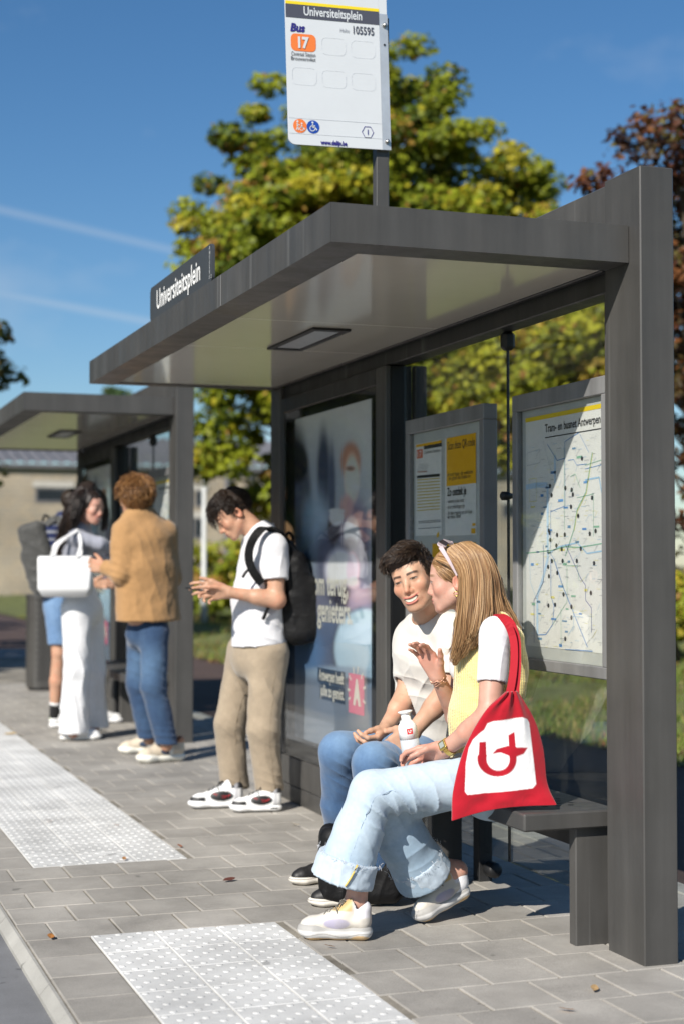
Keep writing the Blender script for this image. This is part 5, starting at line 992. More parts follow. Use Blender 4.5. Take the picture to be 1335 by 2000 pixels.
# jeans: each leg ends in a wide turned-up cuff
s = SDF(); hemL = at(668, 1716, 5.545); dL = nrm(hemL-w_lk+np.array([0, 0, -.02])); hemR = at(826, 1708, 5.80); dR = nrm(hemR-w_rk)
s.rc(w_lh, w_lk, .098, .076, k=.03); s.rc(w_rh, w_rk, .094, .076, k=.03); s.rc(w_lk+[0, 0, .002], w_lk*.55+hemL*.45, .076, .081, k=.02); s.rc(w_lk*.55+hemL*.45, hemL, .081, .106, k=.03, clip=(hemL+dL*.01, dL)); s.rc(w_rk, w_rk*.5+hemR*.5, .082, .090, k=.03); s.rc(w_rk*.5+hemR*.5, hemR, .090, .106, k=.03, clip=(hemR+dR*.01, dR))
s.tube(w_lh*.5+w_rh*.5-[.0, 0, .02], sp0+[0, 0, .05], lat, (.175, .13), (.155, .118), k=.04)
s.plane((0, 0, .455), (0, 0, -1)) if False else None
fadeW = [(w_lk+[0, -.06, .05], .13), (w_lh*.5+w_lk*.5+[0, -.05, .08], .16), (hemL*.5+w_lk*.5+[-.05, -.06, 0], .16)]
jeans = sdf_obj('jeans', s, .0042, 'denim', W, denim_col((.28, .385, .49), (.43, .525, .61), fadeW), spots=[(w_lk+[.075, -.06, -.075], .085, (.75, 0, .65), .042, .040), (w_lk+[.15, -.07, -.05], .10, (.95, 0, .35), .065, .022), (w_lk+[.0, -.07, -.06], .06, (.6, 0, .8), .05, .016), (w_lh+[-.05, -.07, .05], .12, (1, 0, .35), .07, .012), (hemL*.75+w_lk*.25+[.04, -.08, 0], .09, (1, 0, .2), .08, .010), (w_rk*.5+hemR*.5, .12, dR, .06, .012), (hemL-dL*.11, .07, dL, .06, .006)], base=.003, bscale=8)
for hem, d, r in ((hemL, dL, .112), (hemR, dR, .108)):
    c = SDF(); c.rc(hem-d*.088, hem+d*.012, r-.008, r, k=.004, clip=(hem+d*.004, d)); c.ops[-1] = c.ops[-1]; c.rc(hem-d*.16, hem-d*.078, r+.06, r+.06, k=.004, mode='s', clip=(hem-d*.078, d)); c.rc(hem-d*.035, hem+d*.10, r-.016, r-.010, k=.004, mode='s')
    sdf_obj('cuff', c, .004, 'denim', jeans, denim_col((.44, .52, .60), (.53, .60, .67), []), spots=[(hem+np.array([-.05, -.09, 0]), .06, np.cross(d, CAMF), .03, .006)], base=.005, bscale=16)
    g = np.random.default_rng(3); ps = []                                             # frayed edge at the top of the turn-up
    e1 = nrm(np.cross(d, [0, 1., .2])); e2 = np.cross(d, e1)
    for i in range(90): a = g.random()*6.28; b = hem-d*(.076+g.normal(0, .004))+(e1*math.cos(a)+e2*math.sin(a))*(r+.001); ps.append(np.array([b, b-d*g.uniform(.001, .008)+g.normal(0, .002, 3), b-d*g.uniform(.002, .012)+g.normal(0, .004, 3)]))
    link('frayed_edge', tube_mesh(np.array(ps), .0006, 3), 'white_cotton', jeans)['kind'] = 'stuff'
mat('seam_thread', (.26, .34, .44), .8); sdir = -CAMF; sp_ = snap(jeans, [w_lh*.25+w_lk*.75+sdir*.12+[0, 0, .02], w_lh*.1+w_lk*.9+sdir*.12+[0, 0, .01], w_lk+sdir*.12+[.01, 0, -.02], w_lk*.7+hemL*.3+sdir*.12, w_lk*.4+hemL*.6+sdir*.12, hemL-dL*.09+sdir*.13], .0008, 44); link('seam', tube_mesh(sp_[None], .0012, 4), 'seam_thread', jeans); mat('gold_thread', (.55, .42, .12), .8)
q = hemL+nrm(np.array([-.25, -1, 0]))*.119; link('seam_tab', one_tube([q-dL*.072+[.02, 0, 0], q-dL*.03+[.012, 0, 0], q+dL*.004], .0035, 5), 'gold_thread', jeans)
mat('speckled_lace', (.16, .15, .13), .8, var=.9, vscale=160)
# chunky pale sneakers
def chunky(q, n):
    x, y, z = q.T; c = np.ones((len(q), 3))*np.array((.56, .52, .46)); c = mixc(c, (.36, .335, .43), sstep(.9, .6, ((x-.135)/.055)**2+((z-.066)/.022)**2)); c = mixc(c, (.52, .36, .16), sstep(.108, .114, z)*sstep(.072, .085, x)); c = mixc(c, (.66, .64, .68), sstep(.084, .09, z)*sstep(.075, .065, x)); c = mixc(c, (.62, .48, .40), sstep(.016, .010, x)*sstep(.045, .055, z)*.8); c = mixc(c, (.50, .49, .47), sstep(.225, .24, x)*.25); return mixc(c, (.34, .32, .29), .35*sstep(.1, .6, fbm(q*26, 3, 4)))
def chunky_sole(q, n):
    x, y, z = q.T; c = np.ones((len(q), 3))*np.array((.62, .61, .60)); c = mixc(c, (.60, .42, .22), sstep(.012, .008, z)*.9); c = mixc(c, (.66, .47, .26), sstep(1.1, .9, ((x-.05)/.035)**2+((z-.006)/.016)**2)); c = mixc(c, (.30, .29, .27), .8*sstep(.0030, .001, np.abs(z-.0225-.006*np.sin(x*42)))); c = mixc(c, (.60, .42, .22), sstep(1.1, .9, ((x-.215)/.04)**2+((z-.002)/.012)**2)); c = mixc(c, (.22, .21, .19), .7*sstep(.036, .041, z)); return c
tl = nrm(ground_at(573, 1833)-ground_at(728, 1836)); shoe(W, ground_at(728, 1836)+tl*-.002, tl, (0, 0, 1), .93, chunky, chunky_sole, 'sneaker', 1.6, 'speckled_lace')
to = ground_at(818, 1803)+np.array([0, 0, .004]); hl = at(950, 1728, 5.92); tr_ = nrm(to-hl); R_off = .248; shoe(W, to-tr_*.262*.93-np.array([0, 0, .006]), tr_, np.array([0, 0, 1.])-.1*_R, .93, chunky, chunky_sole, 'sneaker', 1.6, 'speckled_lace')
for a, fwd in ((w_la, tl), (w_ra, tr_)):
    k_ = SDF(); k_.rc(a+np.array([0, 0, -.045]), a+np.array([0, 0, -.02]), .037, .0365, k=.01); k_.rc(a+np.array([0, 0, -.045]), a+fwd*.05+np.array([0, 0, -.075]), .036, .032, k=.02); sdf_obj('sock', k_, .004, 'white_cotton', W)
# long fair hair
HC = np.array([(.30, .165, .07), (.22, .115, .048), (.38, .23, .11), (.17, .085, .036), (.45, .29, .15)])
s = SDF(); s.frame(hw_o, hw_R, HS); s.el((0, -.012, .033), (.0775, .099, .0875), k=.02); s.el((0, .128, -.048), (.085, .088, .095), k=.02, mode='s'); s.frame()
hp = lambda *q: np.array([at(*p_) for p_ in q])
gA = [hp((861, 1080, 5.66), (876, 1093, 5.645), (893, 1112, 5.64), (898, 1150, 5.635), (893, 1205, 5.63), (887, 1250, 5.63), (878, 1290, 5.635)),
      hp((880, 1066, 5.66), (900, 1088, 5.64), (912, 1120, 5.625), (912, 1165, 5.615), (908, 1215, 5.60), (902, 1260, 5.60), (888, 1296, 5.62)),
      hp((898, 1059, 5.67), (922, 1080, 5.64), (934, 1120, 5.62), (934, 1165, 5.60), (930, 1205, 5.58), (922, 1240, 5.575), (902, 1280, 5.60)),
      hp((910, 1057, 5.69), (938, 1080, 5.65), (952, 1120, 5.63), (954, 1165, 5.61), (955, 1195, 5.60), (948, 1222, 5.59), (925, 1262, 5.59)),
      hp((918, 1057, 5.71), (947, 1080, 5.68), (962, 1120, 5.66), (966, 1160, 5.65), (972, 1190, 5.64), (982, 1212, 5.63), (995, 1235, 5.63)),
      hp((920, 1058, 5.73), (953, 1085, 5.72), (970, 1125, 5.71), (976, 1160, 5.70), (990, 1192, 5.69), (1006, 1222, 5.68), (1014, 1256, 5.68)),
      hp((920, 1060, 5.75), (954, 1088, 5.76), (972, 1130, 5.75), (978, 1165, 5.75), (990, 1195, 5.75), (1002, 1225, 5.76), (1006, 1250, 5.77))]
for gq, r0 in zip(gA[1:6], (.018, .02, .022, .022, .022)):
    gg = resample(gq+CAMF*.016, 9)
    for i in range(3, 8): s.rc(gg[i], gg[i+1], r0*(1-.05*i), r0*(1-.05*(i+1)), k=.02)
hr = sdf_obj('hair', s, .0045, 'hair', W, lambda v, n: np.ones((len(v), 3))*HC[1]*(.8+.3*fbm(v*np.array([90, 90, 9]), 2, 2))[:, None])
front = lambda p: (p[:, 2] > .035+.25*np.maximum(p[:, 1]-.02, 0)) | (p[:, 1] < -.0)
sets = [guide_hair(gA[4:], 1300, .0011, HC, 27, -CAMF, .02, jit=.006, wave=.005, wl=.14), guide_hair(gA, 4200, .0011, HC, 21, -CAMF, .013, jit=.005, wave=.004, wl=.16), guide_hair([hp((848, 1092, 5.69), (860, 1096, 5.66), (877, 1105, 5.645), (891, 1118, 5.64)), hp((850, 1090, 5.69), (866, 1094, 5.655), (882, 1102, 5.64), (895, 1118, 5.635)), hp((866, 1074, 5.67), (882, 1084, 5.65), (898, 1100, 5.635), (903, 1122, 5.63))], 420, .0014, HC, 22, -CAMF, .006, K=9, jit=.003),
        scalp_hair(hw_o, hw_R, HS, 2600, lambda p: (p[:, 2] > .055) | ((p[:, 1] < -.02) & (p[:, 2] > -.05)), lambda p: np.stack([np.sign(p[:, 0])*.35+p[:, 0]*6, -.75-0*p[:, 0], -.3-0*p[:, 0]], 1), lambda p: .11+0*p[:, 0], lambda p: .025+0*p[:, 0], .0016, HC, 24, jitter=.07, K=10, el=((0, -.012, .033), (.0785, .1, .0885)), hug=.05), scalp_hair(hw_o, hw_R, HS, 900, lambda p: (p[:, 1] > .02) & (p[:, 2] > .045) & (p[:, 1] < .085), lambda p: np.stack([p[:, 0]*9, -.5-0*p[:, 0], -.75-0*p[:, 0]], 1), lambda p: .075+0*p[:, 0], lambda p: .02+0*p[:, 0], .0015, HC, 25, jitter=.06, K=10, el=((0, -.012, .033), (.0785, .1, .0885)), hug=.04)]
strands_obj('hair_strands', sets, hr)
link('wisp', tube_mesh(np.array([resample(hp((884, 1240, 5.63), (880, 1262, 5.63), (872, 1268+i*2, 5.63), (862-i*2, 1262+i*3, 5.63)), 10) for i in range(6)]), np.linspace(.0012, .0004, 10), 3, cols=np.repeat(HC[1][None], 6, 0)), 'hair', hr)
# hoop earring
er = hw_o+hw_R@np.array([-.080, -.002, -.056]); MBt = np.array([er+hw_R@np.array([0, math.cos(t), math.sin(t)])*.008 for t in np.linspace(0, 6.0, 20)]); tag(link('earring', tube_mesh(MBt[None], .0018, 6), 'gold'), 'small gold hoop earring in the ear of the fair haired person', 'earring')

# ------------------------------------------------------------------ her things: sunglasses, watch, bracelet, bottle, tote bag
mat('lilac_plastic', (.62, .50, .52), .25, coat=.3); mat('smoke_lens', (.05, .035, .035), .1, spec=.8)
sg = thing('sunglasses', at(868, 1070, 5.70), 'pale pink sunglasses pushed up on the fair hair', 'sunglasses')
def strap(pts, w, th, wdir, k=14):
    p = resample(pts, k); T_ = np.gradient(p, axis=0); T_ /= np.linalg.norm(T_, axis=1)[:, None]; wd = np.broadcast_to(np.array(wdir, float), p.shape) if np.ndim(wdir) == 1 else np.array([np.array(wdir[0])*(1-t)+np.array(wdir[1])*t for t in np.linspace(0, 1, k)]); wd = wd-(wd*T_).sum(1)[:, None]*T_; wd = wd/np.linalg.norm(wd, axis=1)[:, None]; nn = np.cross(T_, wd); ww = np.broadcast_to(w, k)[:, None]
    v = np.stack([p-wd*ww/2-nn*th/2, p+wd*ww/2-nn*th/2, p+wd*ww/2+nn*th/2, p-wd*ww/2+nn*th/2], 1).reshape(-1, 3); i = np.arange(k*4).reshape(k, 4); n1 = np.roll(i, -1, 1); f = np.stack([i[:-1], n1[:-1], n1[1:], i[1:]], -1).reshape(-1, 4); return raw_mesh('strap', v, [np.concatenate([f, i[:1, ::-1], i[-1:]])], smooth=False)
aN = [at(859, 1068, 5.628), at(876, 1096, 5.622), at(891, 1124, 5.628)]; aF = [at(878, 1059, 5.815), at(893, 1085, 5.83), at(900, 1112, 5.83)]
link('arm', strap(aN, np.linspace(.016, .006, 14), .004, _R*.8+_U*.6), 'lilac_plastic', sg); link('arm', strap(aF, np.linspace(.016, .006, 14), .004, _R*.8+_U*.6), 'lilac_plastic', sg)
link('front', strap([at(858, 1067, 5.626), at(866, 1061, 5.70), at(872, 1058, 5.76), at(878, 1058, 5.817)], np.array([.014, .03, .034, .03, .02, .013, .013, .02, .03, .034, .03, .02, .014, .012]), .005, _R*.6+_U*-.3), 'lilac_plastic', sg)
link('lens', strap([at(862, 1062.5, 5.66), at(869, 1058, 5.71)], .028, .0035, _R*.6+_U*-.3, 6), 'smoke_lens', sg)
wt = thing('wrist_watch', w_lw, 'gold digital watch on the wrist above the bottle', 'watch'); wax = nrm(w_lw-w_le); wc = w_lw-wax*.018; e2 = nrm(np.cross(wax, CAMF)); e1 = np.cross(e2, wax)
if e1@CAMF > 0: e1 = -e1
band = np.array([wc+(e1*math.cos(t)*.031+e2*math.sin(t)*.031) for t in np.linspace(0, 2*math.pi, 33)]); link('band', strap(band, .017, .0025, wax, 40), 'gold', wt)
fc = wc+nrm(e1*.75-e2*.66*np.sign(e2[2])*-1)*.0325; fn_ = nrm(fc-wc); fx = wax; fy = np.cross(fn_, fx); Rw = np.stack([fx, fy, fn_], 1); s = SDF(); s.frame(fc, Rw); s.box((0, 0, 0), (.0155, .0165, .0045), r=.003); s.frame(); sdf_obj('case', s, .0015, 'gold', wt); mat('lcd', (.28, .30, .27), .2); mb = MB(); mb.quad(*[fc+Rw@np.array(q) for q in ((-.0095, -.010, .005), (.0095, -.010, .005), (.0095, .010, .005), (-.0095, .010, .005))]); mb.build('display', 'lcd', wt)
brc = w_rw-nrm(w_rw-w_re)*.008; bax = nrm(w_rw-w_re); b1 = nrm(np.cross(bax, CAMF)); b2 = np.cross(bax, b1); ps = []
for k_ in range(3): ps.append(np.array([brc+bax*(.007*(k_-1)+.004*math.sin(5*t+k_))+(b1*math.cos(t)+b2*math.sin(t))*(.029+.002*math.sin(9*t)) for t in np.linspace(0, 2*math.pi, 40)]))
mat('copper_beads', (.62, .36, .26), .35, metal=.5); tag(link('bracelet', tube_mesh(np.array(ps), .0022, 5), 'copper_beads'), 'thin copper coloured bracelet on the raised wrist', 'bracelet')
bt0 = at(806, 1496, 5.655); bt1 = at(790, 1389, 5.655); bax_ = nrm(bt1-bt0); HB = float(np.linalg.norm(bt1-bt0)); bo = thing('water_bottle', bt0, 'translucent white drinking bottle with a red emblem in the hand', 'bottle')
mat('frosted', (.78, .82, .86), .35, transl=.45); mat('white_plastic', (.84, .84, .83), .35); mat('bottle_red', (.62, .03, .03), .5)
MB().lathe(bt0, bax_, [(.028, 0), (.0325, .006), (.0335, HB*.30), (.0335, HB*.50)], 28).build('lower_body', 'frosted', bo, True); MB().lathe(bt0, bax_, [(.0338, HB*.5), (.0338, HB*.70), (.031, HB*.76), (.019, HB*.83), (.0165, HB*.84), (.0165, HB*.93), (.0155, HB*.93), (.0185, HB*.965), (.0255, HB*.985), (.026, HB), (.022, HB*1.005)], 28).build('shoulder_and_cup', 'white_plastic', bo, True)
vw = nrm(_C-bt0); vw = nrm(vw-(vw@bax_)*bax_); vx = np.cross(bax_, vw)
def on_bottle(a, z, r=.0342): return bt0+bax_*z+(vw*math.cos(a)+vx*math.sin(a))*r
def bpatch(name, a0, a1, z0, z1, r, m): mb = MB(); n = 7; aa = np.linspace(a0, a1, n); mb.add([on_bottle(a, z, r) for z in (z0, z1) for a in aa], [(i, i+1, n+i+1, n+i) for i in range(n-1)]); return mb.build(name, m, bo)
bpatch('emblem', -.12, .50, HB*.60, HB*.60+.020, .0341, 'bottle_red'); mb = MB()
def arc_poly(cx, cy, r0, r1, a0, a1, n=12): return [(cx+r*math.cos(a), cy+r*math.sin(a)) for r, aa in ((r1, np.linspace(a0, a1, n)), (r0, np.linspace(a1, a0, n))) for a in aa]
def to_b(x, y): return on_bottle(.19+x/.0342, HB*.60+.010+y, .0345)
pol = arc_poly(-.0005, -.0012, .0026, .0046, math.pi, 2*math.pi, 7); n = len(pol); mb.add([to_b(*q) for q in pol], [(i, i+1, n-2-i, n-1-i) for i in range(n//2-1)]); mb.add([to_b(*q) for q in ((-.0051, -.0012), (-.0031, -.0012), (-.0031, .0055), (-.0051, .0055))], [(0, 1, 2, 3)]); mb.add([to_b(*q) for q in ((.0021, -.0012), (.0041, -.0012), (.0041, .0055), (.0021, .0055))], [(0, 1, 2, 3)]); mb.add([to_b(*q) for q in ((.0005, .0012), (.007, .0012), (.007, .003), (.0005, .003))], [(0, 1, 2, 3)]); mb.build('emblem_mark', 'white_plastic', bo)
mat('pale_ink', (.45, .42, .45), .6); bpatch('small_print', -.15, .55, HB*.555, HB*.555+.0015, .0341, 'pale_ink'); bpatch('small_print', -.12, .52, HB*.535, HB*.535+.0015, .0341, 'pale_ink')
# red tote bag hanging from the near shoulder
tb = thing('tote_bag', at(975, 1590, 5.5), 'red canvas tote bag with a white emblem hanging from the shoulder', 'bag')
nU, nV = 150, 150; TLc, TRc = at(984, 1355, 5.45), at(1012, 1350, 5.46); uu = np.linspace(0, 1, nU); vv_ = np.linspace(0, 1, nV)
Lp = resample([at(x, y, d) for x, y, d in ((986, 1352, 5.385), (945, 1392, 5.395), (905, 1465, 5.400), (884, 1545, 5.385), (881, 1603, 5.375))], nV); Rp = resample([at(x, y, d) for x, y, d in ((1010, 1350, 5.405), (1042, 1404, 5.435), (1060, 1462, 5.445), (1068, 1530, 5.445), (1086, 1572, 5.415))], nV)
Vv, Uu = np.meshgrid(vv_, uu, indexing='ij'); Gp = Lp[:, None]*(1-Uu[..., None])+Rp[:, None]*Uu[..., None]
sag = np.sin(math.pi*Uu)*Vv**3*.022; Gp = Gp+np.array([0, 0, 1.])*(sag*(1-.4*Uu))[..., None]
nb2 = -CAMF; bul = (.030*np.sin(math.pi*Uu)**.7*np.sin(math.pi*np.clip(Vv*.92+.04, 0, 1))**.7)
fold_ = .009*fbm(np.dstack([Uu*2.6, Vv*1.6, 0*Uu]), 3, 6)+.007*np.sin((Uu*5.5+Vv*1.6)*math.pi)*np.exp(-(Vv/.30)**2)+.008*np.exp(-((Vv-.90)/.07)**2)*np.sin((Uu*4.3+.3)*math.pi)
FrontP = Gp+nb2*(bul+fold_*np.sin(math.pi*Uu)**.3)[..., None]; BackP = Gp-nb2*(bul*.5+.012+.3*fold_)[..., None]
# emblem drawn in picture-like bag coordinates
rel = Gp-_C; dd = rel@_F; bx_, by_ = 667.5+3100*(rel@_R)/dd, 1000-3100*(rel@_U)/dd
redc = np.array((.37, .005, .016)); wht = np.array((.82, .82, .82)); col = np.ones((nV, nU, 3))*redc
def inpoly(px, py, poly):
    c = np.zeros(px.shape, bool); n = len(poly)
    for i in range(n):
        x0, y0 = poly[i]; x1, y1 = poly[(i+1) % n]; t = ((y0 > py) != (y1 > py)) & (px < (x1-x0)*(py-y0)/(y1-y0+1e-9)+x0); c ^= t
    return c
ss = 0
for ox in (-1, 0, 1):
    for oy in (-1, 0, 1):
        X_, Y_ = bx_+ox*.7, by_+oy*.7
        w_ = inpoly(X_, Y_, [(906, 1545), (911, 1551), (1038, 1538), (1045, 1530), (1031, 1410), (1027, 1403), (1018, 1399), (960, 1408), (950, 1412), (944, 1424), (934, 1432), (922, 1444), (914, 1460), (908, 1490)])
        loc_ = lambda a, b: (X_*0+a, Y_*0+b)
        cx, cy = 970, 1478; e_o = ((X_-968)/38)**2+((Y_-1480)/35)**2; e_i = ((X_-970)/22)**2+((Y_-1480)/23)**2
        u_ = (e_o < 1) & ~(e_i < 1) & (Y_ > 1473)
        u_ |= inpoly(X_, Y_, [(934, 1448), (947, 1447), (948, 1482), (932, 1482)]); u_ |= inpoly(X_, Y_, [(990, 1434), (1002, 1427), (1006, 1480), (992, 1482)]); u_ |= inpoly(X_, Y_, [(959, 1471), (968, 1461), (990, 1454), (1006, 1457), (1028, 1458), (1020, 1470), (1004, 1476), (992, 1474), (975, 1468)])
        ss = ss+np.where(w_ & ~u_, 1., 0.)
col = mixc(col.reshape(-1, 3), wht, (ss/9).ravel()); idx = np.arange(nU*nV).reshape(nV, nU); q = np.stack([idx[:-1, :-1], idx[1:, :-1], idx[1:, 1:], idx[:-1, 1:]], -1).reshape(-1, 4); o_ = nU*nV
rim = np.concatenate([idx[0, :], idx[1:, -1], idx[-1, -2::-1], idx[-2:0:-1, 0]]); rq = np.stack([rim, rim+o_, np.roll(rim, -1)+o_, np.roll(rim, -1)], 1)[:, ::-1]
me = raw_mesh('pouch', np.concatenate([FrontP.reshape(-1, 3), BackP.reshape(-1, 3)]), np.concatenate([q, q[:, ::-1]+o_, rq]), np.concatenate([col, np.ones((nU*nV, 3))*redc]), smooth=True); link('pouch', me, 'red_canvas', tb)
mat('red_strap', redc, .8)
link('strap', strap([at(993, 1360, 5.395), at(1000, 1320, 5.42), at(1003, 1280, 5.47), at(1000, 1245, 5.515), at(988, 1216, 5.53), at(968, 1201, 5.585), at(945, 1200, 5.66)], .026, .003, _R, 26), 'red_strap', tb); link('strap', strap([at(1004, 1362, 5.405), at(1008, 1320, 5.435), at(1009, 1280, 5.485), at(1007, 1245, 5.54), at(996, 1216, 5.56), at(976, 1200, 5.61), at(950, 1199, 5.68)], .026, .003, _R, 26), 'red_strap', tb)

# ------------------------------------------------------------------ seated man (cream tee, blue jeans)
SKM = (.49, .29, .195); DK = np.array([(.020, .012, .008), (.032, .019, .012), (.014, .009, .007), (.055, .034, .021)])
Mn = thing('person', (2.45, 5.9, 0), 'seated smiling person in cream t-shirt and blue jeans with short dark hair', 'person')
m_rs, m_ls = at(806, 1246, 6.30), at(882, 1236, 6.06); m_re, m_rw = at(793, 1358, 6.24), at(752, 1422, 6.13); m_le, m_lw = at(872, 1352, 6.0), at(806, 1428, 6.0)
m_rh, m_lh = at(862, 1462, 6.48), at(850, 1478, 6.30); m_rk, m_lk = at(662, 1470, 6.18), at(728, 1492, 5.98); m_ra, m_la = at(672, 1700, 6.40), at(738, 1738, 6.10)
t0, t1, t2, t3 = at(856, 1452, 6.38), at(846, 1350, 6.28), at(842, 1275, 6.20), at(842, 1226, 6.17); lat = nrm(m_ls-m_rs)
hm_o = at(809, 1131, 6.05); tow = nrm(_C-hm_o); hm_f = nrm(tow*math.cos(.38)-_R*math.sin(.38)+np.array([0, 0, -.05])); hm_R = frame_R(hm_f, _U*math.cos(.36)-_R*math.sin(.36)); HM = 1.04
s = SDF(); head_sdf(s, hm_o, hm_R, HM, 1., False, (t3+np.array([0, 0, .0]), .055, .062), jaw=.9); hv, hf = s.mesh(.0022); hv = relax(hv, hf, 1); hc = head_colors(hv, hm_o, hm_R, HM, SKM, (.46, .15, .12), (.035, .02, .014), 1., squint=.36)
ql = ((hv-hm_o)@hm_R)/HM; hc = mixc(hc, np.array(SKM)*[.72, .70, .70], .35*sstep(-.075, -.1, ql[:, 2])*(ql[:, 1] > -.01)*(ql[:, 1] < .12))
s = SDF(); s.tube(t0, t1, lat, (.15, .11), (.14, .105)); s.tube(t1, t2, lat, (.14, .105), (.155, .10)); s.tube(t2, t3, lat, (.155, .1), (.10, .07), k=.03); s.rc(t3, hm_o+hm_R@np.array([0, -.02, -.06]), .06, .054, k=.02)
s.chain([m_rs, m_re, m_rw], [.050, .040, .028], .02); s.rc(m_re, m_re*.6+m_rw*.4, .040, .038, k=.02); s.chain([m_ls, m_le, m_lw], [.050, .042, .029], .02); s.rc(m_le, m_le*.6+m_lw*.4, .042, .040, k=.02)
Fm = nrm(at(730, 1450, 6.06)-m_rw); hand(s, m_rw, Fm, -CAMF*.8+_U*.3, 1, ((.6, .8, .5), (.65, .85, .5), (.7, .85, .5), (.75, .85, .5)), thumb=(.85, .25, .4), hs=1.0)
hand(s, m_lw, nrm(at(765, 1462, 6.04)-m_lw), _U*.7-_R*.2, 1, ((.4, .6, .4),)*4, hs=1.05)
s.chain([m_rh, m_rk, m_ra], [.08, .056, .04], .02); s.chain([m_lh, m_lk, m_la], [.08, .056, .04], .02)
bv, bf = s.mesh(.0034); bv = relax(bv, bf, 1); joined('body', [(hv, hf, hc), (bv, bf, skin_col(SKM)(bv, None))], 'skin', Mn)
s = SDF(); s.tube(t0-[0, 0, .02], t1, lat, (.175, .135), (.168, .128), k=.03); s.tube(t1, t2, lat, (.168, .128), (.178, .122), k=.03); s.tube(t2, t3-[0, 0, .012], lat, (.178, .122), (.13, .085), k=.04); s.rc(m_rs+[0, 0, .008], t3+[0, 0, .004], .066, .074, k=.03); s.rc(m_ls+[0, 0, .008], t3+[0, 0, .004], .066, .074, k=.03)
for a, b in ((m_rs, m_re), (m_ls, m_le)): ax = nrm(b-a); s.rc(a, a+ax*.18, .068, .060, k=.025, clip=(a+ax*.165, ax)); s.rc(a+ax*.11, a+ax*.3, .049, .052, k=.002, mode='s')
nk = t3+np.array([0, 0, .03]); s.rc(nk-[0, 0, .02], nk+(hm_o-nk)*.8, .064, .075, k=.006, mode='s')
sdf_obj('t_shirt', s, .004, 'cream_cotton', Mn, spots=[(t1+_R*-.12-CAMF*.05, .15, (.3, 0, 1), .07, .014), (t2+_R*-.05-CAMF*.1-[0, 0, .1], .14, _R-_U*.4, .07, .010), (m_rs+[0, -.05, -.09], .10, _R, .04, .007), (t2-CAMF*.12+[0, 0, -.08], .12, _R+_U*.5, .06, .006)], base=.003)
ring_ = np.array([nk+[0, 0, -.006]+(nrm(lat)*math.cos(t)*.066+np.cross(lat, [0, 0, 1.])*math.sin(t)*.064)+np.array([0, 0, .012])*math.cos(t)**2 for t in np.linspace(0, 6.283, 40)]); link('collar', tube_mesh(ring_[None], .007, 8), 'cream_cotton', Mn)
s = SDF(); hR = at(674, 1672, 6.385); hL = at(738, 1712, 6.09)
s.rc(m_rh, m_rk, .096, .078, k=.04); s.rc(m_lh, m_lk, .096, .078, k=.04); s.rc(m_rk, m_rk*.5+hR*.5, .078, .080, k=.03); s.rc(m_rk*.5+hR*.5, hR, .08, .070, k=.03, clip=(hR+[0, 0, -.01], (0, 0, -1))); s.rc(m_lk, m_lk*.5+hL*.5, .076, .074, k=.03); s.rc(m_lk*.5+hL*.5, hL, .074, .066, k=.03, clip=(hL+[0, 0, -.01], (0, 0, -1)))
s.tube(m_lh*.5+m_rh*.5, t0+[0, 0, .02], lat, (.17, .13), (.16, .125), k=.04)
fadeM = [(m_rk+[-.02, -.02, .07], .10), (m_lk+[-.02, -.02, .07], .10), (m_rh*.45+m_rk*.55+[0, 0, .08], .12), (m_lh*.45+m_lk*.55+[0, 0, .08], .12)]
mj = sdf_obj('jeans', s, .0042, 'denim', Mn, denim_col((.045, .098, .20), (.14, .235, .37), fadeM), spots=[(m_rk+[.08, -.06, -.05], .09, (.6, 0, 1), .035, .026), (m_lk+[.08, -.06, -.05], .09, (.6, 0, 1), .035, .022), (m_rk*.6+m_rh*.4+[0, -.05, .02], .10, (1, .0, .5), .04, .012), (m_lk*.6+m_lh*.4+[0, -.05, .02], .10, (1, .0, .5), .045, .012), (m_rk*.4+hR*.6, .12, (.3, 0, 1), .08, .008)], base=.003)
mat('pale_thread', (.55, .60, .64), .8)
for k_, (a, b, c) in enumerate(((m_rh, m_rk, hR), (m_lh, m_lk, hL))):
    sd = nrm(np.array([.25, -1, 0.])); r_ = .080; link('seam', tube_mesh(snap(mj, [a*.35+b*.65+sd*.11+[0, 0, -.005], a*.15+b*.85+sd*.11+[0, 0, -.015], b+sd*.11+[.03, 0, -.05], b*.8+c*.2+sd*.11+[.02, 0, 0], b*.4+c*.6+sd*.11+[.02, 0, 0]], .0008, 30)[None], .0015, 4), 'pale_thread', mj)
def skate(q, n):
    x, y, z = q.T; c = np.ones((len(q), 3))*np.array((.014, .013, .013)); w = np.abs(z-.052-.018*np.sin((x-.06)*28))*1.; return mixc(c, (.62, .60, .57), sstep(.0035, .0015, w)*sstep(.05, .06, x)*sstep(.19, .18, x)*(np.abs(y) > .015))
def skate_sole(q, n): x, y, z = q.T; c = np.ones((len(q), 3))*np.array((.66, .62, .55)); return mixc(c, (.12, .11, .10), sstep(.0014, .0006, np.abs(z-.028)))
gR, gL = ground_at(566, 1729), ground_at(603, 1770); dRr = nrm(np.array([-1, -.10, 0])); dLl = nrm(ground_at(603, 1770)-ground_at(757, 1766)); shoe(Mn, gR-dRr*.275, dRr, (0, 0, 1), .98, skate, skate_sole, 'sneaker', 0, 'lace', low=True); shoe(Mn, gL-dLl*.275, dLl, (0, 0, 1), .98, skate, skate_sole, 'sneaker', 0, 'lace', low=True)
for a, f_ in ((m_ra, dRr), (m_la, dLl)): k_ = SDF(); k_.rc(a+np.array([0, 0, -.01]), a+np.array([0, 0, .012]), .043, .043, k=.01); k_.rc(a, a+f_*.03-[0, 0, .03], .04, .035, k=.02); sdf_obj('sock', k_, .004, 'white_cotton', Mn)
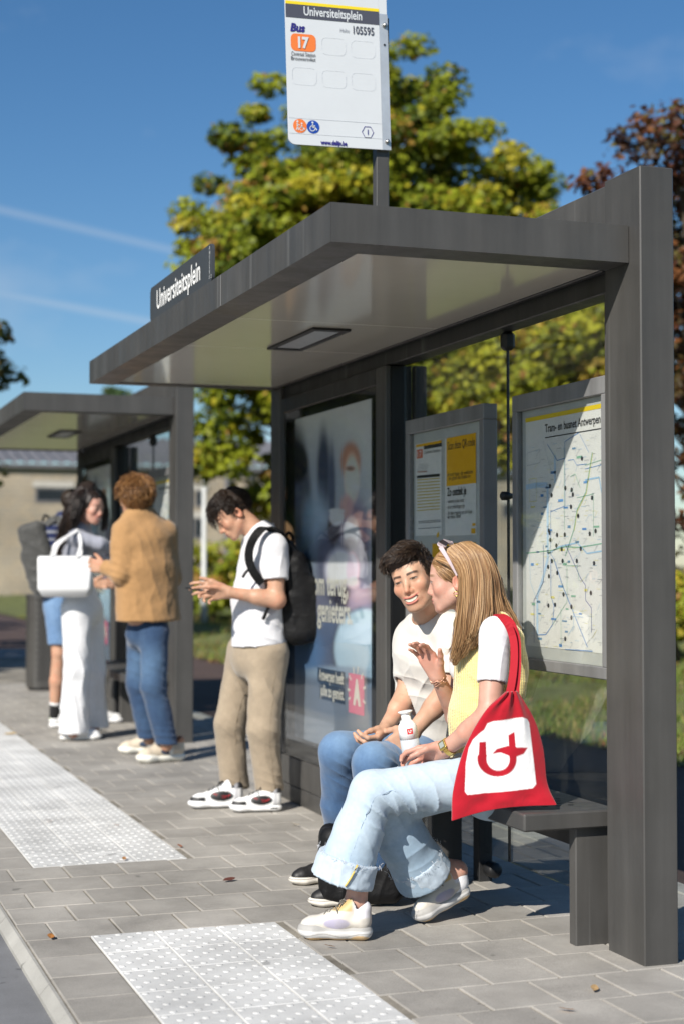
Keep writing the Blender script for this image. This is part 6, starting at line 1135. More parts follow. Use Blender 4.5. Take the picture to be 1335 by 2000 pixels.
# hair: dense waves on top, close cropped at the sides
def short_cap(o, R, sc, el_, cut, col): s = SDF(); s.frame(o, R, sc); s.el(el_[0], el_[1], k=.02); cut(s); s.frame(); return s
def cutM(s): s.el((0, .125, -.045), (.085, .095, .098), k=.02, mode='s'); s.el((0, .02, -.115), (.10, .075, .085), k=.02, mode='s')
s = short_cap(hm_o, hm_R, HM, ((0, -.012, .036), (.0775, .100, .089)), cutM, None); s.frame(hm_o, hm_R, HM); s.el((0, .025, .090), (.062, .075, .034), k=.03); s.el((.03, .058, .082), (.045, .042, .028), k=.03); s.frame()
hr = sdf_obj('hair', s, .0035, 'hair_matte', Mn, lambda v, n: np.ones((len(v), 3))*DK[1]*(.8+.4*fbm(v*90, 2, 2))[:, None], base=.003, bscale=40)
topr = lambda p: ((p[:, 2] > .080) & (p[:, 1] < .062)) | ((p[:, 2] > .05) & (p[:, 1] < .03)); side = lambda p: (p[:, 2] <= .06) & (p[:, 2] > -.02-.3*np.maximum(-p[:, 1]-.02, 0)) & (p[:, 1] < .042+.2*(p[:, 2])) 
sets = [scalp_hair(hm_o, hm_R, HM, 2600, lambda p: p[:, 2] > .080, lambda p: np.stack([1.2+0*p[:, 0], .55-2.*(p[:, 1] < -.02), .0*p[:, 0]], 1), lambda p: .042+0*p[:, 0], lambda p: .20+0*p[:, 0], .0015, DK, 5, wave=.005, wl=.05, el=((.004, .027, .086), (.068, .078, .038)), jitter=.22), scalp_hair(hm_o, hm_R, HM, 1600, topr, lambda p: np.stack([.9+0*p[:, 0], .35-4*(p[:, 1] < -.04), .45+0*p[:, 0]], 1), lambda p: .040+.18*np.maximum(p[:, 1], 0), lambda p: .22+0*p[:, 0], .0015, DK, 3, wave=.007, wl=.045, el=((0, -.008, .042), (.072, .098, .094))), scalp_hair(hm_o, hm_R, HM, 1800, side, lambda p: np.stack([0*p[:, 0], -.5+0*p[:, 0], -1+0*p[:, 0]], 1), lambda p: .018+0*p[:, 0], lambda p: .15+0*p[:, 0], .0012, DK, 4, el=((0, -.012, .036), (.078, .101, .090)))]
strands_obj('hair_strands', sets, hr, 'hair')
# dark bag standing between his feet
bg = thing('black_bag', at(705, 1690, 6.08)*[1, 1, 0], 'black cloth bag standing on the ground between the dark sneakers', 'bag'); c = at(704, 1655, 6.08); c[2] = .155; s = SDF(); Rb = np.stack([nrm(_R), np.cross([0, 0, 1.], nrm(_R)), V(0, 0, 1)], 1); s.frame(c, Rb); s.box((0, 0, 0), (.165, .07, .15), r=.05); s.el((0, 0, .17), (.15, .05, .05), k=.02, mode='s'); s.frame(); sdf_obj('pouch', s, .006, 'black_nylon', bg, spots=[(c, .2, _R, .07, .014)], base=.006)
link('strap', one_tube([c+_R*.10+[0, 0, .12], c+_R*.17+[0, 0, .20], c+_R*.205+[0, 0, .17], c+_R*.19+[0, 0, .06], c+_R*.16+[0, 0, 0]], .010, 6, 24), 'black_nylon', bg)

# ------------------------------------------------------------------ standing man with phone and black backpack
SKS = (.47, .27, .18)
Sm = thing('person', ground_at(490, 1582), 'standing person in white shirt and beige trousers looking down at a phone', 'person')
s_ls, s_rs = at(535, 1072, 8.36), at(500, 1066, 8.66); s_le, s_lw = at(541, 1172, 8.31), at(448, 1157, 8.28); s_re, s_rw = at(490, 1172, 8.72), at(436, 1152, 8.50)
n0, n1, n2, n3 = at(508, 1262, 8.5), at(506, 1170, 8.5), at(518, 1098, 8.5), at(510, 1046, 8.5); lat = nrm(s_ls-s_rs)
hs_o = at(455, 1002, 8.5); ray_ = nrm(hs_o-_C); left = nrm(np.cross(np.array([0, 0, 1.]), ray_)); hs_f = nrm(left*math.cos(.70)-np.array([0, 0, 1.])*math.sin(.70)-ray_*.12); hs_R = frame_R(hs_f, left*.64+np.array([0, 0, .77])); HSs = 1.02
s = SDF(); head_sdf(s, hs_o, hs_R, HSs, 0, False, (n3+np.array([0, 0, -.01]), .054, .062)); hv, hf = s.mesh(.0028); hv = relax(hv, hf, 1); hc = head_colors(hv, hs_o, hs_R, HSs, SKS, (.42, .16, .13), (.03, .018, .013), squint=.6)
s = SDF(); s.tube(n0, n2, lat, (.15, .11), (.16, .10)); s.tube(n2, n3, lat, (.16, .1), (.09, .07), k=.03); s.chain([s_ls, s_le, s_lw], [.052, .043, .028], .02); s.rc(s_le, s_le*.6+s_lw*.4, .043, .042, k=.02); s.chain([s_rs, s_re, s_rw], [.05, .042, .028], .02)
hand(s, s_lw, at(400, 1158, 8.30)-s_lw, _U*.75-CAMF*.3, -1, ((.15, .2, .2), (.6, .7, .5), (.75, .8, .5), (.85, .8, .5)), thumb=(.85, .35, .3), tcurl=.3, hs=1.05); hand(s, s_rw, at(402, 1150, 8.44)-s_rw, _U*.8+CAMF*.3, 1, ((.3, .5, .4), (.4, .6, .4), (.5, .6, .4), (.6, .7, .4)), hs=1.05)
lg = [(at(526, 1282, 8.42), at(514, 1425, 8.37), at(527, 1548, 8.42)), (at(482, 1280, 8.62), at(449, 1413, 8.60), at(459, 1543, 8.64))]
for a, b, c in lg: s.chain([a, b, c], [.08, .055, .04], .02)
bv, bf = s.mesh(.0045); joined('body', [(hv, hf, hc), (bv, bf, skin_col(SKS)(bv, None))], 'skin', Sm)
s = SDF(); s.tube(n0+[0, 0, -.0], n1, lat, (.185, .152), (.178, .138), k=.03); s.tube(n1, n2, lat, (.178, .138), (.188, .13), k=.03); s.tube(n2, n3-[0, 0, .01], lat, (.188, .13), (.12, .085), k=.04); s.rc(s_ls+[0, 0, .008], n3, .07, .074, k=.03); s.rc(s_rs+[0, 0, .008], n3, .07, .074, k=.03)
for a, b in ((s_ls, s_le), (s_rs, s_re)): ax = nrm(b-a); s.rc(a, a+ax*.2, .072, .068, k=.025, clip=(a+ax*.165, ax)); s.rc(a+ax*.11, a+ax*.3, .055, .060, k=.002, mode='s')
s.plane(n0+[0, 0, .012], (.10, 0, -1)); s.rc(n3+[0, 0, .02], hs_o-[0, 0, .02], .060, .07, k=.006, mode='s')
sdf_obj('polo_shirt', s, .005, 'white_cotton', Sm, spots=[(n0+[-.05, -.15, .08], .14, (.5, 0, 1), .07, .014), (n1+[-.1, -.12, 0], .15, (.3, 0, 1), .08, .012), (s_ls+[.02, -.06, -.09], .1, _R, .045, .008)], base=.004)
c_ = n3+np.array([0, 0, .028]); rg_ = np.array([c_+(lat*math.cos(t)*.066+left*math.sin(t)*.066)+np.array([0, 0, -.02])*math.sin(t) for t in np.linspace(0, 6.283, 30)]); link('collar', strap(rg_, .036, .006, (0, 0, 1), 34), 'white_cotton', Sm)
s = SDF()
for (a, b, c), kk in zip(lg, (.0, .0)): hem = c+np.array([0, 0, .012]); s.tube(a+[0, 0, .02], b, lat, (.095, .110), (.078, .084), k=.03); s.tube(b, hem, lat, (.078, .084), (.072, .077), k=.03, clip=(hem, (0, 0, -1)))
s.tube(lg[0][0]*.5+lg[1][0]*.5, n0+[0, 0, .06], lat, (.178, .145), (.165, .135), k=.04); chc = lambda v, n: np.array((.31, .25, .18))*(1+.10*fbm(v*9, 3, 4)+.05*vnoise(v*160))[:, None]
sp = [];
for a, b, c in lg: sp += [(b+[.05, -.05, 0], .10, (.6, 0, .8), .06, .014), (c+[0, -.04, .06], .07, (.35, 0, .9), .045, .012), (a*.6+b*.4+[-.03, -.05, 0], .12, (1, 0, .45), .07, .012), (b*.5+c*.5, .10, (1, 0, .3), .07, .008)]
ch = sdf_obj('trousers', s, .005, 'chino', Sm, chc, spots=sp, base=.004); mat('chino_thread', (.22, .175, .12), .8)
for a, b, c in lg: q = -CAMF*.9+_R*.45; link('seam', tube_mesh(snap(ch, [a+q*.12-[0, 0, .05], b+q*.12, b*.5+c*.5+q*.12, c+q*.11+[0, 0, .02]], .0008, 26)[None], .0018, 4), 'chino_thread', ch)
def trainer(q, n):
    x, y, z = q.T; c = np.ones((len(q), 3))*np.array((.74, .74, .74)); side = (np.abs(y) > .012)
    c = mixc(c, (.016, .016, .017), side*sstep(1.08, .92, ((x-.115)/.058)**2+((z-.064)/.024)**2)); c = mixc(c, (.016, .016, .017), sstep(.19, .20, x)*sstep(.062, .056, z)*sstep(.034, .037, z)); c = mixc(c, (.02, .02, .021), sstep(.098, .102, z)*sstep(.07, .06, x)); c = mixc(c, (.30, .30, .32), side*sstep(.06, .05, x)*sstep(.03, .04, x)*.7); return c
def trainer_sole(q, n): x, y, z = q.T; c = np.ones((len(q), 3))*np.array((.76, .76, .76)); c = mixc(c, (.018, .018, .018), sstep(.008, .006, z)); return mixc(c, (.02, .02, .02), sstep(1.1, .9, ((x-.05)/.022)**2+((z-.022)/.005)**2))
mat('red_stitch', (.50, .02, .03), .6); mat('black_lace', (.02, .02, .02), .8)
for hx, tx in (((553, 1584), (450, 1586)), ((478, 1577), (369, 1579))):
    a, b = ground_at(*hx), ground_at(*tx); f = nrm(b-a); so = shoe(Sm, a+f*.0, f, (0, 0, 1), float(np.linalg.norm(b-a))/.278, trainer, trainer_sole, 'trainer', .45, 'black_lace', h=.004); R = np.stack([f, np.cross([0, 0, 1.], f), V(0, 0, 1)], 1); sc_ = float(np.linalg.norm(b-a))/.278
    sw = [(.158, .0415, .068), (.125, .0455, .052), (.098, .046, .049), (.072, .0435, .062), (.098, .0455, .057), (.128, .044, .062), (.155, .041, .071)]; link('swoosh_mark', one_tube([a+R@(np.array([x, y-.0025, z+.008])*sc_) for x, y, z in sw], .0011, 5, 40), 'red_stitch', so)
def cutS(s): s.el((0, .125, -.055), (.085, .095, .095), k=.02, mode='s'); s.el((0, .025, -.115), (.10, .075, .085), k=.02, mode='s')
s = short_cap(hs_o, hs_R, HSs, ((0, -.012, .037), (.079, .101, .091)), cutS, None); hr = sdf_obj('hair', s, .004, 'hair_matte', Sm, lambda v, n: np.ones((len(v), 3))*DK[0]*(.8+.4*fbm(v*90, 2, 2))[:, None], base=.003, bscale=40)
strands_obj('hair_strands', [scalp_hair(hs_o, hs_R, HSs, 2200, lambda p: (p[:, 2] > .055) | ((p[:, 1] < -.01) & (p[:, 2] > -.02)), lambda p: np.stack([.1*np.sign(p[:, 0]), 1.-2.2*(p[:, 1] < -.05), .1-.8*(p[:, 1] < -.05)], 1), lambda p: .04+.3*np.maximum(p[:, 1]+.02, 0), lambda p: .28+0*p[:, 0], .0016, DK[[0, 2, 1]], 13, wave=.003, el=((0, -.010, .037), (.077, .1, .091)))], hr, 'hair')
ph = thing('phone', at(392, 1154, 8.32), 'black phone held in front of the white shirt', 'phone'); c = at(391, 1153, 8.36); fx = nrm(at(372, 1150, 8.33)-at(410, 1157, 8.39)); R = np.stack([fx, nrm(np.cross(_U*.9+fx*.3, fx)), np.cross(fx, nrm(np.cross(_U*.9+fx*.3, fx)))], 1); s = SDF(); s.frame(c, R); s.box((0, 0, 0), (.072, .036, .0045), r=.004); s.frame(); sdf_obj('case', s, .0025, 'black_rubber', ph)
bpk = thing('backpack', at(585, 1250, 8.52), 'black backpack worn over the white shirt', 'backpack'); rt_ = -left; Rk = np.stack([rt_, nrm(np.cross([0, 0, 1.], rt_)), V(0, 0, 1)], 1); c = at(577, 1160, 8.50); tl_ = .10; Rk = Rk@np.array([[math.cos(tl_), 0, math.sin(tl_)], [0, 1, 0], [-math.sin(tl_), 0, math.cos(tl_)]]).T
s = SDF(); s.frame(c, Rk); s.box((0, 0, -.02), (.085, .15, .25), r=.07, k=.02); s.box((.07, 0, -.08), (.065, .13, .17), r=.05, k=.03); s.el((-.03, 0, .24), (.06, .12, .06), k=.04); s.rc((.135, -.12, -.02), (.135, .12, -.02), .004, k=.004); s.frame(); sdf_obj('pack', s, .006, 'black_nylon', bpk, spots=[(c, .25, (0, 0, 1), .1, .01)], base=.006)
link('strap', strap([at(562, 1062, 8.44), at(545, 1042, 8.37), at(518, 1031, 8.315), at(500, 1045, 8.275), at(488, 1070, 8.27), at(487, 1095, 8.27), at(496, 1118, 8.275), at(512, 1140, 8.29)], .045, .008, CAMF*.1+_R, 30), 'black_nylon', bpk); link('chest_strap', strap([at(494, 1106, 8.27), at(482, 1116, 8.27), at(474, 1128, 8.272)], .014, .006, _U+_R*.3, 8), 'black_nylon', bpk); link('waist_strap', strap([at(546, 1160, 8.30), at(526, 1184, 8.295), at(514, 1210, 8.30)], .018, .006, _R, 8), 'black_nylon', bpk); link('top_loop', one_tube([at(556, 1052, 8.47), at(564, 1040, 8.5), at(572, 1050, 8.52), at(572, 1066, 8.52)], .008, 6), 'black_nylon', bpk)

# ------------------------------------------------------------------ person in the tan jacket, seen from behind
J = thing('person', ground_at(310, 1488), 'standing person in tan jacket and dark blue jeans with wavy ginger hair', 'person'); GH = np.array([(.26, .12, .035), (.17, .075, .024), (.36, .19, .07), (.11, .05, .02)])
j0, j1, j2, j3 = at(290, 1205, 10.5), at(284, 1110, 10.5), at(280, 1055, 10.5), at(274, 1008, 10.5); j_l, j_r = at(244, 1038, 10.42), at(322, 1042, 10.58); lat = nrm(j_r-j_l); j_le, j_lw = at(236, 1122, 10.36), at(205, 1109, 10.44); j_re, j_rw = at(332, 1128, 10.62), at(290, 1120, 10.85)
hj_o = at(263, 968, 10.5); ray_ = nrm(hj_o-_C); left = nrm(np.cross(np.array([0, 0, 1.]), ray_)); hj_f = nrm(left*.62+ray_*.75-np.array([0, 0, .18])); hj_R = frame_R(hj_f, (0, 0, 1)); HJ = 1.05
s = SDF(); head_sdf(s, hj_o, hj_R, HJ, 0, False, (j3, .055, .06)); s.tube(j0, j2, lat, (.15, .1), (.16, .1)); s.tube(j2, j3, lat, (.16, .1), (.08, .07), k=.03); s.chain([j_l, j_le, j_lw], [.05, .042, .03], .02); s.chain([j_r, j_re, j_rw], [.05, .042, .03], .02); hand(s, j_lw, at(190, 1106, 10.47)-j_lw, _U, 1, ((.4, .6, .4),)*4, hs=1.1)
lg = [(at(302, 1236, 10.46), at(300, 1340, 10.40), at(326, 1456, 10.42)), (at(276, 1236, 10.60), at(272, 1335, 10.58), at(292, 1444, 10.60))]
for a, b, c in lg: s.chain([a, b, c], [.08, .055, .04], .02)
bv, bf = s.mesh(.0055); joined('body', [(bv, bf, skin_col(SKS)(bv, None))], 'skin', J)
s = SDF(); s.tube(j0-[0, 0, .02], j1, lat, (.222, .165), (.215, .155), k=.03); s.tube(j1, j2, lat, (.215, .155), (.215, .14), k=.03); s.tube(j2, j3-[0, 0, .01], lat, (.215, .14), (.12, .09), k=.04); s.rc(j_l, j3, .078, .08, k=.03); s.rc(j_r, j3, .078, .08, k=.03); s.chain([j_l, j_le], [.085, .072], .02); s.rc(j_le, j_lw, .070, .054, k=.02, clip=(j_lw, j_lw-j_le)); s.chain([j_r, j_re, j_rw], [.085, .075, .058], .02); s.plane(j0-[0, 0, .025], (0, 0, -1)); s.rc(j3+[0, 0, .02], hj_o, .06, .075, k=.006, mode='s')
sdf_obj('jacket', s, .006, 'tan_twill', J, spots=[(j_le+[0, -.05, .02], .10, (.4, 0, 1), .045, .014), (j_l+[.05, -.1, -.08], .14, (1, 0, .3), .07, .012), (j1+[0, -.15, 0], .2, (.8, 0, .4), .11, .012), (j0+[0, -.15, .1], .16, (1, 0, .1), .10, .009)], base=.006)
rg_ = np.array([j3+[0, 0, .02]+(lat*math.cos(t)*.075+np.cross(lat, [0, 0, 1.])*math.sin(t)*.07) for t in np.linspace(0, 6.283, 30)]); link('collar', strap(rg_, .055, .008, (0, 0, 1), 34), 'tan_twill', J)
s = SDF()
for a, b, c in lg: hem = c+np.array([0, 0, .005]); s.rc(a, b, .098, .082, k=.03); s.rc(b, hem, .080, .074, k=.03, clip=(hem, (0, 0, -1)))
s.tube(lg[0][0]*.5+lg[1][0]*.5, j0+[0, 0, .0], lat, (.155, .12), (.13, .10), k=.04); sp = []
for a, b, c in lg: sp += [(b+[.03, -.05, .0], .11, (.3, 0, 1), .055, .013), (c+[0, -.04, .06], .08, (.1, 0, 1), .045, .012), (a*.6+b*.4+[0, -.05, 0], .12, (.6, 0, 1), .07, .008)]
sdf_obj('jeans', s, .006, 'denim', J, denim_col((.026, .055, .115), (.065, .12, .205), [(b*.6+a*.4+np.array([-.03, -.08, 0]), .13) for a, b, c in lg]), spots=sp, base=.005)
def runner(q, n): x, y, z = q.T; c = np.ones((len(q), 3))*np.array((.55, .47, .36)); c = mixc(c, (.03, .05, .09), (np.abs(y) > .01)*sstep(1.1, .9, ((x-.13)/.03)**2+((z-.06)/.018)**2)); c = mixc(c, (.70, .68, .62), sstep(1.1, .9, ((x-.10)/.012)**2+((z-.06)/.03)**2)); return mixc(c, (.45, .16, .06), sstep(.098, .102, z)*.8)
for hx, tx in (((362, 1485), (268, 1492)), ((322, 1470), (232, 1473))): a, b = ground_at(*hx), ground_at(*tx); f = nrm(b-a); shoe(J, a, f, (0, 0, 1), float(np.linalg.norm(b-a))/.278, runner, (.74, .72, .64), 'trainer', .8, None, h=.0055)
s = SDF(); s.frame(hj_o, hj_R, HJ); s.el((0, -.015, .034), (.088, .108, .092), k=.02); s.el((0, -.045, -.03), (.078, .07, .075), k=.04); s.el((0, .135, -.05), (.085, .085, .10), k=.02, mode='s'); s.frame(); hr = sdf_obj('hair', s, .005, 'hair_matte', J, lambda v, n: np.ones((len(v), 3))*GH[1]*(.9+.5*fbm(v*50, 2, 2))[:, None], base=.004, bscale=22)
strands_obj('hair_strands', [scalp_hair(hj_o, hj_R, HJ, 2600, lambda p: (p[:, 2] > .06) | ((p[:, 1] < .03) & (p[:, 2] > -.06)), lambda p: np.stack([.5*np.sign(p[:, 0]), -.3+0*p[:, 0], -1.+0*p[:, 0]], 1), lambda p: .07+0*p[:, 0], lambda p: .25+0*p[:, 0], .0021, GH, 33, wave=.009, wl=.05, el=((0, -.015, .034), (.086, .106, .092)))], hr, 'hair')

# ------------------------------------------------------------------ person in grey top and white trousers, dark long hair
Q = thing('person', ground_at(155, 1440), 'standing person in grey top and wide white trousers with long dark hair', 'person'); BH = np.array([(.016, .010, .008), (.028, .016, .011), (.010, .007, .006)])
q0, q1, q2, q3 = at(156, 1170, 11.85), at(150, 1110, 11.85), at(152, 1065, 11.85), at(160, 1030, 11.85); q_r, q_l = at(145, 1048, 11.70), at(168, 1048, 12.0); lat = nrm(q_l-q_r); q_re, q_rw = at(195, 1062, 11.72), at(246, 1086, 11.95); q_le, q_lw = at(190, 1090, 12.1), at(225, 1105, 12.15)
hq_o = at(176, 990, 11.80); hq_f = nrm(_R*.82-CAMF*.48-np.array([0, 0, .15])); hq_R = frame_R(hq_f, np.array([0, 0, 1.])+_R*.1); HQ = 1.03
s = SDF(); head_sdf(s, hq_o, hq_R, HQ, 1., True, (q3, .048, .052)); hv, hf = s.mesh(.0035); hc = head_colors(hv, hq_o, hq_R, HQ, SKW, LIPW, (.03, .02, .015), 1., True)
s = SDF(); s.tube(q0, q2, lat, (.14, .1), (.14, .09)); s.tube(q2, q3, lat, (.14, .09), (.07, .06), k=.03); s.chain([q_r, q_re, q_rw], [.046, .036, .027], .02); s.chain([q_l, q_le, q_lw], [.046, .036, .027], .02); hand(s, q_rw, _R*.8+CAMF*.5, _U, 1, (.3,)*4)
lg = [(at(150, 1190, 11.75), at(150, 1310, 11.72), at(144, 1432, 11.74)), (at(174, 1190, 12.0), at(182, 1310, 12.02), at(186, 1420, 12.05))]
for a, b, c in lg: s.chain([a, b, c], [.08, .055, .04], .02)
bv, bf = s.mesh(.006); joined('body', [(hv, hf, hc), (bv, bf, skin_col(SKW)(bv, None))], 'skin', Q)
s = SDF(); s.tube(q0+[0, 0, -.02], q1, lat, (.155, .115), (.145, .108), k=.03); s.tube(q1, q2, lat, (.145, .108), (.155, .105), k=.03); s.tube(q2, q3-[0, 0, .01], lat, (.155, .105), (.085, .07), k=.04); s.rc(q_r, q3-[0, 0, .02], .056, .06, k=.03); s.rc(q_l, q3-[0, 0, .02], .056, .06, k=.03); s.chain([q_r, q_re, q_rw], [.058, .050, .040], .02); s.chain([q_l, q_le, q_lw], [.056, .047, .038], .02); sdf_obj('top', s, .006, 'grey_jersey', Q, spots=[(q_re, .1, (1, 0, 0), .05, .007), (q1+[0, -.1, 0], .12, (.2, 0, 1), .06, .007)], base=.003)
s = SDF()
for (a, b, c), e in zip(lg, (.102, .098)): hem = c+np.array([0, 0, .0]); s.rc(a, b, .112, .094, k=.03); s.rc(b, hem, .094, e+.008, k=.02, clip=(hem, (0, 0, -1)))
s.tube(lg[0][0]*.5+lg[1][0]*.5, q0+[0, 0, .06], lat, (.19, .14), (.15, .115), k=.04); sp = []
for a, b, c in lg: sp += [(b+[.02, -.06, .0], .24, (1, .2, .2), .085, .022), (c+[0, -.06, .1], .16, (1, 0, .25), .07, .018)]
sdf_obj('trousers', s, .006, 'white_twill', Q, spots=sp, base=.006, bscale=6)
for hx, tx in (((115, 1446), (197, 1445)), ((136, 1432), (201, 1428))): a, b = ground_at(*hx), ground_at(*tx); f = nrm(b-a); shoe(Q, a, f, (0, 0, 1), max(.9, float(np.linalg.norm(b-a))/.278), (.78, .78, .78), (.78, .77, .74), 'sneaker', .3, None, h=.0055)
s = SDF(); s.frame(hq_o, hq_R, HQ); s.el((0, -.018, .034), (.084, .104, .091), k=.02); s.el((0, .12, -.04), (.08, .085, .088), k=.02, mode='s'); s.frame()
gq = [hp((166, 950, 11.80), (145, 972, 11.76), (132, 1005, 11.76), (122, 1040, 11.78), (116, 1080, 11.80)), hp((172, 948, 11.80), (152, 966, 11.74), (142, 1000, 11.72), (131, 1038, 11.74), (122, 1078, 11.76)), hp((178, 949, 11.80), (164, 964, 11.74), (154, 995, 11.70), (143, 1022, 11.68), (130, 1062, 11.70))]
for gg in gq:
    g2 = resample(gg, 7)
    for i in range(6): s.rc(g2[i]+CAMF*.03, g2[i+1]+CAMF*.03, .038, .035, k=.02)
hr = sdf_obj('hair', s, .006, 'hair_matte', Q, lambda v, n: np.ones((len(v), 3))*BH[0], base=.008, bscale=25); strands_obj('hair_strands', [guide_hair(gq, 1100, .0028, BH, 41, -CAMF, .03, K=18, jit=.012, wave=.012, wl=.07), guide_hair([hp((190, 952, 11.9), (204, 970, 11.95), (208, 1000, 12.0), (206, 1030, 12.0)), hp((185, 950, 11.95), (200, 966, 12.0), (204, 1000, 12.05), (200, 1040, 12.05))], 200, .003, BH, 42, CAMF, .03, K=14, jit=.01, wave=.008, wl=.07)], hr, 'hair')
hbg = thing('handbag', at(128, 1170, 11.58), 'large white leather handbag hanging from the shoulder of the grey top', 'bag'); c = at(129, 1126, 11.56); Rg = np.stack([nrm(_R), nrm(np.cross([0, 0, 1.], _R)), V(0, 0, 1)], 1)
mb = MB(); tw, bw, hh_, dt, db = .205, .182, .150, .045, .085; vv = [(x*w_, y*d_, z) for z, w_, d_ in ((-hh_, .165, .045), (-hh_*.62, .192, .095), (hh_, tw, dt)) for x, y in ((-1, -1), (1, -1), (1, 1), (-1, 1))]; mb.add([c+Rg@np.array(q) for q in vv], [(3, 2, 1, 0), (8, 9, 10, 11)]+[(k*4+i, k*4+(i+1) % 4, k*4+4+(i+1) % 4, k*4+4+i) for k in (0, 1) for i in range(4)]); hb = mb.build('pouch', 'white_leather', hbg)
bm_ = hb.modifiers.new('bevel', 'BEVEL'); bm_.width = .022; bm_.segments = 3; hb.data.polygons.foreach_set('use_smooth', np.ones(len(hb.data.polygons), bool))
for dy, e in ((-.05, 0), (.045, .03)): link('strap', strap([c+Rg@np.array([-.10, dy, .135]), c+Rg@np.array([-.06, dy, .24]), at(146, 1040, 11.63+e), at(152, 1036, 11.66+e), c+Rg@np.array([.06+.02, dy, .24]) if False else at(158, 1060, 11.62+e), c+Rg@np.array([.10, dy, .17]), c+Rg@np.array([.085, dy, .125])], .022, .006, _R, 26), 'white_leather', hbg)

# ------------------------------------------------------------------ third person of the group, mostly hidden behind
Z = thing('person', ground_at(108, 1420), 'person in navy striped shirt and denim shorts half hidden behind the white handbag', 'person')
z0, z2, z3 = at(118, 1165, 12.75), at(116, 1060, 12.75), at(126, 1018, 12.75); z_r, z_l = at(106, 1040, 12.6), at(140, 1045, 12.95); lat = nrm(z_l-z_r); hz_o = at(146, 985, 12.8); hz_R = frame_R(nrm(_R*.9+CAMF*.4-np.array([0, 0, .15])), (0, 0, 1))
s = SDF(); head_sdf(s, hz_o, hz_R, 1., 0, False, (z3, .05, .056)); s.tube(z0, z2, lat, (.15, .1), (.16, .1)); s.tube(z2, z3, lat, (.16, .1), (.08, .07), k=.03); s.chain([z_r, at(122, 1130, 12.6), at(180, 1140, 12.6)], [.05, .042, .03], .02); s.chain([z_l, at(160, 1130, 13.0), at(200, 1140, 13.0)], [.05, .042, .03], .02); hand(s, at(180, 1140, 12.6), _R, _U, 1, (.4,)*4); hand(s, at(200, 1140, 13.0), _R, _U, -1, (.4,)*4)
lg = [(at(112, 1185, 12.62), at(116, 1275, 12.60), at(107, 1398, 12.66)), (at(130, 1185, 12.95), at(150, 1280, 12.95), at(185, 1385, 13.0))]
for a, b, c in lg: s.chain([a, b], [.085, .058], .02); s.rc(b, b*.55+c*.45, .055, .058, k=.02); s.rc(b*.55+c*.45, c, .058, .036, k=.02)
bv, bf = s.mesh(.006); joined('body', [(bv, bf, skin_col(SKS)(bv, None))], 'skin', Z)
s = SDF(); s.tube(z0-[0, 0, .02], z2, lat, (.18, .135), (.19, .13), k=.03); s.tube(z2, z3, lat, (.19, .13), (.1, .08), k=.04); s.rc(z_r, at(116, 1095, 12.6), .075, .068, k=.03); s.rc(z_l, at(152, 1095, 12.98), .075, .068, k=.03); s.rc(z_r, z3, .07, .07, k=.03); s.rc(z_l, z3, .07, .07, k=.03)
sdf_obj('striped_shirt', s, .007, 'navy_stripe', Z, lambda v, n: mixc(np.ones((len(v), 3))*np.array((.012, .020, .07)), (.20, .21, .24), sstep(.30, .38, np.abs(((v[:, 2]/.06) % 1)-.5))), base=.004)
s = SDF()
for a, b, c in lg: ax = nrm(b-a); s.rc(a, b, .105, .086, k=.04, clip=(a+ax*.30, ax))
s.tube(lg[0][0]*.5+lg[1][0]*.5, z0+[0, 0, .02], lat, (.185, .145), (.17, .13), k=.04); sdf_obj('shorts', s, .007, 'denim', Z, denim_col((.12, .21, .36), (.22, .33, .48), []), base=.006)
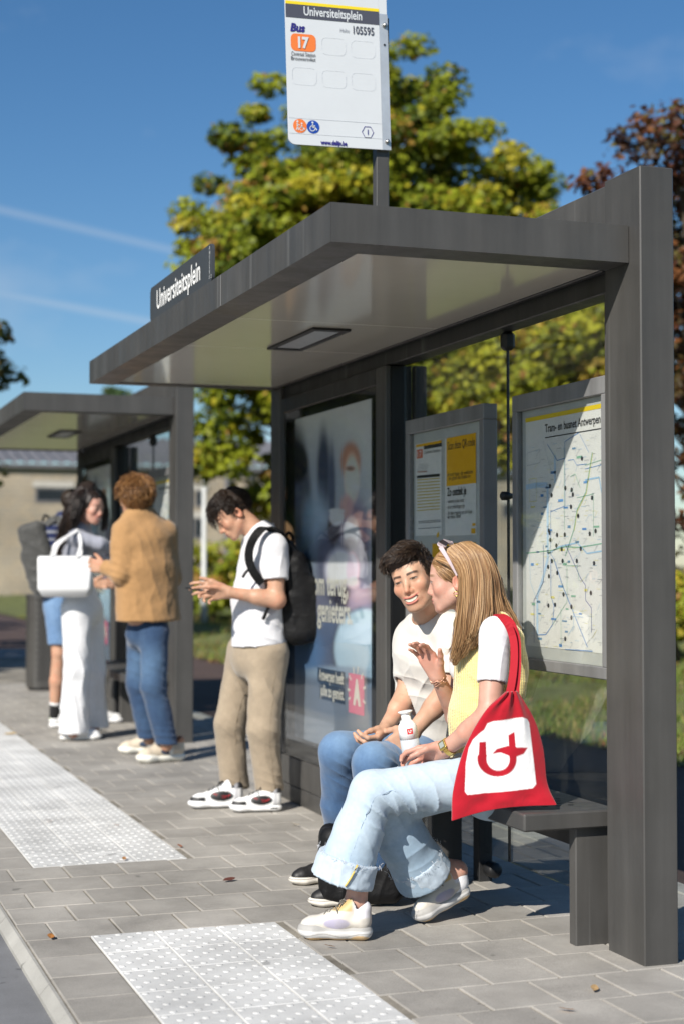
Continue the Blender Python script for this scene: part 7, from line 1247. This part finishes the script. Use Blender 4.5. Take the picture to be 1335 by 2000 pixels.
for a, b, c in lg:
    k_ = SDF(); d_ = nrm(b-c); k_.rc(c-d_*.01, c+d_*.11, .042, .047, k=.01, clip=(c+d_*.115, d_)); sdf_obj('sock', k_, .006, 'sock', Z, lambda v, n, c=c, d_=d_: mixc(np.ones((len(v), 3))*np.array((.012, .012, .013)), (.7, .7, .7), sstep(.092, .096, (v-c)@d_)))
    g_ = np.array([c[0], c[1], 0.]); f = nrm(_R*.9+CAMF*.3*np.array([1, 1, 0])); f[2] = 0; shoe(Z, g_-nrm(f)*.05, nrm(f), (0, 0, 1), 1.03, lambda q, n: mixc(np.ones((len(q), 3))*np.array((.76, .76, .76)), (.45, .65, .02), sstep(.02, .015, q[:, 0])*sstep(.07, .08, q[:, 2])), (.78, .78, .78), 'sneaker', .5, None, h=.006)
s = SDF(); s.frame(hz_o, hz_R); s.el((0, -.015, .036), (.081, .103, .092), k=.02); s.el((0, .125, -.05), (.085, .095, .095), k=.02, mode='s'); s.el((0, .025, -.115), (.1, .075, .085), k=.02, mode='s'); s.frame(); sdf_obj('hair', s, .006, 'hair_matte', Z, (.02, .013, .009), base=.004, bscale=40)
gb = thing('backpack', at(84, 1165, 12.55), 'grey backpack worn by the person in the striped shirt', 'backpack'); c = at(86, 1088, 12.62); s = SDF(); Rk = np.stack([nrm(-_R+CAMF*.0), nrm(np.cross([0, 0, 1.], -_R)), V(0, 0, 1)], 1); tl_ = .28; Rk = Rk@np.array([[math.cos(tl_), 0, math.sin(tl_)], [0, 1, 0], [-math.sin(tl_), 0, math.cos(tl_)]])
s.frame(c, Rk); s.box((.02, 0, 0), (.11, .15, .29), r=.06, k=.02); s.box((.09, 0, -.08), (.075, .13, .18), r=.06, k=.03); s.frame(); sdf_obj('pack', s, .008, 'grey_nylon', gb, spots=[(c, .3, (.5, 0, 1), .11, .016)], base=.005); link('strap', strap([c+[0, -.1, .26], at(112, 1012, 12.56), at(122, 1035, 12.53), at(118, 1075, 12.52)], .05, .01, _R, 16), 'grey_nylon', gb); link('top_loop', one_tube([c+[-.02, -.03, .27], c+[.0, -.03, .33], c+[.04, -.03, .31]], .01, 6), 'black_nylon', gb)
s = SDF(); s.frame(c, Rk); s.box((-.04, -.135, -.14), (.05, .025, .13), r=.02); s.frame(); sdf_obj('side_pocket', s, .008, 'black_nylon', gb)
